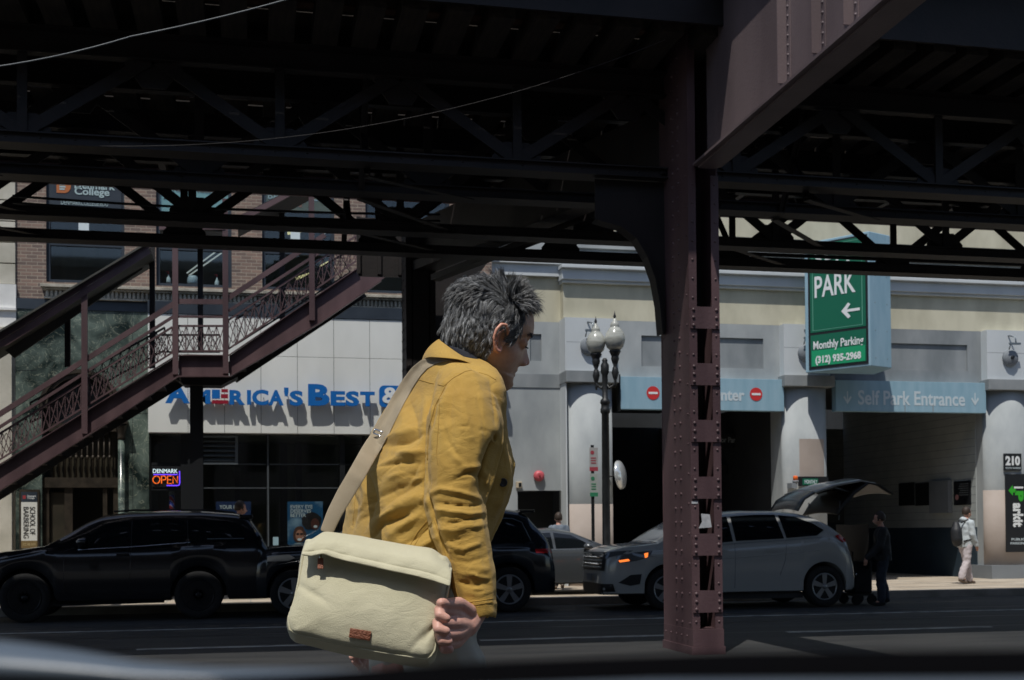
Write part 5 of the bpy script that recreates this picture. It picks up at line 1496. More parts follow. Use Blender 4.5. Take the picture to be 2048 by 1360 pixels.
class Car:
    def __init__(s, name, label, Y0, W, top, belt, sill, wheels, rw, paint, group, ftap=.55, rtap=.35, fmin=.62, rmin=.8, rim='rim_dark', spokes=5, roof_in=.20, seglen=.06, arch=1.13, ydepth_off=0):
        s.Y0, s.Wd = Y0, W; s.Yc = Y0 + W / 2
        px = lambda L: [(lambda p: (p.x, p.z))(at(u, v, Y0 + .0)) for u, v in L]
        s.top = px(top); s.belt = px(belt)
        s.x0 = s.top[0][0]; s.x1 = s.top[-1][0]
        s.sill = sill; s.rw = rw; s.arch = arch
        s.wx = [at(u, 1190, Y0).x for u in wheels]
        s.ftap, s.rtap, s.fmin, s.rmin, s.roof_in = ftap, rtap, fmin, rmin, roof_in
        s.t = thing(name, label, 'car', ((s.x0 + s.x1) / 2, s.Yc, 0), group)
        N = int((s.x1 - s.x0) / seglen)
        xs = np.linspace(0, 1, N); xs = 0.5 - 0.5 * np.cos(np.pi * xs) if False else xs
        X = list(s.x0 + (s.x1 - s.x0) * xs)
        for e, sg in ((s.x0, 1), (s.x1, -1)):
            X += [e + sg * d for d in (.008, .02, .035, .05)]
        for w_ in s.wx:
            R = rw * arch
            X += [w_ + R * math.cos(a) for a in np.linspace(0, math.pi, 24)]
        X = sorted(set(round(x, 4) for x in X))
        rows = []
        for x in X:
            half = s.ring(x)
            rows.append([(x, s.Yc - y, z) for y, z in half] + [(x, s.Yc + y, z) for y, z in half[::-1][1:-1]])
        mb = MB(); mb.sm = True
        n = len(rows[0]); b = 0
        for r in rows: mb.v += r
        for i in range(len(rows) - 1):
            for k in range(n):
                k2 = (k + 1) % n
                mb.face([i * n + k, (i + 1) * n + k, (i + 1) * n + k2, i * n + k2])
        mb.sm = False
        mb.face([k for k in range(n)]); mb.face([(len(rows) - 1) * n + k for k in range(n)][::-1])
        me = mb.mesh('body', M[paint]); s.paint = M[paint]
        s.body = obj('body', me, None, s.t)
        try: me.set_sharp_from_angle(angle=rad(38))
        except Exception: pass
        # dark under tray inside the wheel wells
        mb = MB(); mb.box(s.x0 + .35, s.x1 - .3, Y0 + .45, Y0 + W - .45, .35, .84); obj('under_tray', mb, M['plastic'], s.t)
        for w_ in s.wx:
            for side in (0, 1):
                s.wheel(w_, side, rim, spokes)
    def zi(s, L, x): return float(np.interp(x, [p[0] for p in L], [p[1] for p in L]))
    def plan(s, x, z):
        W2 = s.Wd / 2
        f = 1.0
        d = x - s.x0
        if d < s.ftap: f = s.fmin + (1 - s.fmin) * math.sqrt(max(0, 1 - (1 - d / s.ftap) ** 2))
        d = s.x1 - x
        if d < s.rtap: f = min(f, s.rmin + (1 - s.rmin) * math.sqrt(max(0, 1 - (1 - d / s.rtap) ** 2)))
        return W2 * f
    def ring(s, x):
        zt = s.zi(s.top, x); zb = min(s.zi(s.belt, x), zt - .015); zs = s.sill
        for w_ in s.wx:
            R = s.rw * s.arch; d = abs(x - w_)
            if d < R: zs = max(zs, s.rw + math.sqrt(R * R - d * d))
        zs = min(zs, zb - .1)
        W2 = s.plan(x, 0)
        gh = max(0.0, zt - zb)
        wr = W2 * .95 - s.roof_in * min(1, gh / .45)
        h = zb - zs
        e = min(x - s.x0, s.x1 - x)
        lowin = .06 * max(0, 1 - e / .25)
        return [(0, zs), (W2 * .85, zs), (W2 * (.965 - lowin), zs + .03 * min(1, h / .3)), (W2 * .985, zs + .25 * h), (W2, zs + .55 * h), (W2 * .995, zs + .8 * h), (W2 * .975, zb - .04 * min(1, h)),
                (W2 * .95, zb), (W2 * .95 + (wr - W2 * .95) * .5, zb + gh * .47), (wr, zb + gh * .84), (wr - .04, zb + gh * .93), (wr - .13, zb + gh * .98), (wr * .5, zt + .01), (0, zt + .015)]
    def half(s, x, z):
        x = min(max(x, s.x0), s.x1)
        r = s.ring(x)[1:]
        zs = [q[1] for q in r]
        for a, b in zip(r[:-1], r[1:]):
            if a[1] <= z <= b[1]:
                t = 0 if b[1] == a[1] else (z - a[1]) / (b[1] - a[1])
                return a[0] + (b[0] - a[0]) * t
        return r[0][0] if z < r[0][1] else 0.0
    def patch(s, name, poly, mat, off=.006, px=True, both=True, parent=None, step=.09, label=None):
        if px: P = [(lambda p: (p.x, p.z))(at(u, v, s.Y0 + .02)) for u, v in poly]
        else: P = poly
        sides = (-1, 1) if both else (-1,)
        out = None
        for sd_ in sides:
            bm = bmesh.new()
            vs = [bm.verts.new((x, 0, z)) for x, z in P]
            bm.faces.new(vs)
            xs = [p[0] for p in P]; zs = [p[1] for p in P]
            for x in np.arange(min(xs) + step / 2, max(xs), step):
                bmesh.ops.bisect_plane(bm, geom=bm.verts[:] + bm.edges[:] + bm.faces[:], plane_co=(x, 0, 0), plane_no=(1, 0, 0))
            for z in np.arange(min(zs) + step / 2, max(zs), step):
                bmesh.ops.bisect_plane(bm, geom=bm.verts[:] + bm.edges[:] + bm.faces[:], plane_co=(0, 0, z), plane_no=(0, 0, 1))
            for v in bm.verts: v.co.y = s.Yc + sd_ * (s.half(v.co.x, v.co.z) + off)
            bmesh.ops.recalc_face_normals(bm, faces=bm.faces[:])
            for f in bm.faces:
                f.smooth = True
                if f.normal.y * sd_ < 0: f.normal_flip()
            me = bpy.data.meshes.new(name); bm.to_mesh(me); bm.free(); me.materials.append(M[mat])
            o = link(name, me, parent or s.t)
            if label: o['label'] = label
            if out is None: out = o
        return out
    def line(s, name, pts, mat, r=.008, off=.004, both=False, parent=None, px=True):
        P = [(lambda p: (p.x, p.z))(at(u, v, s.Y0 + .02)) for u, v in pts] if px else pts
        Q = []
        for a, b in zip(P[:-1], P[1:]):
            n = max(1, int(math.hypot(b[0] - a[0], b[1] - a[1]) / .08))
            for k in range(n): Q.append((a[0] + (b[0] - a[0]) * k / n, a[1] + (b[1] - a[1]) * k / n))
        Q.append(P[-1])
        for sd_ in ((-1, 1) if both else (-1,)):
            mb = MB(); mb.tube([(x, s.Yc + sd_ * (s.half(x, z) + off), z) for x, z in Q], r, 5)
            o = obj(name, mb, M[mat], parent or s.t)
        return o
    def frontx(s, y, z, end=0):
        # x of the nose (end 0) or the tail (end 1) at sideways offset y
        lo, hi = (s.x0, s.x0 + s.ftap + .2) if end == 0 else (s.x1, s.x1 - s.rtap - .2)
        if s.half(lo, z) >= abs(y): return lo
        for _ in range(18):
            m_ = (lo + hi) / 2
            if s.half(m_, z) >= abs(y): hi = m_
            else: lo = m_
        return hi
    def fbar(s, name, y0, y1, z, h, mat, end=0, off=.012, parent=None, d=.02):
        sg = -1 if end == 0 else 1
        rows = []
        for k in range(15):
            y = y0 + (y1 - y0) * k / 14
            x = s.frontx(y, z, end) + sg * off
            rows.append([(x, s.Yc + y, z - h / 2), (x + sg * d * .6, s.Yc + y, z), (x, s.Yc + y, z + h / 2)])
        mb = MB(); mb.sm = True; mb.grid(rows); return obj(name, mb, M[mat], parent or s.t)
    def wheel(s, x, side, rim, spokes):
        r = s.rw; y = s.Y0 + .03 if side == 0 else s.Y0 + s.Wd - .03; sg = -1 if side == 0 else 1
        root = MB(); root.lathe([(r * .66, -.22), (r * .95, -.22), (r, -.19), (r, -.03), (r * .95, 0), (r * .70, .0), (r * .66, -.02)], (x, y, r), 36, (0, sg, 0))
        wh = obj('wheel', root, M['rubber'], s.t)
        mb = MB(); mb.lathe([(r * .655, -.2), (r * .655, -.022), (r * .60, -.022), (r * .58, -.05), (r * .58, -.12), (.01, -.12)], (x, y, r), 30, (0, sg, 0))
        obj('barrel', mb, M['plastic'], wh)
        mb = MB()
        for k in range(spokes):
            a = 2 * math.pi * k / spokes + .3
            c, sn = math.cos(a), math.sin(a)
            w0, w1 = r * .085, r * .13
            P = [(r * .08, -w0), (r * .62, -w1), (r * .62, w1), (r * .08, w0)]
            poly = [(q * c - w * sn, q * sn + w * c) for q, w in P]
            mb.prism(poly, (x, y - sg * .045, r), (1, 0, 0), (0, 0, 1), (0, sg * .03, 0))
        mb.lathe([(r * .14, -.05), (r * .13, -.005), (r * .05, 0)], (x, y, r), 16, (0, sg, 0))
        mb.lathe([(r * .66, -.03), (r * .665, -.012), (r * .60, -.012), (r * .60, -.03)], (x, y, r), 36, (0, sg, 0))
        obj('rim', mb, M[rim], wh)
    def mirror(s, u, v, mat):
        p = at(u, v, s.Y0 - .1)
        for sd_ in (-1, 1):
            yy = s.Yc + sd_ * (s.half(p.x, p.z) + .12)
            mb = MB(); mb.sm = True
            rows = []
            for k, (dx, sc) in enumerate(((-.09, .35), (-.06, .8), (0, 1), (.05, .95), (.055, .9))):
                rows.append([(p.x + dx, yy + math.cos(a) * .11 * sc, p.z + math.sin(a) * .07 * sc) for a in np.linspace(0, 2 * math.pi, 17)])
            mb.grid(rows)
            mb.sm = False; mb.bar((p.x, s.Yc + sd_ * s.half(p.x, p.z - .05), p.z - .06), (p.x, yy, p.z - .03), .05, .03)
            obj('wing_mirror', mb, M[mat], s.t)

CG = 'cars along the far kerb'
# --- black SUV at the left
c1 = Car('parked_suv', 'long black SUV parked at the left in front of the marble wall', 20.25, 1.92,
         [(-62, 1150), (-58, 1118), (-35, 1110), (0, 1104), (50, 1098), (88, 1092), (130, 1068), (172, 1042), (200, 1031), (255, 1024), (330, 1021), (400, 1021), (470, 1026), (498, 1033), (520, 1066), (537, 1100), (543, 1150)],
         [(-62, 1158), (-30, 1122), (85, 1100), (150, 1100), (300, 1096), (420, 1090), (520, 1088), (540, 1104)],
         .30, (48, 397), .385, 'car_black', CG, ftap=.6, rtap=.4, spokes=10)
c1.patch('side_window', [(160, 1094), (172, 1077), (200, 1053), (222, 1045), (255, 1042), (257, 1091)], 'car_glass')
c1.patch('side_window', [(263, 1091), (263, 1041), (330, 1037), (366, 1038), (372, 1086)], 'car_glass')
c1.patch('side_window', [(379, 1086), (374, 1039), (450, 1041), (480, 1046), (492, 1080)], 'car_glass')
c1.line('chrome_strip', [(155, 1100), (262, 1094), (380, 1085)], 'chrome', .007, both=True)
c1.line('chrome_strip', [(414, 1078), (488, 1077)], 'alu', .006)
for pts in ([(262, 1042), (262, 1100), (258, 1200)], [(374, 1040), (376, 1090), (355, 1140), (350, 1165)], [(148, 1096), (128, 1102), (127, 1190)], [(176, 1190), (336, 1182)]): c1.line('door_seam', pts, 'plastic', .004, .001)
c1.line('roof_rail', [(215, 1021), (260, 1018), (420, 1018), (468, 1023)], 'plastic', .016, .0, both=True)
for u in (285, 395): c1.patch('door_handle', [(u - 52, 1107), (u - 26, 1106), (u - 26, 1110), (u - 52, 1111)], 'car_black', .03)
c1.mirror(163, 1084, 'car_black')
c1.patch('rear_window', [(500, 1043), (506, 1043), (524, 1078), (518, 1080)], 'car_glass', .008)
mb = MB(); p = at(478, 1028, 20.6); q_ = at(500, 1036, 20.6); mb.box(p.x, q_.x + .05, c1.Y0 + .25, c1.Y0 + 1.67, q_.z - .01, q_.z + .05); obj('spoiler', mb, M['car_black'], c1.t, bevel=.015)
c1.patch('sill_trim', [(100, 1214), (328, 1206), (328, 1196), (100, 1203)], 'plastic', .006)
# --- second dark SUV, grille towards the first
c2 = Car('parked_suv', 'dark blue-black SUV with an upright slotted grille, half hidden behind the man', 20.2, 1.95,
         [(492, 1150), (494, 1118), (502, 1107), (545, 1094), (640, 1087), (690, 1060), (735, 1030), (790, 1018), (900, 1014), (1000, 1014), (1045, 1021), (1062, 1028), (1085, 1058), (1107, 1085), (1114, 1120), (1116, 1160)],
         [(492, 1160), (500, 1125), (540, 1106), (660, 1100), (900, 1096), (1050, 1094), (1100, 1100), (1114, 1130)],
         .31, (588, 1020), .385, 'car_black2', CG, ftap=.5, rtap=.35, fmin=.72, rim='rim_silver', spokes=5)
c2.patch('side_window', [(700, 1096), (740, 1050), (780, 1038), (800, 1037), (800, 1095)], 'car_glass')
c2.patch('side_window', [(808, 1095), (808, 1036), (910, 1033), (915, 1092)], 'car_glass')
c2.patch('side_window', [(924, 1092), (922, 1033), (1005, 1035), (1040, 1042), (1058, 1084)], 'car_glass')
c2.line('chrome_strip', [(985, 1035), (1030, 1037), (1048, 1044), (1064, 1082)], 'alu', .006)
for k in range(7):
    y = -.55 + k * (1.1 / 6)
    zz_ = at(500, 1126, 20.2).z
    x = c2.frontx(y, zz_) - .02
    obj('grille_slot', MB().box(x, x + .03, c2.Yc + y - .045, c2.Yc + y + .045, zz_ - .14, zz_ + .09), M['chrome'], c2.t)
    obj('slot_opening', MB().box(x - .004, x - .0005, c2.Yc + y - .03, c2.Yc + y + .03, zz_ - .125, zz_ + .075), M['plastic'], c2.t)
c2.patch('headlight', [(534, 1112), (578, 1109), (590, 1116), (578, 1122), (534, 1123)], 'lamp_clear', .01)
c2.fbar('bumper_insert', -.7, .7, .52, .12, 'plastic'); c2.fbar('bumper_insert', -.6, .6, .36, .08, 'plastic')
zz_ = at(500, 1160, 20.2).z; obj('number_plate', MB().box(c2.x0 - .04, c2.x0 - .02, c2.Yc - .35, c2.Yc - .05, zz_ - .06, zz_ + .06), M['grey_dark'], c2.t)
c2.line('fender_line', [(545, 1132), (620, 1118), (700, 1112)], 'car_black2', .006, .004)
c2.patch('side_marker', [(597, 1140), (604, 1122), (607, 1124), (601, 1144)], 'lamp_red', .01)
c2.patch('tail_light', [(1070, 1098), (1104, 1097), (1108, 1106), (1072, 1106)], 'lamp_red', .01)
c2.mirror(712, 1090, 'car_black2')
mb = MB(); p = at(1050, 1022, 20.5); mb.box(p.x - .1, p.x + .16, c2.Y0 + .26, c2.Y0 + 1.69, p.z - .03, p.z + .02); obj('spoiler', mb, M['car_black2'], c2.t, bevel=.012)
# --- white SUV with the raised tailgate
c3 = Car('parked_suv', 'white SUV with its tailgate raised and front lamps lit, behind the riveted column', 19.75, 1.93,
         [(1216, 1150), (1217, 1112), (1224, 1103), (1250, 1094), (1300, 1088), (1322, 1085), (1352, 1062), (1392, 1038), (1430, 1027), (1500, 1021), (1560, 1021), (1610, 1025), (1640, 1033), (1668, 1050), (1690, 1068), (1704, 1084), (1714, 1120), (1718, 1155)],
         [(1216, 1158), (1222, 1120), (1255, 1104), (1340, 1100), (1400, 1094), (1500, 1087), (1600, 1079), (1660, 1074), (1700, 1092), (1714, 1130)],
         .27, (1336, 1652), .36, 'car_white', CG, ftap=.75, rtap=.4, fmin=.60, rim='rim_silver', spokes=5)
c3.patch('side_window', [(1352, 1092), (1364, 1074), (1400, 1049), (1432, 1037), (1463, 1033), (1468, 1083)], 'car_glass')
c3.patch('side_window', [(1474, 1082), (1470, 1033), (1520, 1029), (1560, 1029), (1570, 1077)], 'car_glass')
c3.patch('side_window', [(1575, 1076), (1567, 1030), (1600, 1033), (1632, 1046), (1652, 1060), (1636, 1071)], 'car_glass')
c3.line('window_trim', [(1345, 1097), (1468, 1087), (1575, 1080), (1645, 1074)], 'alu', .006)
c3.patch('windshield', [(1330, 1086), (1345, 1076), (1394, 1044), (1400, 1044), (1356, 1076), (1340, 1090)], 'car_glass', .008)
for pts in ([(1343, 1098), (1352, 1128), (1352, 1188)], [(1470, 1086), (1470, 1186)], [(1574, 1080), (1570, 1120), (1560, 1150)], [(1360, 1186), (1600, 1182)]): c3.line('door_seam', pts, 'grey_dark', .004, .001)
for u in (1455, 1560): c3.patch('door_handle', [(u - 26, 1099), (u, 1098), (u, 1102), (u - 26, 1104)], 'car_white', .03)
c3.patch('sill_cladding', [(1372, 1200), (1612, 1196), (1612, 1184), (1372, 1188)], 'plastic', .006)
c3.line('crease', [(1300, 1112), (1360, 1120), (1500, 1114), (1640, 1100)], 'car_white', .006, .002)
for k in range(5): c3.fbar('grille_bar', -.62, .62, .74 + k * .058, .03, 'chrome' if k in (1, 3) else 'alu', off=.03)
rows = []
for k in range(17):
    y = -.68 + 1.36 * k / 16
    rows.append([(c3.frontx(y, z) - .012, c3.Yc + y, z) for z in (.68, .78, .88, 1.0)])
mb = MB(); mb.sm = True; mb.grid(rows); obj('grille', mb, M['plastic'], c3.t)
rows = []
for k in range(17):
    y = -.8 + 1.6 * k / 16
    rows.append([(c3.frontx(y, z) - .012, c3.Yc + y, z) for z in (.27, .33, .40, .46)])
mb = MB(); mb.sm = True; mb.grid(rows); obj('lower_intake', mb, M['plastic'], c3.t)
obj('number_plate', MB().box(c3.x0 - .06, c3.x0 - .045, c3.Yc - .15, c3.Yc + .15, .50, .62), M['grey_dark'], c3.t)
for sd_ in (-1, 1):
    rows = []
    for k in range(9):
        y = sd_ * (.66 + .25 * k / 8)
        z1 = 1.0 + .03 * k / 8; z0 = .89 + .08 * (k / 8)
        rows.append([(c3.frontx(y, z0) - .014, c3.Yc + y, z0), (c3.frontx(y, z1) - .014, c3.Yc + y, z1)])
    mb = MB(); mb.sm = True; mb.grid(rows); obj('headlight', mb, M['lamp_clear'], c3.t)
c3.patch('headlight', [(1237, 1113), (1270, 1105), (1306, 1101), (1296, 1115), (1272, 1122), (1240, 1126)], 'lamp_clear', .012)
c3.patch('turn_signal', [(1288, 1107), (1296, 1105), (1294, 1114), (1289, 1116)], 'lamp_orange', .018)
c3.patch('turn_signal', [(1240, 1121), (1258, 1118), (1260, 1122), (1242, 1125)], 'lamp_orange', .018)
c3.patch('fog_pocket', [(1240, 1166), (1262, 1150), (1283, 1148), (1280, 1168), (1262, 1172)], 'plastic', .008)
c3.patch('tail_light', [(1672, 1072), (1690, 1066), (1706, 1070), (1708, 1084), (1686, 1084)], 'lamp_red', .012)
c3.mirror(1362, 1090, 'car_white')
p = at(1715, 1149, 19.9); mb = MB(); mb.dome((p.x + .02, 20.0, p.z), .03, (1, -.4, 0), 8); obj('reflector', mb, M['chrome'], c3.t)
# open rear and raised gate
q0 = at(1662, 1060, 19.9)
rows = []
def gate(pts, w0, w1, mat, name, th=.03):
    P = [at(u, v, 20.7) for u, v in pts]
    mb = MB(); mb.sm = True
    ya, yb = c3.Yc - w0, c3.Yc + w0
    A = [[(p.x, ya + (yb - ya) * t_, p.z + .05 * (1 - (2 * t_ - 1) ** 2)) for t_ in np.linspace(0, 1, 9)] for p in P]
    mb.grid(A)
    o = obj(name, mb, M[mat], c3.t)
    sm = o.modifiers.new('solid', 'SOLIDIFY'); sm.thickness = th
    return o
gate([(1640, 1030), (1652, 1010), (1672, 988), (1700, 968), (1722, 972), (1748, 990)], .72, .72, 'plastic', 'tailgate')
gate([(1566, 1022), (1580, 999), (1604, 984), (1640, 976), (1668, 984)], .60, .6, 'hazy_glass', 'tailgate_glass')
gate([(1600, 986), (1640, 972), (1690, 963), (1716, 968)], .66, .66, 'car_white', 'tailgate_spoiler')
for yy in (c3.Yc - .62, c3.Yc + .62):
    mb = MB(); a = at(1662, 1040, 20.4); b = at(1664, 1003, 20.4); mb.tube([(a.x, yy, a.z), (b.x, yy, b.z)], .012, 6); obj('gas_strut', mb, M['alu'], c3.t)
mb = MB(); a = at(1680, 1060, 20.7); b = at(1703, 1120, 20.7); mb.box(b.x + .02, b.x + .03, c3.Yc - .62, c3.Yc + .62, b.z - .15, a.z + .1)
obj('boot_interior', mb, M['plastic'], c3.t)
# --- silver saloon behind, nose to the right
c4 = Car('parked_saloon', 'silver saloon standing on the forecourt behind the two SUVs', 22.9, 1.8,
         [(905, 1150), (906, 1100), (930, 1093), (985, 1090), (1040, 1066), (1085, 1058), (1110, 1056), (1150, 1063), (1185, 1078), (1222, 1094), (1290, 1103), (1318, 1112), (1328, 1150)],
         [(905, 1155), (930, 1102), (1000, 1100), (1100, 1101), (1200, 1100), (1300, 1112), (1326, 1130)],
         .34, (975, 1272), .33, 'car_silver', CG, ftap=.4, rtap=.5, rim='rim_dark', spokes=7)
c4.patch('side_window', [(1050, 1098), (1060, 1074), (1088, 1066), (1105, 1065), (1108, 1097)], 'car_glass')
c4.patch('side_window', [(1113, 1097), (1111, 1065), (1146, 1070), (1172, 1084), (1188, 1095)], 'car_glass')
c4.patch('windshield', [(1160, 1070), (1168, 1070), (1216, 1093), (1206, 1094)], 'car_glass', .008)
c4.line('window_trim', [(1048, 1100), (1110, 1100), (1192, 1098)], 'alu', .006)
c4.mirror(1178, 1093, 'car_silver')
c4.t['label'] = 'silver saloon standing on the forecourt between the two SUVs'
# ================================================================== organic shapes
def seg(bm, p, q, r0, r1, n=12):
    p, q = Vector(p), Vector(q)
    d = q - p
    if d.length < 1e-6: return
    t = d.normalized(); a = t.orthogonal().normalized(); c = t.cross(a)
    A = []; B = []
    for k in range(n):
        an = 2 * math.pi * k / n; o = a * math.cos(an) + c * math.sin(an)
        A.append(bm.verts.new(p + o * r0)); B.append(bm.verts.new(q + o * r1))
    for k in range(n):
        k2 = (k + 1) % n; bm.faces.new((A[k], A[k2], B[k2], B[k]))
    bm.faces.new(A[::-1]); bm.faces.new(B)
def ball(bm, p, r, sc=None, rot=None, sub=2):
    m_ = Matrix.Translation(Vector(p))
    if rot is not None: m_ = m_ @ rot.to_4x4()
    if sc is not None: m_ = m_ @ Matrix.Diagonal((*sc, 1))
    bmesh.ops.create_icosphere(bm, subdivisions=sub, radius=r, matrix=m_)
def chain(bm, pts):
    for (p, r0), (q, r1) in zip(pts[:-1], pts[1:]): seg(bm, p, q, r0, r1)
    for p, r in pts: ball(bm, p, r)
def ringloft(bm, rings):
    rows = [[bm.verts.new(p) for p in r] for r in rings]
    n = len(rows[0])
    for i in range(len(rows) - 1):
        for k in range(n):
            k2 = (k + 1) % n; bm.faces.new((rows[i][k], rows[i][k2], rows[i + 1][k2], rows[i + 1][k]))
    bm.faces.new(rows[0][::-1]); bm.faces.new(rows[-1])
def fuse(bm, voxel, smooth=4, fac=.5):
    """join overlapping closed shapes of a bmesh into one continuous skin"""
    bmesh.ops.recalc_face_normals(bm, faces=bm.faces[:])
    me = bpy.data.meshes.new('fuse'); bm.to_mesh(me); bm.free()
    o = bpy.data.objects.new('fuse', me); COL.objects.link(o)
    m_ = o.modifiers.new('r', 'REMESH'); m_.mode = 'VOXEL'; m_.voxel_size = voxel; m_.use_smooth_shade = True
    if smooth:
        s_ = o.modifiers.new('s', 'SMOOTH'); s_.iterations = smooth; s_.factor = fac
    dg = bpy.context.evaluated_depsgraph_get(); dg.update()
    r = bpy.data.meshes.new_from_object(o.evaluated_get(dg))
    bpy.data.objects.remove(o); bpy.data.meshes.remove(me)
    r.polygons.foreach_set('use_smooth', [True] * len(r.polygons))
    return r
def displace(me, fn):
    """moves every vertex along its own (old) normal by fn(position, normal)"""
    n = len(me.vertices)
    co = np.empty(n * 3); me.vertices.foreach_get('co', co); co = co.reshape(-1, 3)
    no = np.empty(n * 3); me.vertex_normals.foreach_get('vector', no); no = no.reshape(-1, 3)
    k = np.array([fn(Vector(c), Vector(q)) for c, q in zip(co, no)])
    me.vertices.foreach_set('co', (co + no * k[:, None]).ravel()); me.update()
def ell(c, ax, bx, ra, rb, n=24, sq=2.0):
    out = []
    for k in range(n):
        a = 2 * math.pi * k / n; ca, sa = math.cos(a), math.sin(a)
        f = (abs(ca) ** sq + abs(sa) ** sq) ** (-1 / sq)
        out.append(Vector(c) + ax * (ra * ca * f) + bx * (rb * sa * f))
    return out

M['skin'] = rough_mat('skin', (0.50, 0.26, 0.19), (0.58, 0.32, 0.24), 30, 0.5, bump=0.15, bscale=500)
M['skin'].node_tree.nodes['Principled BSDF'].inputs['Subsurface Weight'].default_value = 0.15
M['skin'].node_tree.nodes['Principled BSDF'].inputs['Subsurface Radius'].default_value = (.01, .004, .002)
M['hair_dark'] = new_mat('dark_brown_hair', (0.035, 0.022, 0.015), .6)
M['hoodie'] = rough_mat('pale_blue_grey_hoodie', (.42, .47, .50), (.52, .57, .60), 6, .85)
M['pants_pale'] = rough_mat('pale_mauve_trousers', (.45, .40, .42), (.55, .50, .52), 5, .85)
M['cloth_black'] = rough_mat('black_cloth', (.010, .011, .013), (.02, .021, .024), 6, .85)
M['jeans'] = rough_mat('dark_blue_jeans', (.012, .018, .032), (.022, .03, .05), 6, .85)
M['shoe'] = rough_mat('brown_shoe', (.10, .07, .05), (.14, .10, .07), 6, .6)
M['dusk_blue'] = rough_mat('dusky_blue_cloth', (.05, .07, .10), (.16, .19, .23), 7, .85)
M['strap_navy'] = new_mat('black_nylon', (.012, .014, .018), .6)

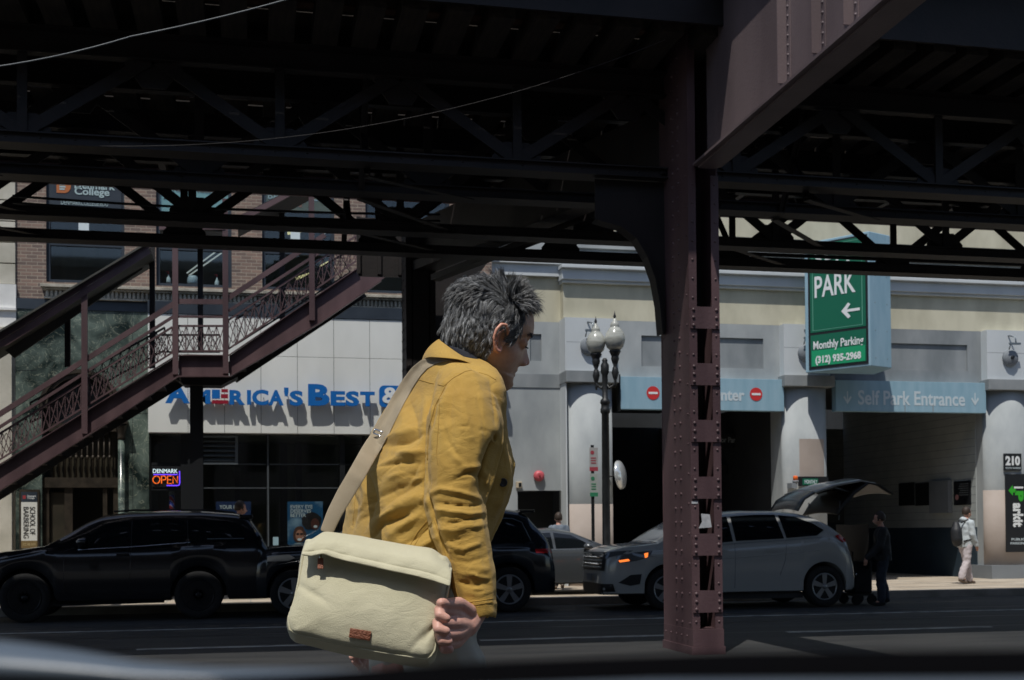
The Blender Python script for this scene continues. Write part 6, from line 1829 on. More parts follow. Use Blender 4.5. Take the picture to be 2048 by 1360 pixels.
def simple_person(label, foot, scale, yaw, top, bottom, hairm, skinm='skin', stride=.3, arm=(.05, .12), shoe='shoe', hood=False, lean=.03, headtilt=0.0, only_top=False):
    """a walking figure; local x = forward, y = left, z = up, for a 1.75 m body times scale"""
    t = thing('person', label, 'person', foot)
    R = Matrix.Rotation(yaw, 3, 'Z'); F = Vector(foot)
    def P(x, y, z): return F + R @ (Vector((x, y, z)) * scale)
    X, Y_, Z = R @ Vector((1, 0, 0)), R @ Vector((0, 1, 0)), Vector((0, 0, 1))
    s = scale
    hip = .93
    ft = {1: (stride * .5, 0), -1: (-stride * .55, .05)}
    # body: head, neck, trunk, arms, legs as one skin
    bm = bmesh.new()
    hx = lean * 2.2
    ball(bm, P(hx + .01, 0, 1.63), .1 * s, (.95, .76, 1.18), R)
    ball(bm, P(hx + .05, 0, 1.57), .055 * s)
    chain(bm, [(P(hx - .01, 0, 1.56), .052 * s), (P(lean, 0, 1.45), .058 * s)])
    chain(bm, [(P(lean, 0, 1.38), .12 * s), (P(lean * .5, 0, 1.15), .115 * s), (P(0, 0, .95), .13 * s)])
    chain(bm, [(P(hx + .10, 0, 1.60), .012 * s), (P(hx + .118, 0, 1.575), .015 * s)])
    for y in (-1, 1):
        ball(bm, P(hx, y * .078, 1.60), .02 * s)
        a0, a1 = arm
        sx = a0 if y < 0 else a1
        chain(bm, [(P(lean, y * .17, 1.39), .05 * s), (P(lean - .03 + sx * .3, y * .21, 1.12), .04 * s), (P(lean + sx, y * .2, .90), .03 * s), (P(lean + sx + .02, y * .2, .82), .035 * s)])
        for q in range(4): chain(bm, [(P(lean + sx + .02 + .018 * (q - 1.5), y * .2, .81), .010 * s), (P(lean + sx + .03 + .016 * (q - 1.5), y * .195, .745 + .006 * abs(q - 1.5)), .008 * s)])
        fx, fz = ft[y]
        chain(bm, [(P(0, y * .09, hip), .085 * s), (P(fx * .45 + .05, y * .09, .5), .055 * s), (P(fx, y * .08, .10 + fz), .04 * s), (P(fx + .10, y * .08, .05 + fz), .03 * s)])
    obj('body', fuse(bm, .012 * s, 3), M[skinm], t)
    # trousers
    bm = bmesh.new()
    ringloft(bm, [ell(P(0, 0, z), X, Y_, a * s, b * s) for z, a, b in ((1.0, .125, .165), (.94, .14, .18), (.84, .13, .18))])
    for y in (-1, 1):
        fx, fz = ft[y]
        chain(bm, [(P(0, y * .09, .88), .105 * s), (P(fx * .3 + .03, y * .09, .68), .095 * s), (P(fx * .45 + .05, y * .09, .5), .085 * s), (P(fx * .75 + .02, y * .085, .28 + fz), .082 * s), (P(fx + .01, y * .08, .12 + fz), .078 * s)])
    me = fuse(bm, .014 * s, 3)
    displace(me, lambda c, n: .012 * s * noise.noise(c * 14 / s))
    obj('trousers', me, M[bottom], t)
    bm = bmesh.new()
    for y in (-1, 1):
        fx, fz = ft[y]
        chain(bm, [(P(fx - .03, y * .08, .05 + fz), .045 * s), (P(fx + .08, y * .08, .04 + fz * .4), .042 * s), (P(fx + .15, y * .08, .032 + fz * .2), .032 * s)])
        obj('shoe', fuse(bm, .012 * s, 3), M[shoe], t); bm = bmesh.new()
    bm.free()
    # jacket or hoodie
    bm = bmesh.new()
    ringloft(bm, [ell(P(lean * k, 0, z), X, Y_, a * s, b * s) for z, a, b, k in ((.84, .15, .19, 0), (.95, .155, .19, 0), (1.15, .145, .18, .5), (1.32, .15, .20, 1), (1.42, .12, .18, 1), (1.48, .08, .10, 1.1))])
    for y in (-1, 1):
        a0, a1 = arm; sx = a0 if y < 0 else a1
        chain(bm, [(P(lean, y * .165, 1.39), .085 * s), (P(lean - .03 + sx * .3, y * .22, 1.12), .07 * s), (P(lean + sx * .95, y * .205, .90), .055 * s)])
    if hood: chain(bm, [(P(hx - .10, -.06, 1.47), .055 * s), (P(hx - .12, 0, 1.48), .06 * s), (P(hx - .10, .06, 1.47), .055 * s)])
    me = fuse(bm, .014 * s, 3)
    displace(me, lambda c, n: .014 * s * noise.noise(c * 11 / s + Vector((5, 1, 2))))
    obj('jacket', me, M[top], t)
    bm = bmesh.new(); ball(bm, P(hx - .012, 0, 1.65), .108 * s, (.98, .84, 1.14), R, 3)
    for v in list(bm.verts):
        l = R.inverted() @ ((v.co - F) / s)
        if l.x > hx + .055 and l.z < 1.69 or l.z < 1.57: v.co = v.co.lerp(P(hx, 0, 1.63), .25)
        else: v.co += (v.co - P(hx, 0, 1.65)) * .08 * noise.noise(v.co * 40)
    me = bpy.data.meshes.new('hair'); bm.to_mesh(me); bm.free(); me.polygons.foreach_set('use_smooth', [True] * len(me.polygons))
    obj('hair', me, M[hairm], t)
    return t, P, s

# pedestrian with a rucksack at the right
ft_ = gnd(1931, 1168, .13); hd = at(1938, 1013, ft_.y)
sc_ = (hd.z - .13) / 1.77
tp, PP, s_ = simple_person('person in a pale grey hoodie and pale baggy trousers walking right past the garage wall', (ft_.x, ft_.y, .13), sc_, rad(8), 'hoodie', 'pants_pale', 'hair_dark', stride=.34, hood=True, arm=(.12, -.02))
bpk = thing('rucksack', 'black rucksack on the back of the walking person in pale trousers', 'rucksack', PP(-.2, 0, 1.1))
bm = bmesh.new(); chain(bm, [(PP(-.20, .05, 1.36), .08 * s_), (PP(-.24, 0, 1.2), .13 * s_), (PP(-.24, -.02, 1.03), .13 * s_), (PP(-.22, 0, .96), .11 * s_)])
obj('bag', fuse(bm, .02, 3), M['strap_navy'], bpk)
mb = MB()
for y in (-1, 1): mb.tube([PP(-.16, y * .08, 1.4), PP(-.02, y * .12, 1.47), PP(.12, y * .13, 1.38), PP(.15, y * .14, 1.2), PP(.02, y * .19, 1.02), PP(-.15, y * .14, .98)], .018 * s_, 6)
obj('straps', mb, M['strap_navy'], bpk)
# dark person at the tailgate
ft_ = gnd(1768, 1211, 0.0)
hd = at(1772, 1022, ft_.y)
simple_person('person in a black jacket and dark jeans standing at the raised tailgate', (ft_.x, ft_.y, 0), hd.z / 1.77, rad(160), 'cloth_black', 'jeans', 'hair_dark', stride=.10, arm=(.25, .3), shoe='cloth_black')
# folding trolley at the rear bumper
p = gnd(1722, 1209, 0.0)
tr = thing('luggage_trolley', 'black luggage trolley on small wheels behind the white SUV', 'trolley', p)
mb = MB(); mb.box(p.x - .2, p.x + .2, p.y - .1, p.y + .4, .16, .2); mb.tube([(p.x - .18, p.y - .05, .2), (p.x - .18, p.y - .05, .95), (p.x - .18, p.y + .35, .95), (p.x - .18, p.y + .35, .2)], .015, 6); obj('frame', mb, M['plastic'], tr)
mb = MB(); mb.box(p.x - .15, p.x + .19, p.y - .08, p.y + .36, .205, .78); obj('load', mb, M['cloth_black'], tr, bevel=.03)
for xx, yy in ((-.14, -.1), (.16, -.1), (-.14, .38), (.16, .38)):
    mb = MB(); mb.lathe([(.09, -.02), (.09, .02)], (p.x + xx, p.y + yy, .09), 18, (0, 1, 0)); obj('caster', mb, M['rubber'], tr)
# person between the two SUVs (head and shoulders in view)
ft_ = Vector((at(1117, 1050, 25.2).x, 25.2, .13)); hd = at(1117, 1024, 25.2)
simple_person('dark haired person in a dusky blue jacket beside the dark side doorway', (ft_.x, ft_.y, .13), (hd.z - .13) / 1.77, rad(75), 'dusk_blue', 'jeans', 'hair_dark', stride=.2, arm=(.1, 0))
# person in front of the navy poster
ft_ = Vector((at(474, 1050, 24.9).x, 24.9, .13)); hd = at(474, 1001, 24.9)
simple_person('dark haired person seen over the roof of the black SUV, before the navy poster', (ft_.x, ft_.y, .13), (hd.z - .13) / 1.77, rad(10), 'cloth_black', 'jeans', 'hair_dark', stride=.3, arm=(.1, 0))
# ================================================================== the walking man
def cloth_mat(name, c1, c2, fold=1.0, fscale=16, grain=.35, gscale=650):
    """woven cloth: mottled colour, fine grain and small sharp wrinkles"""
    m = rough_mat(name, c1, c2, 9, .88, bump=grain, bscale=gscale, lo=.3, hi=.7)
    t = m.node_tree; b = t.nodes['Principled BSDF']
    tc = t.nodes.new('ShaderNodeTexCoord'); n = t.nodes.new('ShaderNodeTexNoise')
    n.inputs['Scale'].default_value = fscale; n.inputs['Detail'].default_value = 5; n.inputs['Distortion'].default_value = 1.1
    mp_ = t.nodes.new('ShaderNodeMapping'); mp_.inputs['Scale'].default_value = (1, 1, 1.7)
    t.links.new(tc.outputs['Object'], mp_.inputs[0]); t.links.new(mp_.outputs[0], n.inputs[0])
    a = t.nodes.new('ShaderNodeMath'); a.operation = 'SUBTRACT'; a.inputs[1].default_value = .5; t.links.new(n.outputs[0], a.inputs[0])
    ab = t.nodes.new('ShaderNodeMath'); ab.operation = 'ABSOLUTE'; t.links.new(a.outputs[0], ab.inputs[0])
    sq = t.nodes.new('ShaderNodeMath'); sq.operation = 'POWER'; sq.inputs[1].default_value = .6; t.links.new(ab.outputs[0], sq.inputs[0])
    bp = t.nodes.new('ShaderNodeBump'); bp.inputs['Strength'].default_value = fold; bp.inputs['Distance'].default_value = .006
    t.links.new(sq.outputs[0], bp.inputs['Height'])
    old = [x for x in t.nodes if x.type == 'BUMP' and x is not bp][0]
    t.links.new(old.outputs[0], bp.inputs['Normal']); t.links.new(bp.outputs[0], b.inputs['Normal'])
    b.inputs['Sheen Weight'].default_value = .15
    return m
M['canvas'] = cloth_mat('mustard_canvas', (0.41, 0.24, 0.040), (0.51, 0.32, 0.066), .32, 15)
M['seam'] = new_mat('mustard_seam', (0.34, 0.20, 0.035), .9)
M['navy_shirt'] = rough_mat('navy_shirt', (.008, .010, .018), (.014, .017, .028), 30, .85)
M['chino'] = rough_mat('stone_chino', (.40, .38, .31), (.48, .455, .38), 6, .85, bump=.3, bscale=600)
M['canvas_bag'] = cloth_mat('pale_canvas', (.52, .49, .335), (.58, .545, .385), .22, 13, .34, 800)
M['webbing'] = rough_mat('tan_webbing', (.33, .27, .18), (.40, .33, .23), 8, .85, bump=.5, bscale=800)
M['leather'] = rough_mat('brown_leather', (.20, .065, .032), (.27, .095, .045), 25, .55, bump=.5, bscale=300)
man = thing('person', 'grey haired man in a mustard yellow canvas jacket walking right with his head bowed', 'person', mp(880, 2200, 0))
def vnoise(co, sc, off=0.0): return noise.noise(Vector(co) * sc + Vector((off, off * .7, off * .3)))
def to_px(P):
    d = Vector(P) - CAM_POS; z = d.dot(FWD)
    return 1024 + FPX * d.dot(RGT) / z, 680 + SHIFT - FPX * d.dot(UPV) / z, (z - DM) * FPX / DM
K = DM / FPX                     # one pixel unit in metres

# ---- head -------------------------------------------------------------
psi = rad(12)
cps, sps = math.cos(psi), math.sin(psi)
HO = (988.0, 680.0, 8.0)
def HP(x, y, z):
    return mp(HO[0] + x * .96 * cps + z * .28 * cps + y * sps, HO[1] + .28 * x - .96 * z, HO[2] + x * .96 * sps + z * .28 * sps - y * cps)
HT_ = [(-93, 50, 26, 10), (-90, 54, 14, 20), (-85, 58, 2, 28), (-75, 61, -12, 37), (-60, 59, -24, 46), (-45, 60, -40, 53), (-30, 61.5, -55, 59), (-10, 63, -78, 64), (7, 64, -90, 67), (25, 69, -98, 71),
       (45, 71, -102, 73), (65, 65, -102, 72), (85, 49, -94, 66), (98, 28, -78, 52), (107, 5, -52, 32), (111, -8, -35, 12)]
def hint(z, i): return float(np.interp(z, [r[0] for r in HT_], [r[i] for r in HT_]))
def g(x, s): return math.exp(-(x / s) ** 2)
NB = [(14, 0), (7, 2), (-3, 9), (-9, 12), (-17, 18), (-23, 22), (-29, 20), (-33, 12), (-36, 3), (-41, 0)]
def head_pt(z, a):
    xf, xb, w = hint(z, 1), hint(z, 2), hint(z, 3)
    xm = (xf * .25 + xb * .75) if z > -60 else (xf * .45 + xb * .55)
    xm = max(min(xm, xf - 12), xb + 5)
    ca, sa = math.cos(a), math.sin(a)
    p = 2.35 - .3 * min(1, max(0, (z - 45) / 25))
    f = (abs(ca) ** p + abs(sa) ** p) ** (-1 / p)
    x = xm + (xf - xm) * ca * f if ca > 0 else xm + (xm - xb) * ca
    y = w * sa * (f if ca > 0 else 1)
    if ca > 0:
        ay = abs(y)
        ns = float(np.interp(z, [-36, -31, -22, -9, 7], [13, 13, 11, 7.5, 6]))
        x += float(np.interp(-z, [-q[0] for q in NB], [q[1] for q in NB])) * math.exp(-(y / ns) ** 2)
        x += 3.0 * g(z + 46, 4) * g(y, 16) + 2.2 * g(z + 57, 3.5) * g(y, 15) - 3.2 * g(z + 51.5, 1.8) * g(y, 19) - 2.5 * g(z + 66, 5) * g(y, 16) + 2.5 * g(z + 78, 7) * g(y, 13)
        x += 3.5 * g(z - 32, 7) * g(ay - 26, 20)
        x -= 9 * g(z - 9, 11) * g(ay - 33, 14)
        k = 5 * g(z + 18, 15) * g(ay - 50, 14)
        x += k * .6; y += math.copysign(k * .6, y)
        k = -2.6 * g((ay - 24) - (-(z + 34)) * .35, 3.0) * g(z + 45, 15)
        x += k
        k = -4 * g(z + 48, 20) * g(ay - 46, 12)
        y += math.copysign(k, y)
    return x, y, z
bm = bmesh.new()
rings = []
for z in list(np.linspace(-93, 111, 110)):
    rings.append([HP(*head_pt(z, 2 * math.pi * k / 120)) for k in range(120)])
ringloft(bm, rings)
for sy in (-1, 1): ball(bm, HP(50.5, sy * 31, 8), 12.2 * K, sub=3)
for sy in (-1, 1): ball(bm, HP(69, sy * 9, -30), 6.5 * K, (1.3, .8, .8), None, 2)
# neck and jaw underside
chain(bm, [(HP(-28, 0, -25), 50 * K), (mp(940, 740, 6), 52 * K), (mp(915, 790, 4), 62 * K)])
chain(bm, [(HP(5, 0, -62), 30 * K), (mp(962, 770, 6), 34 * K)])
# trunk, arms and legs under the clothes
chain(bm, [(mp(905, 800, 0), 75 * K), (mp(880, 950, 0), 95 * K), (mp(840, 1120, 0), 100 * K), (mp(825, 1230, 0), 95 * K)])
for pts in ([(905, 810, -60, 48), (925, 850, -160, 45), (910, 1000, -205, 36), (952, 1215, -238, 24)], [(880, 820, 60, 48), (800, 860, 150, 45), (765, 1040, 190, 36), (745, 1230, 190, 25), (738, 1262, 188, 23)],
            [(865, 1240, -80, 70), (925, 1700, -95, 48), (915, 2120, -95, 32)], [(815, 1240, 70, 70), (760, 1700, 80, 48), (640, 2100, 90, 32)]):
    chain(bm, [(mp(u, v, w), r * K) for u, v, w, r in pts])
# hands: palm, four fingers and a thumb each
def hand(bm, wrist, palm, mcps, fingers, thumb):
    chain(bm, [(mp(*wrist[:3]), wrist[3] * K), (mp(*palm[:3]), palm[3] * K)])
    for q in mcps: chain(bm, [(mp(*palm[:3]), palm[3] * .85 * K), (mp(*q[:3]), q[3] * K)])
    for f in fingers: chain(bm, [(mp(*q[:3]), q[3] * K) for q in f])
    chain(bm, [(mp(*q[:3]), q[3] * K) for q in thumb])
hand(bm, (950, 1222, -246, 23), (934, 1252, -276, 21),
     [(908, 1226, -312, 12), (911, 1247, -320, 12.5), (914, 1267, -316, 12), (914, 1285, -304, 11)],
     [[(908, 1226, -312, 12), (880, 1219, -352, 10.5), (879, 1230, -366, 9), (893, 1237, -366, 8)],
      [(911, 1247, -320, 12.5), (876, 1246, -358, 10.8), (876, 1258, -370, 9), (892, 1262, -368, 8)],
      [(914, 1267, -316, 12), (881, 1271, -354, 10.3), (883, 1281, -364, 8.8), (897, 1283, -362, 8)],
      [(914, 1285, -304, 11), (886, 1292, -338, 9.2), (888, 1299, -346, 8), (900, 1299, -346, 7.4)]],
     [(938, 1222, -278, 14), (918, 1207, -306, 12), (896, 1208, -338, 10.5), (882, 1206, -358, 9)])
hand(bm, (738, 1262, 188, 22), (731, 1290, 180, 19),
     [(724, 1304, 168, 11), (729, 1308, 180, 11.5), (733, 1310, 192, 11), (737, 1310, 204, 10)],
     [[(724, 1304, 168, 11), (712, 1312, 150, 9.5), (710, 1322, 146, 8.5), (718, 1330, 150, 8)],
      [(729, 1308, 180, 11.5), (722, 1326, 165, 9.8), (722, 1338, 162, 8.6), (729, 1345, 166, 8)],
      [(733, 1310, 192, 11), (730, 1330, 182, 9.6), (731, 1342, 180, 8.6), (737, 1348, 184, 8)],
      [(737, 1310, 204, 10), (738, 1327, 198, 8.8), (740, 1336, 196, 8), (744, 1341, 198, 7.4)]],
     [(726, 1288, 160, 12), (716, 1300, 140, 10), (709, 1308, 126, 9.5), (705, 1314, 118, 8.5)])
# ears
def ear(sy):
    y0 = 66; s_ = sy
    E = lambda x, z, y: HP(x, s_ * y, z)
    hel = [(9, 8, 68), (8, 22, 76), (-1, 31, 82), (-12, 29, 86), (-19, 16, 88), (-19, 0, 86), (-13, -13, 82), (-7, -22, 78), (0, -24, 74), (4, -17, 70)]
    chain(bm, [(E(x, z, y), r * K) for (x, z, y), r in zip(hel, (3, 3.4, 3.6, 3.6, 3.6, 3.4, 3.6, 5, 5, 4))])
    chain(bm, [(E(-3, 20, 76), 2.8 * K), (E(-10, 10, 79), 3 * K), (E(-10, -3, 78), 3 * K), (E(-5, -10, 75), 2.6 * K)])
    ringloft(bm, [ell(E(-7, 4, y), (E(1, 0, 0) - E(0, 0, 0)) / K, (E(0, 1, 0) - E(0, 0, 0)) / K, a * K, b * K) for y, a, b in ((56, 10, 20), (64, 13, 24), (69, 12, 23))])
    chain(bm, [(E(7, -2, 68), 4 * K), (E(6, -7, 69), 4 * K)])
ear(1); ear(-1)
body = fuse(bm, 2.0 * K * 1.15, 3, .5)
print('body verts', len(body.vertices))
# skin colour zones as a colour attribute: ears, nose, lips and knuckles are redder; stubble greyer
MS = M['skin_man'] = new_mat('weathered_skin', (.5, .26, .19), .48)
t_ = MS.node_tree; b_ = t_.nodes['Principled BSDF']
at_ = t_.nodes.new('ShaderNodeAttribute'); at_.attribute_name = 'tone'
n_ = t_.nodes.new('ShaderNodeTexNoise'); n_.inputs['Scale'].default_value = 90; n_.inputs['Detail'].default_value = 5
tc_ = t_.nodes.new('ShaderNodeTexCoord'); t_.links.new(tc_.outputs['Object'], n_.inputs[0])
mx = t_.nodes.new('ShaderNodeMix'); mx.data_type = 'RGBA'; mx.blend_type = 'OVERLAY'; mx.inputs[0].default_value = .22
t_.links.new(at_.outputs['Color'], mx.inputs[6]); t_.links.new(n_.outputs[0], mx.inputs[7]); t_.links.new(mx.outputs[2], b_.inputs['Base Color'])
bp_ = t_.nodes.new('ShaderNodeBump'); bp_.inputs['Strength'].default_value = .25; bp_.inputs['Distance'].default_value = .002
n2_ = t_.nodes.new('ShaderNodeTexNoise'); n2_.inputs['Scale'].default_value = 350; t_.links.new(tc_.outputs['Object'], n2_.inputs[0])
t_.links.new(n2_.outputs[0], bp_.inputs['Height']); t_.links.new(bp_.outputs[0], b_.inputs['Normal'])
b_.inputs['Subsurface Weight'].default_value = .12; b_.inputs['Subsurface Radius'].default_value = (.01, .004, .002)
Hm = Matrix(((HP(1, 0, 0) - HP(0, 0, 0)) / K, (HP(0, 1, 0) - HP(0, 0, 0)) / K, (HP(0, 0, 1) - HP(0, 0, 0)) / K)).transposed()
Hi = Hm.inverted(); H0 = HP(0, 0, 0)
def hl(P): l = Hi @ (Vector(P) - H0) / K; return l.x, l.y, l.z
def scalp(x, y, z):
    if z > 88 and x < 40: return True
    if x > 37: return False
    if z > 50: return x < 37
    if z > 7: return x < 27 + (z - 7) / 43 * 10 and (x > 9 or z > 28 or x < -16) 
    if x > -14: return 9 < x < 25 and z > 2
    return z > -36 and x < -14
ca_ = body.color_attributes.new('tone', 'FLOAT_COLOR', 'POINT')
ncol = []
for v in body.vertices:
    x, y, z = hl(v.co)
    c = np.array((.69, .41, .275))
    if -100 < z < 115 and -110 < x < 100 and abs(y) < 95:
        red = g(z + 26, 9) * g(y, 16) * g(x - 80, 18) * 1.0 + (1.0 if abs(y) > 72 and -25 < x < 14 and -30 < z < 36 else 0) * .9 + g(z + 18, 16) * g(abs(y) - 48, 16) * .3
        lip = g(z + 51, 5) * g(y, 20) * (1 if x > 48 else 0)
        stub = (1 if z < -34 and x < 66 else 0) * (1 if z > -95 else 0) * g(z + 62, 30) * .5
        c = c * (1 - .5 * red) + np.array((.62, .20, .17)) * .5 * red
        c = c * (1 - .55 * lip) + np.array((.40, .13, .11)) * .55 * lip
        c = c * (1 - .45 * stub) + np.array((.30, .20, .16)) * .45 * stub
        if scalp(x, y, z) and abs(y) < 74.5: c = np.array((.06, .06, .062))
    else:
        c = np.array((.60, .33, .26))
    ncol += [*c, 1.0]
ca_.data.foreach_set('color', ncol)
obj('body', body, MS, man)

# ---- hair -------------------------------------------------------------
rng = np.random.default_rng(5)
HM = M['hair_grey'] = new_mat('salt_and_pepper_hair', (.1, .1, .1), .42, 0, .6)
t_ = HM.node_tree; at_ = t_.nodes.new('ShaderNodeAttribute'); at_.attribute_name = 'tone'; t_.links.new(at_.outputs['Color'], t_.nodes['Principled BSDF'].inputs['Base Color'])
V = []; Fc = []; Cc = []
SKC = np.array((-16., 0, 22.)); SKR = np.array((88., 73., 91.))
def outside(p, m, mx=9.0):
    q = (p - SKC) / SKR; n = np.linalg.norm(q)
    if p[2] < -5: mx = mx + .25
    return SKC + q / n * min(max(n, m), max(mx, m)) * SKR
def path_of(root, d0, d1, L, cw, seg_=6, hug=1.0, mx=9.0):
    p = np.array(root, float); pts = [p.copy()]; n0 = max(1.0, np.linalg.norm((p - SKC) / SKR))
    for k in range(seg_):
        f = (k + .5) / seg_
        d = np.array(d0) * (1 - f) + np.array(d1) * f + cw * math.sin(f * 3.4); d /= np.linalg.norm(d) + 1e-9
        p = p + d * L / seg_
        if hug: p = outside(p, n0 + .02 + .045 * hug * (k + 1) / seg_, mx + n0 - 1.0)
        pts.append(p.copy())
    return np.array(pts)
def put(pts, r, col):
    b0 = len(V); n_ = len(pts) - 1
    t = pts[-1] - pts[0]; side = np.cross(t, (0.2, 1, .3)); side /= np.linalg.norm(side) + 1e-9
    for k, q in enumerate(pts):
        f = k / n_; rr = r * (1 - f ** 1.8) + .07
        t = pts[min(k + 1, n_)] - pts[max(k - 1, 0)]; t /= np.linalg.norm(t) + 1e-9
        a = np.cross(t, side); a /= np.linalg.norm(a) + 1e-9; c = np.cross(t, a)
        for an in (0, 2.094, 4.189):
            V.append(tuple(HP(*(q + (a * math.cos(an) + c * math.sin(an)) * rr)))); Cc.extend((*col, 1.0))
    for k in range(n_):
        for j in range(3):
            j2 = (j + 1) % 3
            Fc.append((b0 + k * 3 + j, b0 + k * 3 + j2, b0 + (k + 1) * 3 + j2, b0 + (k + 1) * 3 + j))
def strand(root, d0, d1, L, r, col, curl=.25, seg_=6):
    put(path_of(root, d0, d1, L, rng.normal(0, curl, 3), seg_, 0), r, col)
def scalp_point():
    while True:
        z = rng.uniform(-38, 111); a = rng.uniform(-math.pi, math.pi)
        if rng.random() > (hint(z, 3) + 25) / 98: continue
        x, y, z = head_pt(z, a)
        if scalp(x, y, z) and not (y < -20 and rng.random() < .6): return np.array((x, y, z))
locks = []
for i in range(1050):
    p = scalp_point(); x, y, z = p
    n = (p - SKC) / SKR; n /= np.linalg.norm(n)
    top = min(1, max(0, (z - 58) / 28)); front = min(1, max(0, (x - 0) / 28)) * top; mid = top * (1 - front) * min(1, max(0, (x + 45) / 30))
    q_ = Vector((x, y, z)) * .03
    cl = np.array((noise.noise(q_), noise.noise(q_ + Vector((9, 0, 0))), noise.noise(q_ + Vector((0, 7, 0)))))
    rn = rng.normal(0, 1, 3)
    sd = np.array((-.28, 0, -.95)) if x < 5 else np.array((-.8, 0, -.6))
    if x < -55: sd = np.array((.42, 0, -1.0))
    back_d = np.array((-.9, 0, -.15)); mid_d = np.array((-.35, .05, .45)) + cl * 1.5; fr_d = np.array((.95, .12, -.35)) + cl * .5
    d1 = sd * (1 - top) + back_d * (top - front - mid) + mid_d * mid + fr_d * front
    d1 = d1 / (np.linalg.norm(d1) + 1e-6) + rn * (.16 + .16 * top)
    d0 = d1 + n * (.15 + .35 * top) + cl * .5
    L = 24 + 7 * rng.random() + top * 5 + mid * 12 + front * 4
    if z < -5: L *= .62
    if 9 < x < 32 and z < 30: L *= .6
    sil = min(1, max(0, (72 - z) / 60)) * (1.0 if x < 12 else .4) + .08
    locks.append((p, path_of(p + n * 1.2, d0, d1, L, rng.normal(0, .32, 3), 6, .45 + 2.4 * mid + .5 * front, 1.12 + .05 * rng.random() + .22 * mid + .14 * front), sil * rng.uniform(.3, 1.5), mid + front))
LP_ = np.array([l[0] for l in locks])
for i in range(25000):
    p = scalp_point()
    d = np.linalg.norm(LP_ - p, axis=1)
    j = int(np.argmin(d * rng.uniform(.8, 1.25, len(d))))
    root, path, sil, loose = locks[j]
    off = p - root
    if np.linalg.norm(off) > 22: continue
    f = np.linspace(0, 1, len(path))[:, None]
    conv = rng.uniform(.12, .55)
    sc = rng.uniform(.75, 1.1)
    pts = path[0] + (path - path[0]) * sc + off * (1 - conv * f ** .8) + rng.normal(0, 1.1 + .8 * loose, 3) * f
    nr = max(1.0, np.linalg.norm((p - SKC) / SKR)) + .012
    pts = np.array([outside(q, nr, nr + .16 + .25 * loose) for q in pts])
    mean = .065 + .31 * min(1, sil * .9)
    cv = float(np.clip(mean * rng.lognormal(0, .75), .012, .55)); col = (cv * (1.05 if cv < .05 else .96), cv, cv * (.96 if cv < .05 else 1.04))
    put(pts, rng.uniform(.26, .5), col)
# wisps: tuft on the crown, forelock over the brow
for k in range(150):
    x = rng.normal(0, 12); y = rng.normal(10, 22); z = 100 - abs(x) * .25 - abs(y) * .25
    cv = rng.uniform(.03, .12)
    strand((x, y, z), (.1 + rng.normal(0, .25), rng.normal(0, .2), 1), (-.3 + rng.normal(0, .5), rng.normal(0, .3), .8), rng.uniform(20, 36), .7, (cv, cv, cv), .4)
for k in range(520):
    y = rng.normal(22, 20); x = 33 + rng.normal(0, 6) - abs(y - 10) * .12; z = 90 + rng.normal(0, 5) - abs(y - 10) * .15
    cv = rng.uniform(.02, .07) if rng.random() < .85 else .25
    strand((x, y, z), (1 + rng.normal(0, .15), rng.normal(.1, .2), .22), (.75 + rng.normal(0, .2), rng.normal(0, .25), -.7 + rng.normal(0, .25)), rng.uniform(24, 42), .75, (cv, cv, cv), .3)
for k in range(40):
    y = rng.normal(22, 18)
    strand((35, y, 88), (.4, rng.normal(0, .3), .9), (.9, rng.normal(0, .4), .1 + rng.normal(0, .6)), rng.uniform(32, 52), .45, (.04, .035, .03), .6)
for sy in (1, -1):      # eyebrows, lashes and the dark line of the lowered lid
    for k in range(75):
        y = rng.uniform(12, 46); z = 30 + rng.normal(0, 1.8) - abs(y - 30) * .12
        x0 = head_pt(z, 0)[0] - 1.5 - (y / 46) ** 2.4 * 15
        cv = rng.uniform(.02, .09); strand((x0, sy * y, z), (.35, sy * .8, -.1), (.1, sy * 1, -.4), rng.uniform(6, 10), .6, (cv, cv * .9, cv * .85), .15, 3)
    lid = []
    for k in range(15):
        y = 21.5 + k * 1.35; z = 1.5 + ((y - 31) / 10) ** 2 * 1.6
        q = 12.6 ** 2 - (y - 31) ** 2 - (z - 8) ** 2
        lid.append((50.5 + math.sqrt(max(q, 1)), sy * y, z))
    put(np.array(lid), 1.1, (.012, .008, .007)); put(np.array(lid[::-1]), 1.1, (.012, .008, .007))
    for q in lid[3:]: strand(q, (1, sy * .3, -.25), (.8, sy * .5, .1), 5.5, .4, (.01, .008, .008), .1, 3)
hme = bpy.data.meshes.new('hair'); hme.from_pydata(V, [], Fc)
c_ = hme.color_attributes.new('tone', 'FLOAT_COLOR', 'POINT'); c_.data.foreach_set('color', Cc)
hme.polygons.foreach_set('use_smooth', [True] * len(hme.polygons)); hme.update()
obj('hair', hme, HM, man)

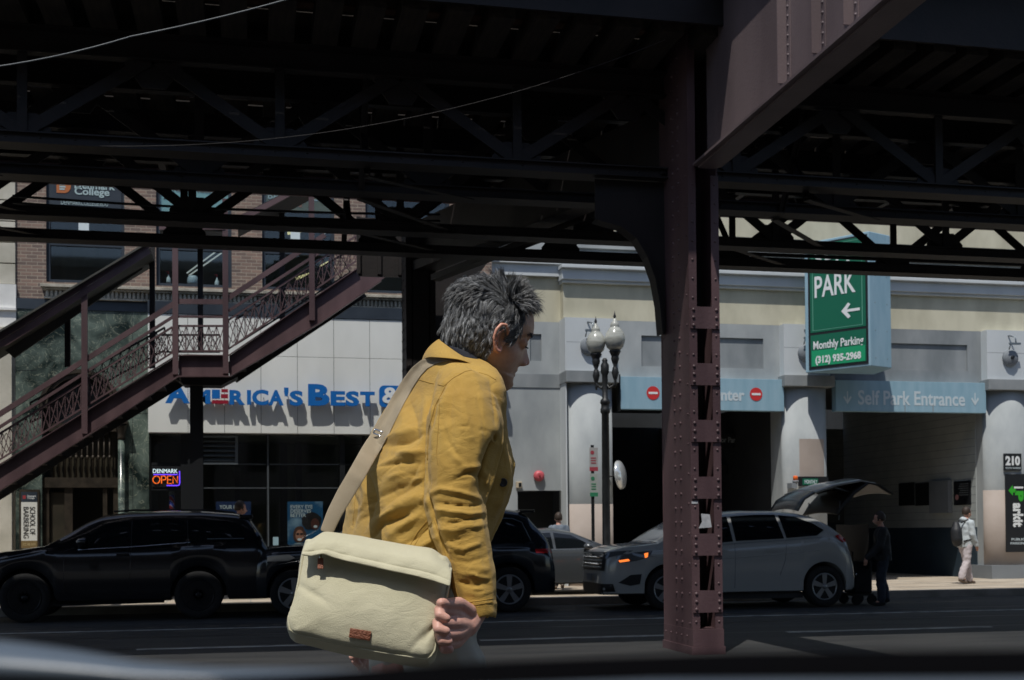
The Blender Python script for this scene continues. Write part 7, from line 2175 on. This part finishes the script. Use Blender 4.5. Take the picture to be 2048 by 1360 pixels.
# ---- jacket -----------------------------------------------------------
A_ = rad(28)
def axes():
    c = mp(880, 900, 0)
    Fv = (mp(880 + math.cos(A_) * 10, 900, math.sin(A_) * 10) - c).normalized()
    Sv = (mp(880 + math.sin(A_) * 10, 900, -math.cos(A_) * 10) - c).normalized()
    return Fv, Sv
Fv, Sv = axes()
bm = bmesh.new()
TR = [(716, 900, 40, 70), (728, 901, 54, 100), (742, 902, 63, 135), (760, 899, 68, 164), (785, 896, 74, 184), (820, 885, 86, 194), (860, 874, 105, 197), (900, 870, 120, 199), (950, 866, 136, 199), (1000, 853, 137, 199), (1060, 832, 126, 198), (1110, 815, 121, 194), (1158, 806, 118, 192)]
rings = []
for v, uc, af, al in TR:
    rings.append(ell(mp(uc, v, 0), Fv, Sv, af * K, al * K, 64, 2.25))
ringloft(bm, rings)
chain(bm, [(mp(u, v, w), r * K) for u, v, w, r in [(914, 768, -88, 44), (928, 800, -135, 62), (930, 835, -152, 72), (929, 885, -172, 74), (921, 940, -188, 67), (908, 1000, -203, 58), (917, 1050, -214, 55), (931, 1100, -224, 48), (944, 1150, -232, 44), (953, 1200, -240, 37), (956, 1222, -243, 34)]])
chain(bm, [(mp(u, v, w), r * K) for u, v, w, r in [(880, 775, 88, 48), (838, 812, 130, 60), (815, 880, 160, 62), (800, 1000, 180, 52), (775, 1120, 190, 46), (748, 1225, 190, 40)]])
# the open front edge, hanging forward on the near side
for pts in ([(980, 830, -50), (1006, 880, -60), (1019, 932, -72), (1012, 985, -80), (992, 1035, -86), (970, 1080, -88)],):
    chain(bm, [(mp(*p), 13 * K) for p in pts])
jk = fuse(bm, 3.2 * K, 8, .5)
print('jacket verts', len(jk.vertices))
c0 = np.empty(len(jk.vertices) * 3); jk.vertices.foreach_get('co', c0); c0 = c0.reshape(-1, 3)
no = np.empty(len(jk.vertices) * 3); jk.vertex_normals.foreach_get('vector', no); no = no.reshape(-1, 3)
co = np.array([to_px(c) for c in c0])
facing = -(no @ np.array(FWD))
D = np.zeros(len(co))
U_, V_ = co[:, 0], co[:, 1]
near = np.clip(facing * 2.2, 0, 1)
def fold(pts, amp, wd, sharp=1.0, taper=True, asym=0.0, only=None):
    """a ridge (amp > 0) or valley (amp < 0) along a polyline in photo pixels"""
    global D
    best = np.full(len(co), 1e9); tt = np.zeros(len(co)); sg = np.zeros(len(co))
    P = np.array(pts, float); Ls = np.linalg.norm(P[1:] - P[:-1], axis=1); tot = Ls.sum(); acc = 0
    for i in range(len(P) - 1):
        a, b = P[i], P[i + 1]; ab = b - a; L2 = (ab ** 2).sum()
        t = np.clip(((U_ - a[0]) * ab[0] + (V_ - a[1]) * ab[1]) / L2, 0, 1)
        dx = U_ - (a[0] + ab[0] * t); dy = V_ - (a[1] + ab[1] * t)
        d = np.hypot(dx, dy); s_ = np.sign(ab[0] * dy - ab[1] * dx)
        m_ = d < best
        best[m_] = d[m_]; tt[m_] = (acc + t[m_] * Ls[i]) / tot; sg[m_] = s_[m_]
        acc += Ls[i]
    tp = np.sin(np.pi * np.clip(tt, 0.02, .98)) ** .6 if taper else 1.0
    w_ = wd * (1 + asym * sg)
    k = (amp * np.exp(-(best / (w_ * .8)) ** 2) if amp > 0 else amp * .95 * np.exp(-best / (w_ * .62))) * tp
    if only == 'arm': k = k * (co[:, 2] < -120)
    if only == 'back': k = k * ((co[:, 2] > -190) & (co[:, 2] < 60))
    D += k * near
# armhole: deep valley where the sleeve meets the back
fold([(893, 768), (868, 815), (853, 870), (850, 930), (851, 985), (862, 1040), (882, 1085), (900, 1120)], -15, 7)
fold([(902, 765), (880, 812), (868, 870), (866, 930)], 5, 10)
# folds across the back towards the armhole
fold([(700, 960), (760, 935), (820, 905), (846, 880)], 9, 15, asym=.3)
fold([(740, 940), (800, 925), (842, 925)], -9, 10)
fold([(775, 893), (815, 885), (845, 868)], -9, 8)
fold([(765, 880), (810, 868), (845, 845)], 7, 10)
fold([(790, 905), (830, 908), (850, 903)], 6, 8)
fold([(705, 1040), (740, 1000), (790, 975), (845, 960)], -8, 15)
fold([(740, 1060), (790, 1010), (850, 985)], 10, 17)
fold([(735, 1085), (765, 1045), (820, 1028)], -13, 12)
fold([(770, 1075), (805, 1050), (860, 1025)], 9, 14)
fold([(800, 1092), (835, 1075), (868, 1045)], -7, 9)
fold([(830, 1100), (856, 1085), (880, 1070)], 5, 8)
fold([(712, 905), (730, 985), (712, 1060)], 6, 9); fold([(728, 900), (745, 985), (730, 1060)], -7, 9)
fold([(700, 960), (712, 1010), (704, 1060)], -5, 6)
fold([(820, 800), (835, 850), (832, 900)], -5, 12); fold([(800, 790), (808, 850), (790, 900)], 4, 14)
fold([(855, 790), (850, 830), (846, 870)], 5, 10)
fold([(760, 870), (745, 920), (720, 975)], -4, 10)
# sleeve: upper arm drape, elbow crushes, forearm drags
fold([(905, 775), (900, 830), (905, 890)], -3.6, 9.6, only='arm'); fold([(950, 775), (965, 840), (975, 900)], -2.9, 10.4, only='arm')
fold([(925, 790), (935, 850), (940, 910)], 2.9, 11.2, only='arm')
fold([(880, 830), (895, 880), (925, 925), (960, 950)], -4.3, 8.0, only='arm')
fold([(900, 905), (935, 935), (985, 930)], 3.6, 7.2, only='arm')
fold([(905, 960), (935, 945), (962, 952), (985, 965)], -6.5, 5.6, only='arm')
fold([(852, 990), (880, 978), (920, 985), (970, 1000)], 6.5, 6.4, only='arm')
fold([(865, 1003), (900, 1008), (940, 1012), (970, 1008)], -7.2, 4.0, only='arm')
fold([(858, 1015), (900, 1024), (940, 1028), (970, 1024)], 5.8, 5.6, only='arm')
fold([(870, 1042), (910, 1044), (950, 1036), (972, 1034)], -6.5, 4.4, only='arm')
fold([(866, 1055), (900, 1062), (940, 1055), (974, 1048)], 5.0, 6.4, only='arm')
fold([(880, 1080), (905, 1082), (940, 1072)], -4.3, 4.8, only='arm')
fold([(893, 1100), (925, 1100), (965, 1084)], 3.6, 6.4, only='arm')
fold([(900, 1118), (935, 1125), (978, 1112)], -3.6, 6.4, only='arm'); fold([(908, 1140), (940, 1150), (982, 1135)], 2.9, 7.2, only='arm')
fold([(912, 1160), (945, 1172), (985, 1158)], -2.9, 5.6, only='arm'); fold([(930, 1185), (960, 1190), (986, 1180)], 2.2, 4.8, only='arm')
fold([(850, 975), (845, 1000), (858, 1015)], 4.3, 8.0, only='arm')
# shadowed hollow inside the open front
fold([(1003, 862), (988, 905), (974, 950), (968, 995)], -34, 16)
fold([(1008, 880), (1022, 930), (1012, 985), (990, 1030)], 8, 9)
fold([(980, 760), (990, 820), (992, 860)], -4, 8)
fold([(745, 1030), (790, 990), (846, 962)], -12, 30)
fold([(790, 1075), (835, 1040), (866, 1010)], -8, 26)
fold([(760, 1000), (720, 1040), (705, 1060)], -6, 20)
rngf = np.random.default_rng(11)
for i in range(30):          # many small crossing creases on sleeve and back
    if i < 17:
        v = rngf.uniform(930, 1190); uc = np.interp(v, [930, 1000, 1100, 1190], [921, 908, 930, 952]) + rngf.uniform(-30, 30)
        L = rngf.uniform(14, 34); an = rngf.normal(.05, .35)
    else:
        v = rngf.uniform(840, 1090); uc = rngf.uniform(725, 840); L = rngf.uniform(18, 46); an = rngf.normal(-.5, .35)
    dx, dy = L * math.cos(an), L * math.sin(an)
    fold([(uc - dx, v - dy), (uc, v + rngf.normal(0, 3)), (uc + dx, v + dy)], rngf.choice([-1, 1]) * rngf.uniform(1.6, 4.2), rngf.uniform(3, 6.5))
# small random wrinkling
for i, c in enumerate(c0):
    c = Vector(c)
    q = Vector((c.x * 7 + c.z * 3, c.y * 7, c.z * 13))
    D[i] += 2.0 * noise.noise(q) + 1.0 * (0.5 - abs(noise.noise(q * 1.7 + Vector((3, 1, 8)))) * 2.2) + .7 * (.4 - abs(noise.noise(Vector((c.x * 30, c.y * 30, c.z * 46 + 4)))) * 2)
    # the cuff stands a little proud
    if co[i, 2] < -190 and co[i, 1] > 1203: D[i] += 2.0
newco = c0 + no * (D * K)[:, None]
jk.vertices.foreach_set('co', newco.ravel()); jk.update()
# cut the cuffs and the hem open so that hand, shirt and trousers come out of them
bm = bmesh.new(); bm.from_mesh(jk)
kill = []
for f in bm.faces:
    u, v, w = to_px(f.calc_center_median())
    # cut plane of the near cuff
    if w < -190 and v > 1236 - (u - 956) * .08 and u > 880: kill.append(f)
    elif w > 120 and v > 1248 and u < 800: kill.append(f)
    elif v > 1152 - (u - 806) * .02 and u < 905 and w < 160 and w > -220 and f.normal.dot(Vector((0, 0, -1))) > .5 and v > 1140: kill.append(f)
bmesh.ops.delete(bm, geom=kill, context='FACES')
bm.to_mesh(jk); bm.free()
jk.polygons.foreach_set('use_smooth', [True] * len(jk.polygons))
jo = obj('jacket', jk, M['canvas'], man)
so = jo.modifiers.new('thickness', 'SOLIDIFY'); so.thickness = .0022; so.offset = -1
bm = bmesh.new(); bm.from_mesh(jk); BV = BVHTree.FromBMesh(bm); bm.free()
def hit(u, v, lift=1.0):
    d = ray(u, v).normalized()
    r = BV.ray_cast(CAM_POS, d, 10)
    if r[0] is None: return None
    return r[0] - d * lift * K, r[1]
def seam(name, pts, r=.9, lift=.2, dash=None, mat='seam', parent=None):
    P = []
    for a, b in zip(pts[:-1], pts[1:]):
        n = max(2, int(math.hypot(b[0] - a[0], b[1] - a[1]) / 4))
        for k in range(n): P.append((a[0] + (b[0] - a[0]) * k / n, a[1] + (b[1] - a[1]) * k / n))
    P.append(pts[-1])
    Q = [h[0] for h in (hit(u, v, lift) for u, v in P) if h]
    if len(Q) < 2: return
    mb = MB(); runs = [[Q[0]]]
    for q in Q[1:]:
        if (q - runs[-1][-1]).length < 14 * K: runs[-1].append(q)
        else: runs.append([q])
    for r_ in runs:
        if len(r_) > 2:
            mb = MB(); mb.tube(r_, r * K, 5); obj(name, mb, M[mat], parent or jo)
seam('armhole_seam', [(895, 765), (870, 812), (857, 860), (855, 920)])
seam('yoke_seam', [(775, 768), (800, 756), (830, 757), (860, 766), (888, 772), (905, 757), (930, 743), (952, 739)])
seam('shoulder_seam', [(957, 745), (975, 750), (992, 760)], .8)
seam('back_seam', [(778, 770), (762, 815), (745, 855)], .7)
seam('side_seam', [(818, 1095), (835, 1065), (860, 1035)], .9); seam('side_seam', [(825, 1097), (842, 1070), (866, 1042)], .7)
seam('sleeve_seam', [(880, 800), (877, 850), (873, 905), (876, 930)], .6)
seam('forearm_seam', [(868, 1040), (885, 1090), (903, 1150), (918, 1200)], .7)
seam('cuff_seam', [(918, 1205), (940, 1204), (965, 1201), (986, 1197)], .9); seam('cuff_seam', [(922, 1212), (945, 1211), (985, 1204)], .5)
seam('back_seam', [(716, 920), (712, 980), (706, 1050)], .7)
h = hit(1006, 965, 1.5)
if h:
    nn = h[1] if h[1].dot(FWD) < 0 else -h[1]
    nn = (nn * .4 - FWD).normalized()
    mb = MB(); mb.lathe([(8.2 * K, 0), (8.4 * K, 1.6 * K), (6.6 * K, 2.4 * K), (5.8 * K, 1.4 * K), (1, 0)][:4] + [(.5 * K, 1.3 * K)], h[0], 24, nn)
    obj('button', mb, new_mat('dark_horn_button', (.03, .03, .033), .35), jo)

# collar leaf
def ribbon(name, rows, mat, parent, th, sub=2):
    mb = MB(); mb.sm = True; mb.grid([[mp(*p) for p in r] for r in rows])
    o = obj(name, mb, M[mat], parent)
    m_ = o.modifiers.new('solid', 'SOLIDIFY'); m_.thickness = th; m_.offset = 0
    m_ = o.modifiers.new('sub', 'SUBSURF'); m_.levels = sub; m_.render_levels = sub
    return o
ribbon('collar', [[(942, 712, 112), (935, 722, 124), (925, 742, 138)],
                  [(905, 694, 92), (893, 704, 112), (880, 735, 130)],
                  [(886, 680, 60), (868, 695, 82), (852, 728, 96)],
                  [(878, 676, 22), (850, 697, 30), (838, 727, 34)],
                  [(880, 679, -14), (857, 697, -34), (852, 714, -48)],
                  [(889, 686, -44), (878, 700, -72), (874, 716, -84)],
                  [(903, 697, -64), (899, 708, -92), (900, 717, -104)],
                  [(925, 713, -78), (926, 717, -100), (928, 720, -106)],
                  [(952, 726, -84), (955, 731, -98), (957, 736, -103)],
                  [(978, 747, -72), (982, 752, -82), (984, 758, -88)],
                  [(998, 775, -50), (1003, 780, -56), (1004, 787, -62)]], 'canvas', jo, .003)
ribbon('shirt_collar', [[(880, 686, 40), (878, 720, 44)], [(884, 684, 0), (880, 720, -6)], [(898, 689, -42), (896, 725, -52)], [(922, 696, -64), (922, 735, -76)], [(946, 707, -70), (948, 745, -82)], [(966, 724, -64), (970, 762, -76)], [(984, 748, -48), (990, 785, -58)], [(996, 772, -25), (1003, 800, -34)], [(1003, 785, 5), (1008, 815, 0)]], 'navy_shirt', man, .0035)
bm = bmesh.new(); ringloft(bm, [ell(mp(uc, v, 0), Fv, Sv, (af) * K, al * K, 40) for v, uc, af, al in ((800, 905, 55, 120), (900, 890, 92, 165), (1050, 850, 100, 165), (1160, 830, 100, 160))])
obj('shirt', fuse(bm, 8 * K, 2), M['navy_shirt'], man)
# trousers and shoes
bm = bmesh.new()
ringloft(bm, [ell(mp(uc, v, 0), Fv, Sv, af * K, al * K, 40) for v, uc, af, al in ((1110, 828, 100, 165), (1180, 830, 108, 172), (1250, 838, 104, 172))])
chain(bm, [(mp(u, v, w), r * K) for u, v, w, r in [(858, 1225, -80, 84), (878, 1290, -92, 80), (890, 1350, -95, 80), (925, 1700, -98, 66), (915, 2110, -98, 55)]])
chain(bm, [(mp(u, v, w), r * K) for u, v, w, r in [(830, 1225, 75, 84), (812, 1350, 85, 78), (760, 1700, 88, 66), (640, 2090, 92, 55)]])
tr_ = fuse(bm, 6 * K, 5)
def tf(c, n):
    u, vv, w = to_px(c)
    k = 3.0 * noise.noise(c * 12) + 1.4 * noise.noise(c * 30)
    if vv < 1400: k += 5 * math.sin((u * .35 + vv * .9) * .075) * max(0, 1 - abs(vv - 1290) / 110)
    return k * K
displace(tr_, tf)
obj('trousers', tr_, M['chino'], man)
for (u, v, w) in ((930, 2180, -98), (650, 2150, 92)):
    bm = bmesh.new(); chain(bm, [(mp(u - 20, v, w), 38 * K), (mp(u + 60, v + 10, w), 36 * K), (mp(u + 130, v + 18, w), 28 * K)]); obj('shoe', fuse(bm, 8 * K, 3), M['leather'], man)

# ---- the bag ----------------------------------------------------------
bag = thing('messenger_bag', 'pale canvas messenger bag with a flap, hanging at the man\'s side', 'bag', mp(740, 1320, -280))
FW = -322
def edge(L, t): 
    xs = [p[0] for p in L]; return float(np.interp(t, xs, [p[1] for p in L]))
# outline of the front, by rows from top to bottom: v-shift handled by a bilinear frame
left = [(0, (612, 1078)), (.15, (604, 1108)), (.4, (598, 1150)), (.65, (588, 1198)), (.85, (575, 1238)), (.95, (577, 1258)), (1, (590, 1268))]
right = [(0, (893, 1112)), (.1, (904, 1132)), (.3, (899, 1172)), (.5, (889, 1212)), (.75, (878, 1262)), (.92, (870, 1305)), (1, (856, 1320))]
def li(L, t):
    ts = [p[0] for p in L]; return np.array((np.interp(t, ts, [p[1][0] for p in L]), np.interp(t, ts, [p[1][1] for p in L])))
def fpt(s, t, w=0.0, bulge=16):
    a, b = li(left, t), li(right, t)
    p = a * (1 - s) + b * s
    p[1] += -7 * math.sin(math.pi * s) * (1 - t) + 5 * math.sin(math.pi * s) * t
    e = (1 - abs(2 * s - 1) ** 5) * (1 - abs(2 * t - 1) ** 5)
    return p[0], p[1], FW + 26 - 62 * t - bulge * e + w
bm = bmesh.new()
rr = []
ns_, nt_ = 40, 26
def loop(inset, w, dv=0, grow=0):
    """outline of the bag at one depth"""
    L = []
    for k in range(ns_): L.append((k / ns_, 0))
    for k in range(nt_): L.append((1, k / nt_))
    for k in range(ns_): L.append((1 - k / ns_, 1))
    for k in range(nt_): L.append((0, 1 - k / nt_))
    out = []
    for s, t in L:
        s2 = inset + s * (1 - 2 * inset); t2 = inset + t * (1 - 2 * inset)
        u, v, w0 = fpt(s2, t2, 0, 0)
        out.append(mp(u, v + dv * t, w0 + w))
    return out
ringloft(bm, [loop(.44, -17), loop(.3, -17), loop(.2, -16), loop(.10, -13), loop(.05, -9), loop(.015, -2), loop(0, 8), loop(-.004, 45, 10), loop(0, 80, 18), loop(.03, 92, 20), loop(.2, 94, 20), loop(.44, 94, 20)])
bm2 = bmesh.new()
bd = fuse(bm, 3.2 * K, 7)
def bf(c, n):
    u, vv, w = to_px(c)
    k = 2.6 * noise.noise(c * 13) + 1.0 * noise.noise(c * 34)
    if n.dot(FWD) < -.4:
        k += 7 * math.exp(-(((u - 735) / 120) ** 2 + ((vv - 1210) / 60) ** 2))
        # soft dents and creases of worn canvas
        k -= 3.5 * math.exp(-(((u - 622) * .6 - (vv - 1185)) / 9) ** 2) * math.exp(-((u - 625) / 32) ** 2)
        k -= 4 * math.exp(-(((u - 850) * .9 + (vv - 1270)) / 10) ** 2) * math.exp(-((u - 850) / 26) ** 2)
        k -= 3 * math.exp(-(((u - 870) * 1.6 + (vv - 1250)) / 8) ** 2) * math.exp(-((vv - 1250) / 35) ** 2)
    return k * K
displace(bd, bf)
bo = obj('bag_body', bd, M['canvas_bag'], bag)
# piping round the front
def bagline(pts, r, mat, name, w=-6, parent=None):
    mb = MB(); mb.tube([mp(*(fpt(s, t, w, 2))) for s, t in pts], r * K, 6); return obj(name, mb, M[mat], parent or bo)
per = [(0, t) for t in np.linspace(.12, .95, 16)] + [(s, 1) for s in np.linspace(.02, .98, 24)] + [(1, t) for t in np.linspace(.96, .12, 16)]
bagline([(max(.006, min(.994, s)), min(.992, t)) for s, t in per], 2.2, 'canvas_bag', 'piping', 0)
# flap over the top: columns run from the back edge over the top to the hem
hem = [(603, 1110), (622, 1113), (645, 1108), (668, 1116), (700, 1124), (745, 1134), (785, 1143), (830, 1152), (870, 1163), (900, 1173)]
rows = []
NS = 44
for i in range(NS + 1):
    s = i / NS
    a = fpt(s, 0)
    hx = s * (len(hem) - 1); j = min(int(hx), len(hem) - 2); f = hx - j
    hu, hv = hem[j][0] * (1 - f) + hem[j + 1][0] * f, hem[j][1] * (1 - f) + hem[j + 1][1] * f
    topu, topv = np.interp(s, [0, .12, .3, .6, .85, 1], [618, 648, 712, 795, 866, 900]), np.interp(s, [0, .12, .3, .6, .85, 1], [1080, 1063, 1070, 1087, 1097, 1122])
    wv = 2.4 * noise.noise(Vector((s * 9, 1.3, 0)))
    wh = 6 * noise.noise(Vector((s * 7, 4.3, 0)))
    col = [(topu + 4, topv + 26, FW + 92), (topu + 1, topv + 6, FW + 86), (topu, topv + wv, FW + 58), (topu * .9 + a[0] * .1, topv + 4 + wv, FW + 30), (topu * .6 + hu * .4 - 2, topv * .8 + hv * .2 + 2, FW + 4)]
    for q in (.42, .62, .76, .80, .84, .93, 1.0):
        wob = 3 * noise.noise(Vector((s * 12, q * 5, 2))) * q
        lift = 18 - 20 - (22 + 14 * s) * q + wob + (wh * q ** 2) + (-1.5 if q > .82 else 0) - (1.2 if abs(q - .80) < .01 else 0) * -2.2
        col.append((topu * (1 - q) + hu * q - 3 * math.sin(math.pi * q) * (1 - 2 * s), topv * (1 - q) + hv * q, FW + lift))
    rows.append(col)
fl = ribbon('flap', rows, 'canvas_bag', bag, .0035, 1)
mb = MB()
pts = [mp(r[-4][0], r[-4][1] + 1, r[-4][2] - 2.2) for r in rows[1:-1]]
mb.tube(pts, .7 * K, 4); obj('stitching', mb, new_mat('pale_thread', (.36, .35, .25), .9), fl)
# zip pull and leather patch
z0 = fpt(.12, .17)
mb = MB(); mb.bar(mp(641, 1116, FW - 18), mp(641, 1138, FW - 24), 10 * K, 3 * K, FWD); obj('zip_pull', mb, M['leather'], bag, bevel=.001)
mb = MB(); mb.tube([mp(641, 1108, FW - 6), mp(641, 1118, FW - 18)], 2.4 * K, 6); obj('zip_slider', mb, M['chrome'], bag)
bmB = bmesh.new(); bmB.from_mesh(bd); BB = BVHTree.FromBMesh(bmB); bmB.free()
pw = []
for j in range(5):
    row = []
    for i in range(9):
        x = (i / 8 - .5) * 43; y = (j / 4 - .5) * 19
        an = rad(9.5); u = 720.5 + x * math.cos(an) - y * math.sin(an); v = 1268.5 + x * math.sin(an) + y * math.cos(an)
        r_ = BB.ray_cast(CAM_POS, ray(u, v).normalized(), 10)
        row.append((r_[0] - FWD * 2.2 * K) if r_[0] else mp(u, v, FW - 26))
    pw.append(row)
mb = MB(); mb.sm = True; mb.grid(pw); po = obj('leather_patch', mb, M['leather'], bag)
m_ = po.modifiers.new('solid', 'SOLIDIFY'); m_.thickness = .0028; m_.offset = 0
m_ = po.modifiers.new('bev', 'BEVEL'); m_.width = .0008; m_.segments = 2
# strap
cl_ = [(652, 1066, -268, 13, 0), (668, 1028, -262, 15, 0), (690, 988, -250, 17, 0), (714, 948, -232, 17.5, 0), (738, 905, None, 17.5, 5), (757, 874, None, 17, 6), (776, 838, None, 15, 3), (796, 800, None, 14, 3), (815, 768, None, 13.5, 3), (832, 744, None, 12.5, 3), (848, 729, None, 11, 3), (870, 720, None, 8, 3), (896, 716, None, 5.5, 3), (920, 715, None, 4, 3)]
path = []
for u, v, w, hw, lift in cl_:
    if w is None:
        h = hit(u, v, lift)
        if h: w = to_px(h[0])[2]
        else: w = path[-1][2] + 10
    path.append([u, v, w, hw])
# smooth depth, resample
path = np.array(path); path[4:, 2] = np.minimum(path[4:, 2], np.convolve(np.pad(path[:, 2], 1, 'edge'), [.25, .5, .25], 'valid')[4:])
ts = np.linspace(0, len(path) - 1, 70)
rs = np.array([[np.interp(t, range(len(path)), path[:, k]) for k in range(4)] for t in ts])
def strap_rows(rs, over=0.0, wmul=1.0):
    rows = []
    for i in range(len(rs)):
        a = rs[max(i - 1, 0)]; b = rs[min(i + 1, len(rs) - 1)]
        d = np.array((b[0] - a[0], b[1] - a[1])); d /= np.linalg.norm(d); n = np.array((-d[1], d[0]))
        u, v, w, hw = rs[i]; hw = hw * wmul
        row = []
        for q in np.linspace(-1, 1, 5):
            uu, vv = u + n[0] * hw * q, v + n[1] * hw * q
            ww = w - over + 2 * q * q
            if i > 22:
                hh = hit(uu, vv, 3.0 + over)
                if hh: ww = min(ww, to_px(hh[0])[2])
            row.append((uu, vv, ww))
        rows.append(row)
    return rows
sr = ribbon('strap', strap_rows(rs), 'webbing', bag, .0022, 1)
ribbon('strap_pad', strap_rows(rs[:26], 4, 1.03), 'webbing', bag, .0022, 1)
b0, b1 = rs[25], rs[28]
cw = hit(763, 868, 6); ww = to_px(cw[0])[2] - 3 if cw else -200
mb = MB()
P4 = [(750, 858), (783, 872), (780, 880), (747, 866)]
for a, b in zip(P4, P4[1:] + P4[:1]): mb.tube([mp(*a, ww), mp(*b, ww)], 1.7 * K, 6)
obj('buckle', mb, M['chrome'], bag)
# ================================================================== the near car's window sill, out of focus
M['sill_grey'] = rough_mat('blue_grey_satin_paint', (.07, .09, .115), (.09, .11, .135), 3, .4)
M['sill_blue'] = rough_mat('pale_blue_grey_paint', (.075, .098, .125), (.10, .125, .155), 3, .35)
M['sill_black'] = new_mat('black_window_seal', (.003, .003, .0035), 1.0, 0.0, 0.0)
cdn = thing('car_door', 'blurred dark window sill of a car right in front of the camera', 'car door', mp(1024, 1400, -2000))
def near_pt(u, v, d): return CAM_POS + ray(u, v) * d
def slab(name, top, bot, d0, d1, mat, lift=0):
    """a rounded sill strip: top and bottom outlines in photo pixels at distance d0, running back to d1 below the view"""
    rows = []
    for (u, v0), (_, v1) in zip(top, bot):
        r = []
        for k in range(9):
            a = math.pi * k / 8
            t = (1 - math.cos(a)) / 2
            v = v0 * (1 - t) + v1 * t
            r.append(near_pt(u, v, d0 - (d0 - d1) * math.sin(a) * .5 - (d0 - d1) * t * .3))
        rows.append(r)
    mb = MB(); mb.sm = True; mb.grid(rows)
    o = obj(name, mb, M[mat], cdn); m_ = o.modifiers.new('solid', 'SOLIDIFY'); m_.thickness = .0006; m_.offset = 0
us = list(range(-260, 2400, 60))
def curve(L): return [(u, float(np.interp(u, [p[0] for p in L], [p[1] for p in L]))) for u in us]
slab('window_seal', curve([(-260, 1372), (200, 1368), (600, 1352), (800, 1338), (1000, 1326), (1200, 1318), (1500, 1308), (2400, 1300)]), curve([(-260, 1420), (2400, 1430)]), .19, .175, 'sill_black')
slab('inner_trim', curve([(-260, 1400), (900, 1380), (1300, 1364), (2400, 1358)]), curve([(-260, 1560), (2400, 1560)]), .165, .14, 'sill_grey')
slab('outer_ledge', curve([(-260, 1268), (0, 1282), (150, 1302), (280, 1326), (420, 1338), (700, 1340), (900, 1342), (1100, 1372), (2400, 1385)]), curve([(-260, 1372), (2400, 1372)]), .22, .20, 'sill_blue')
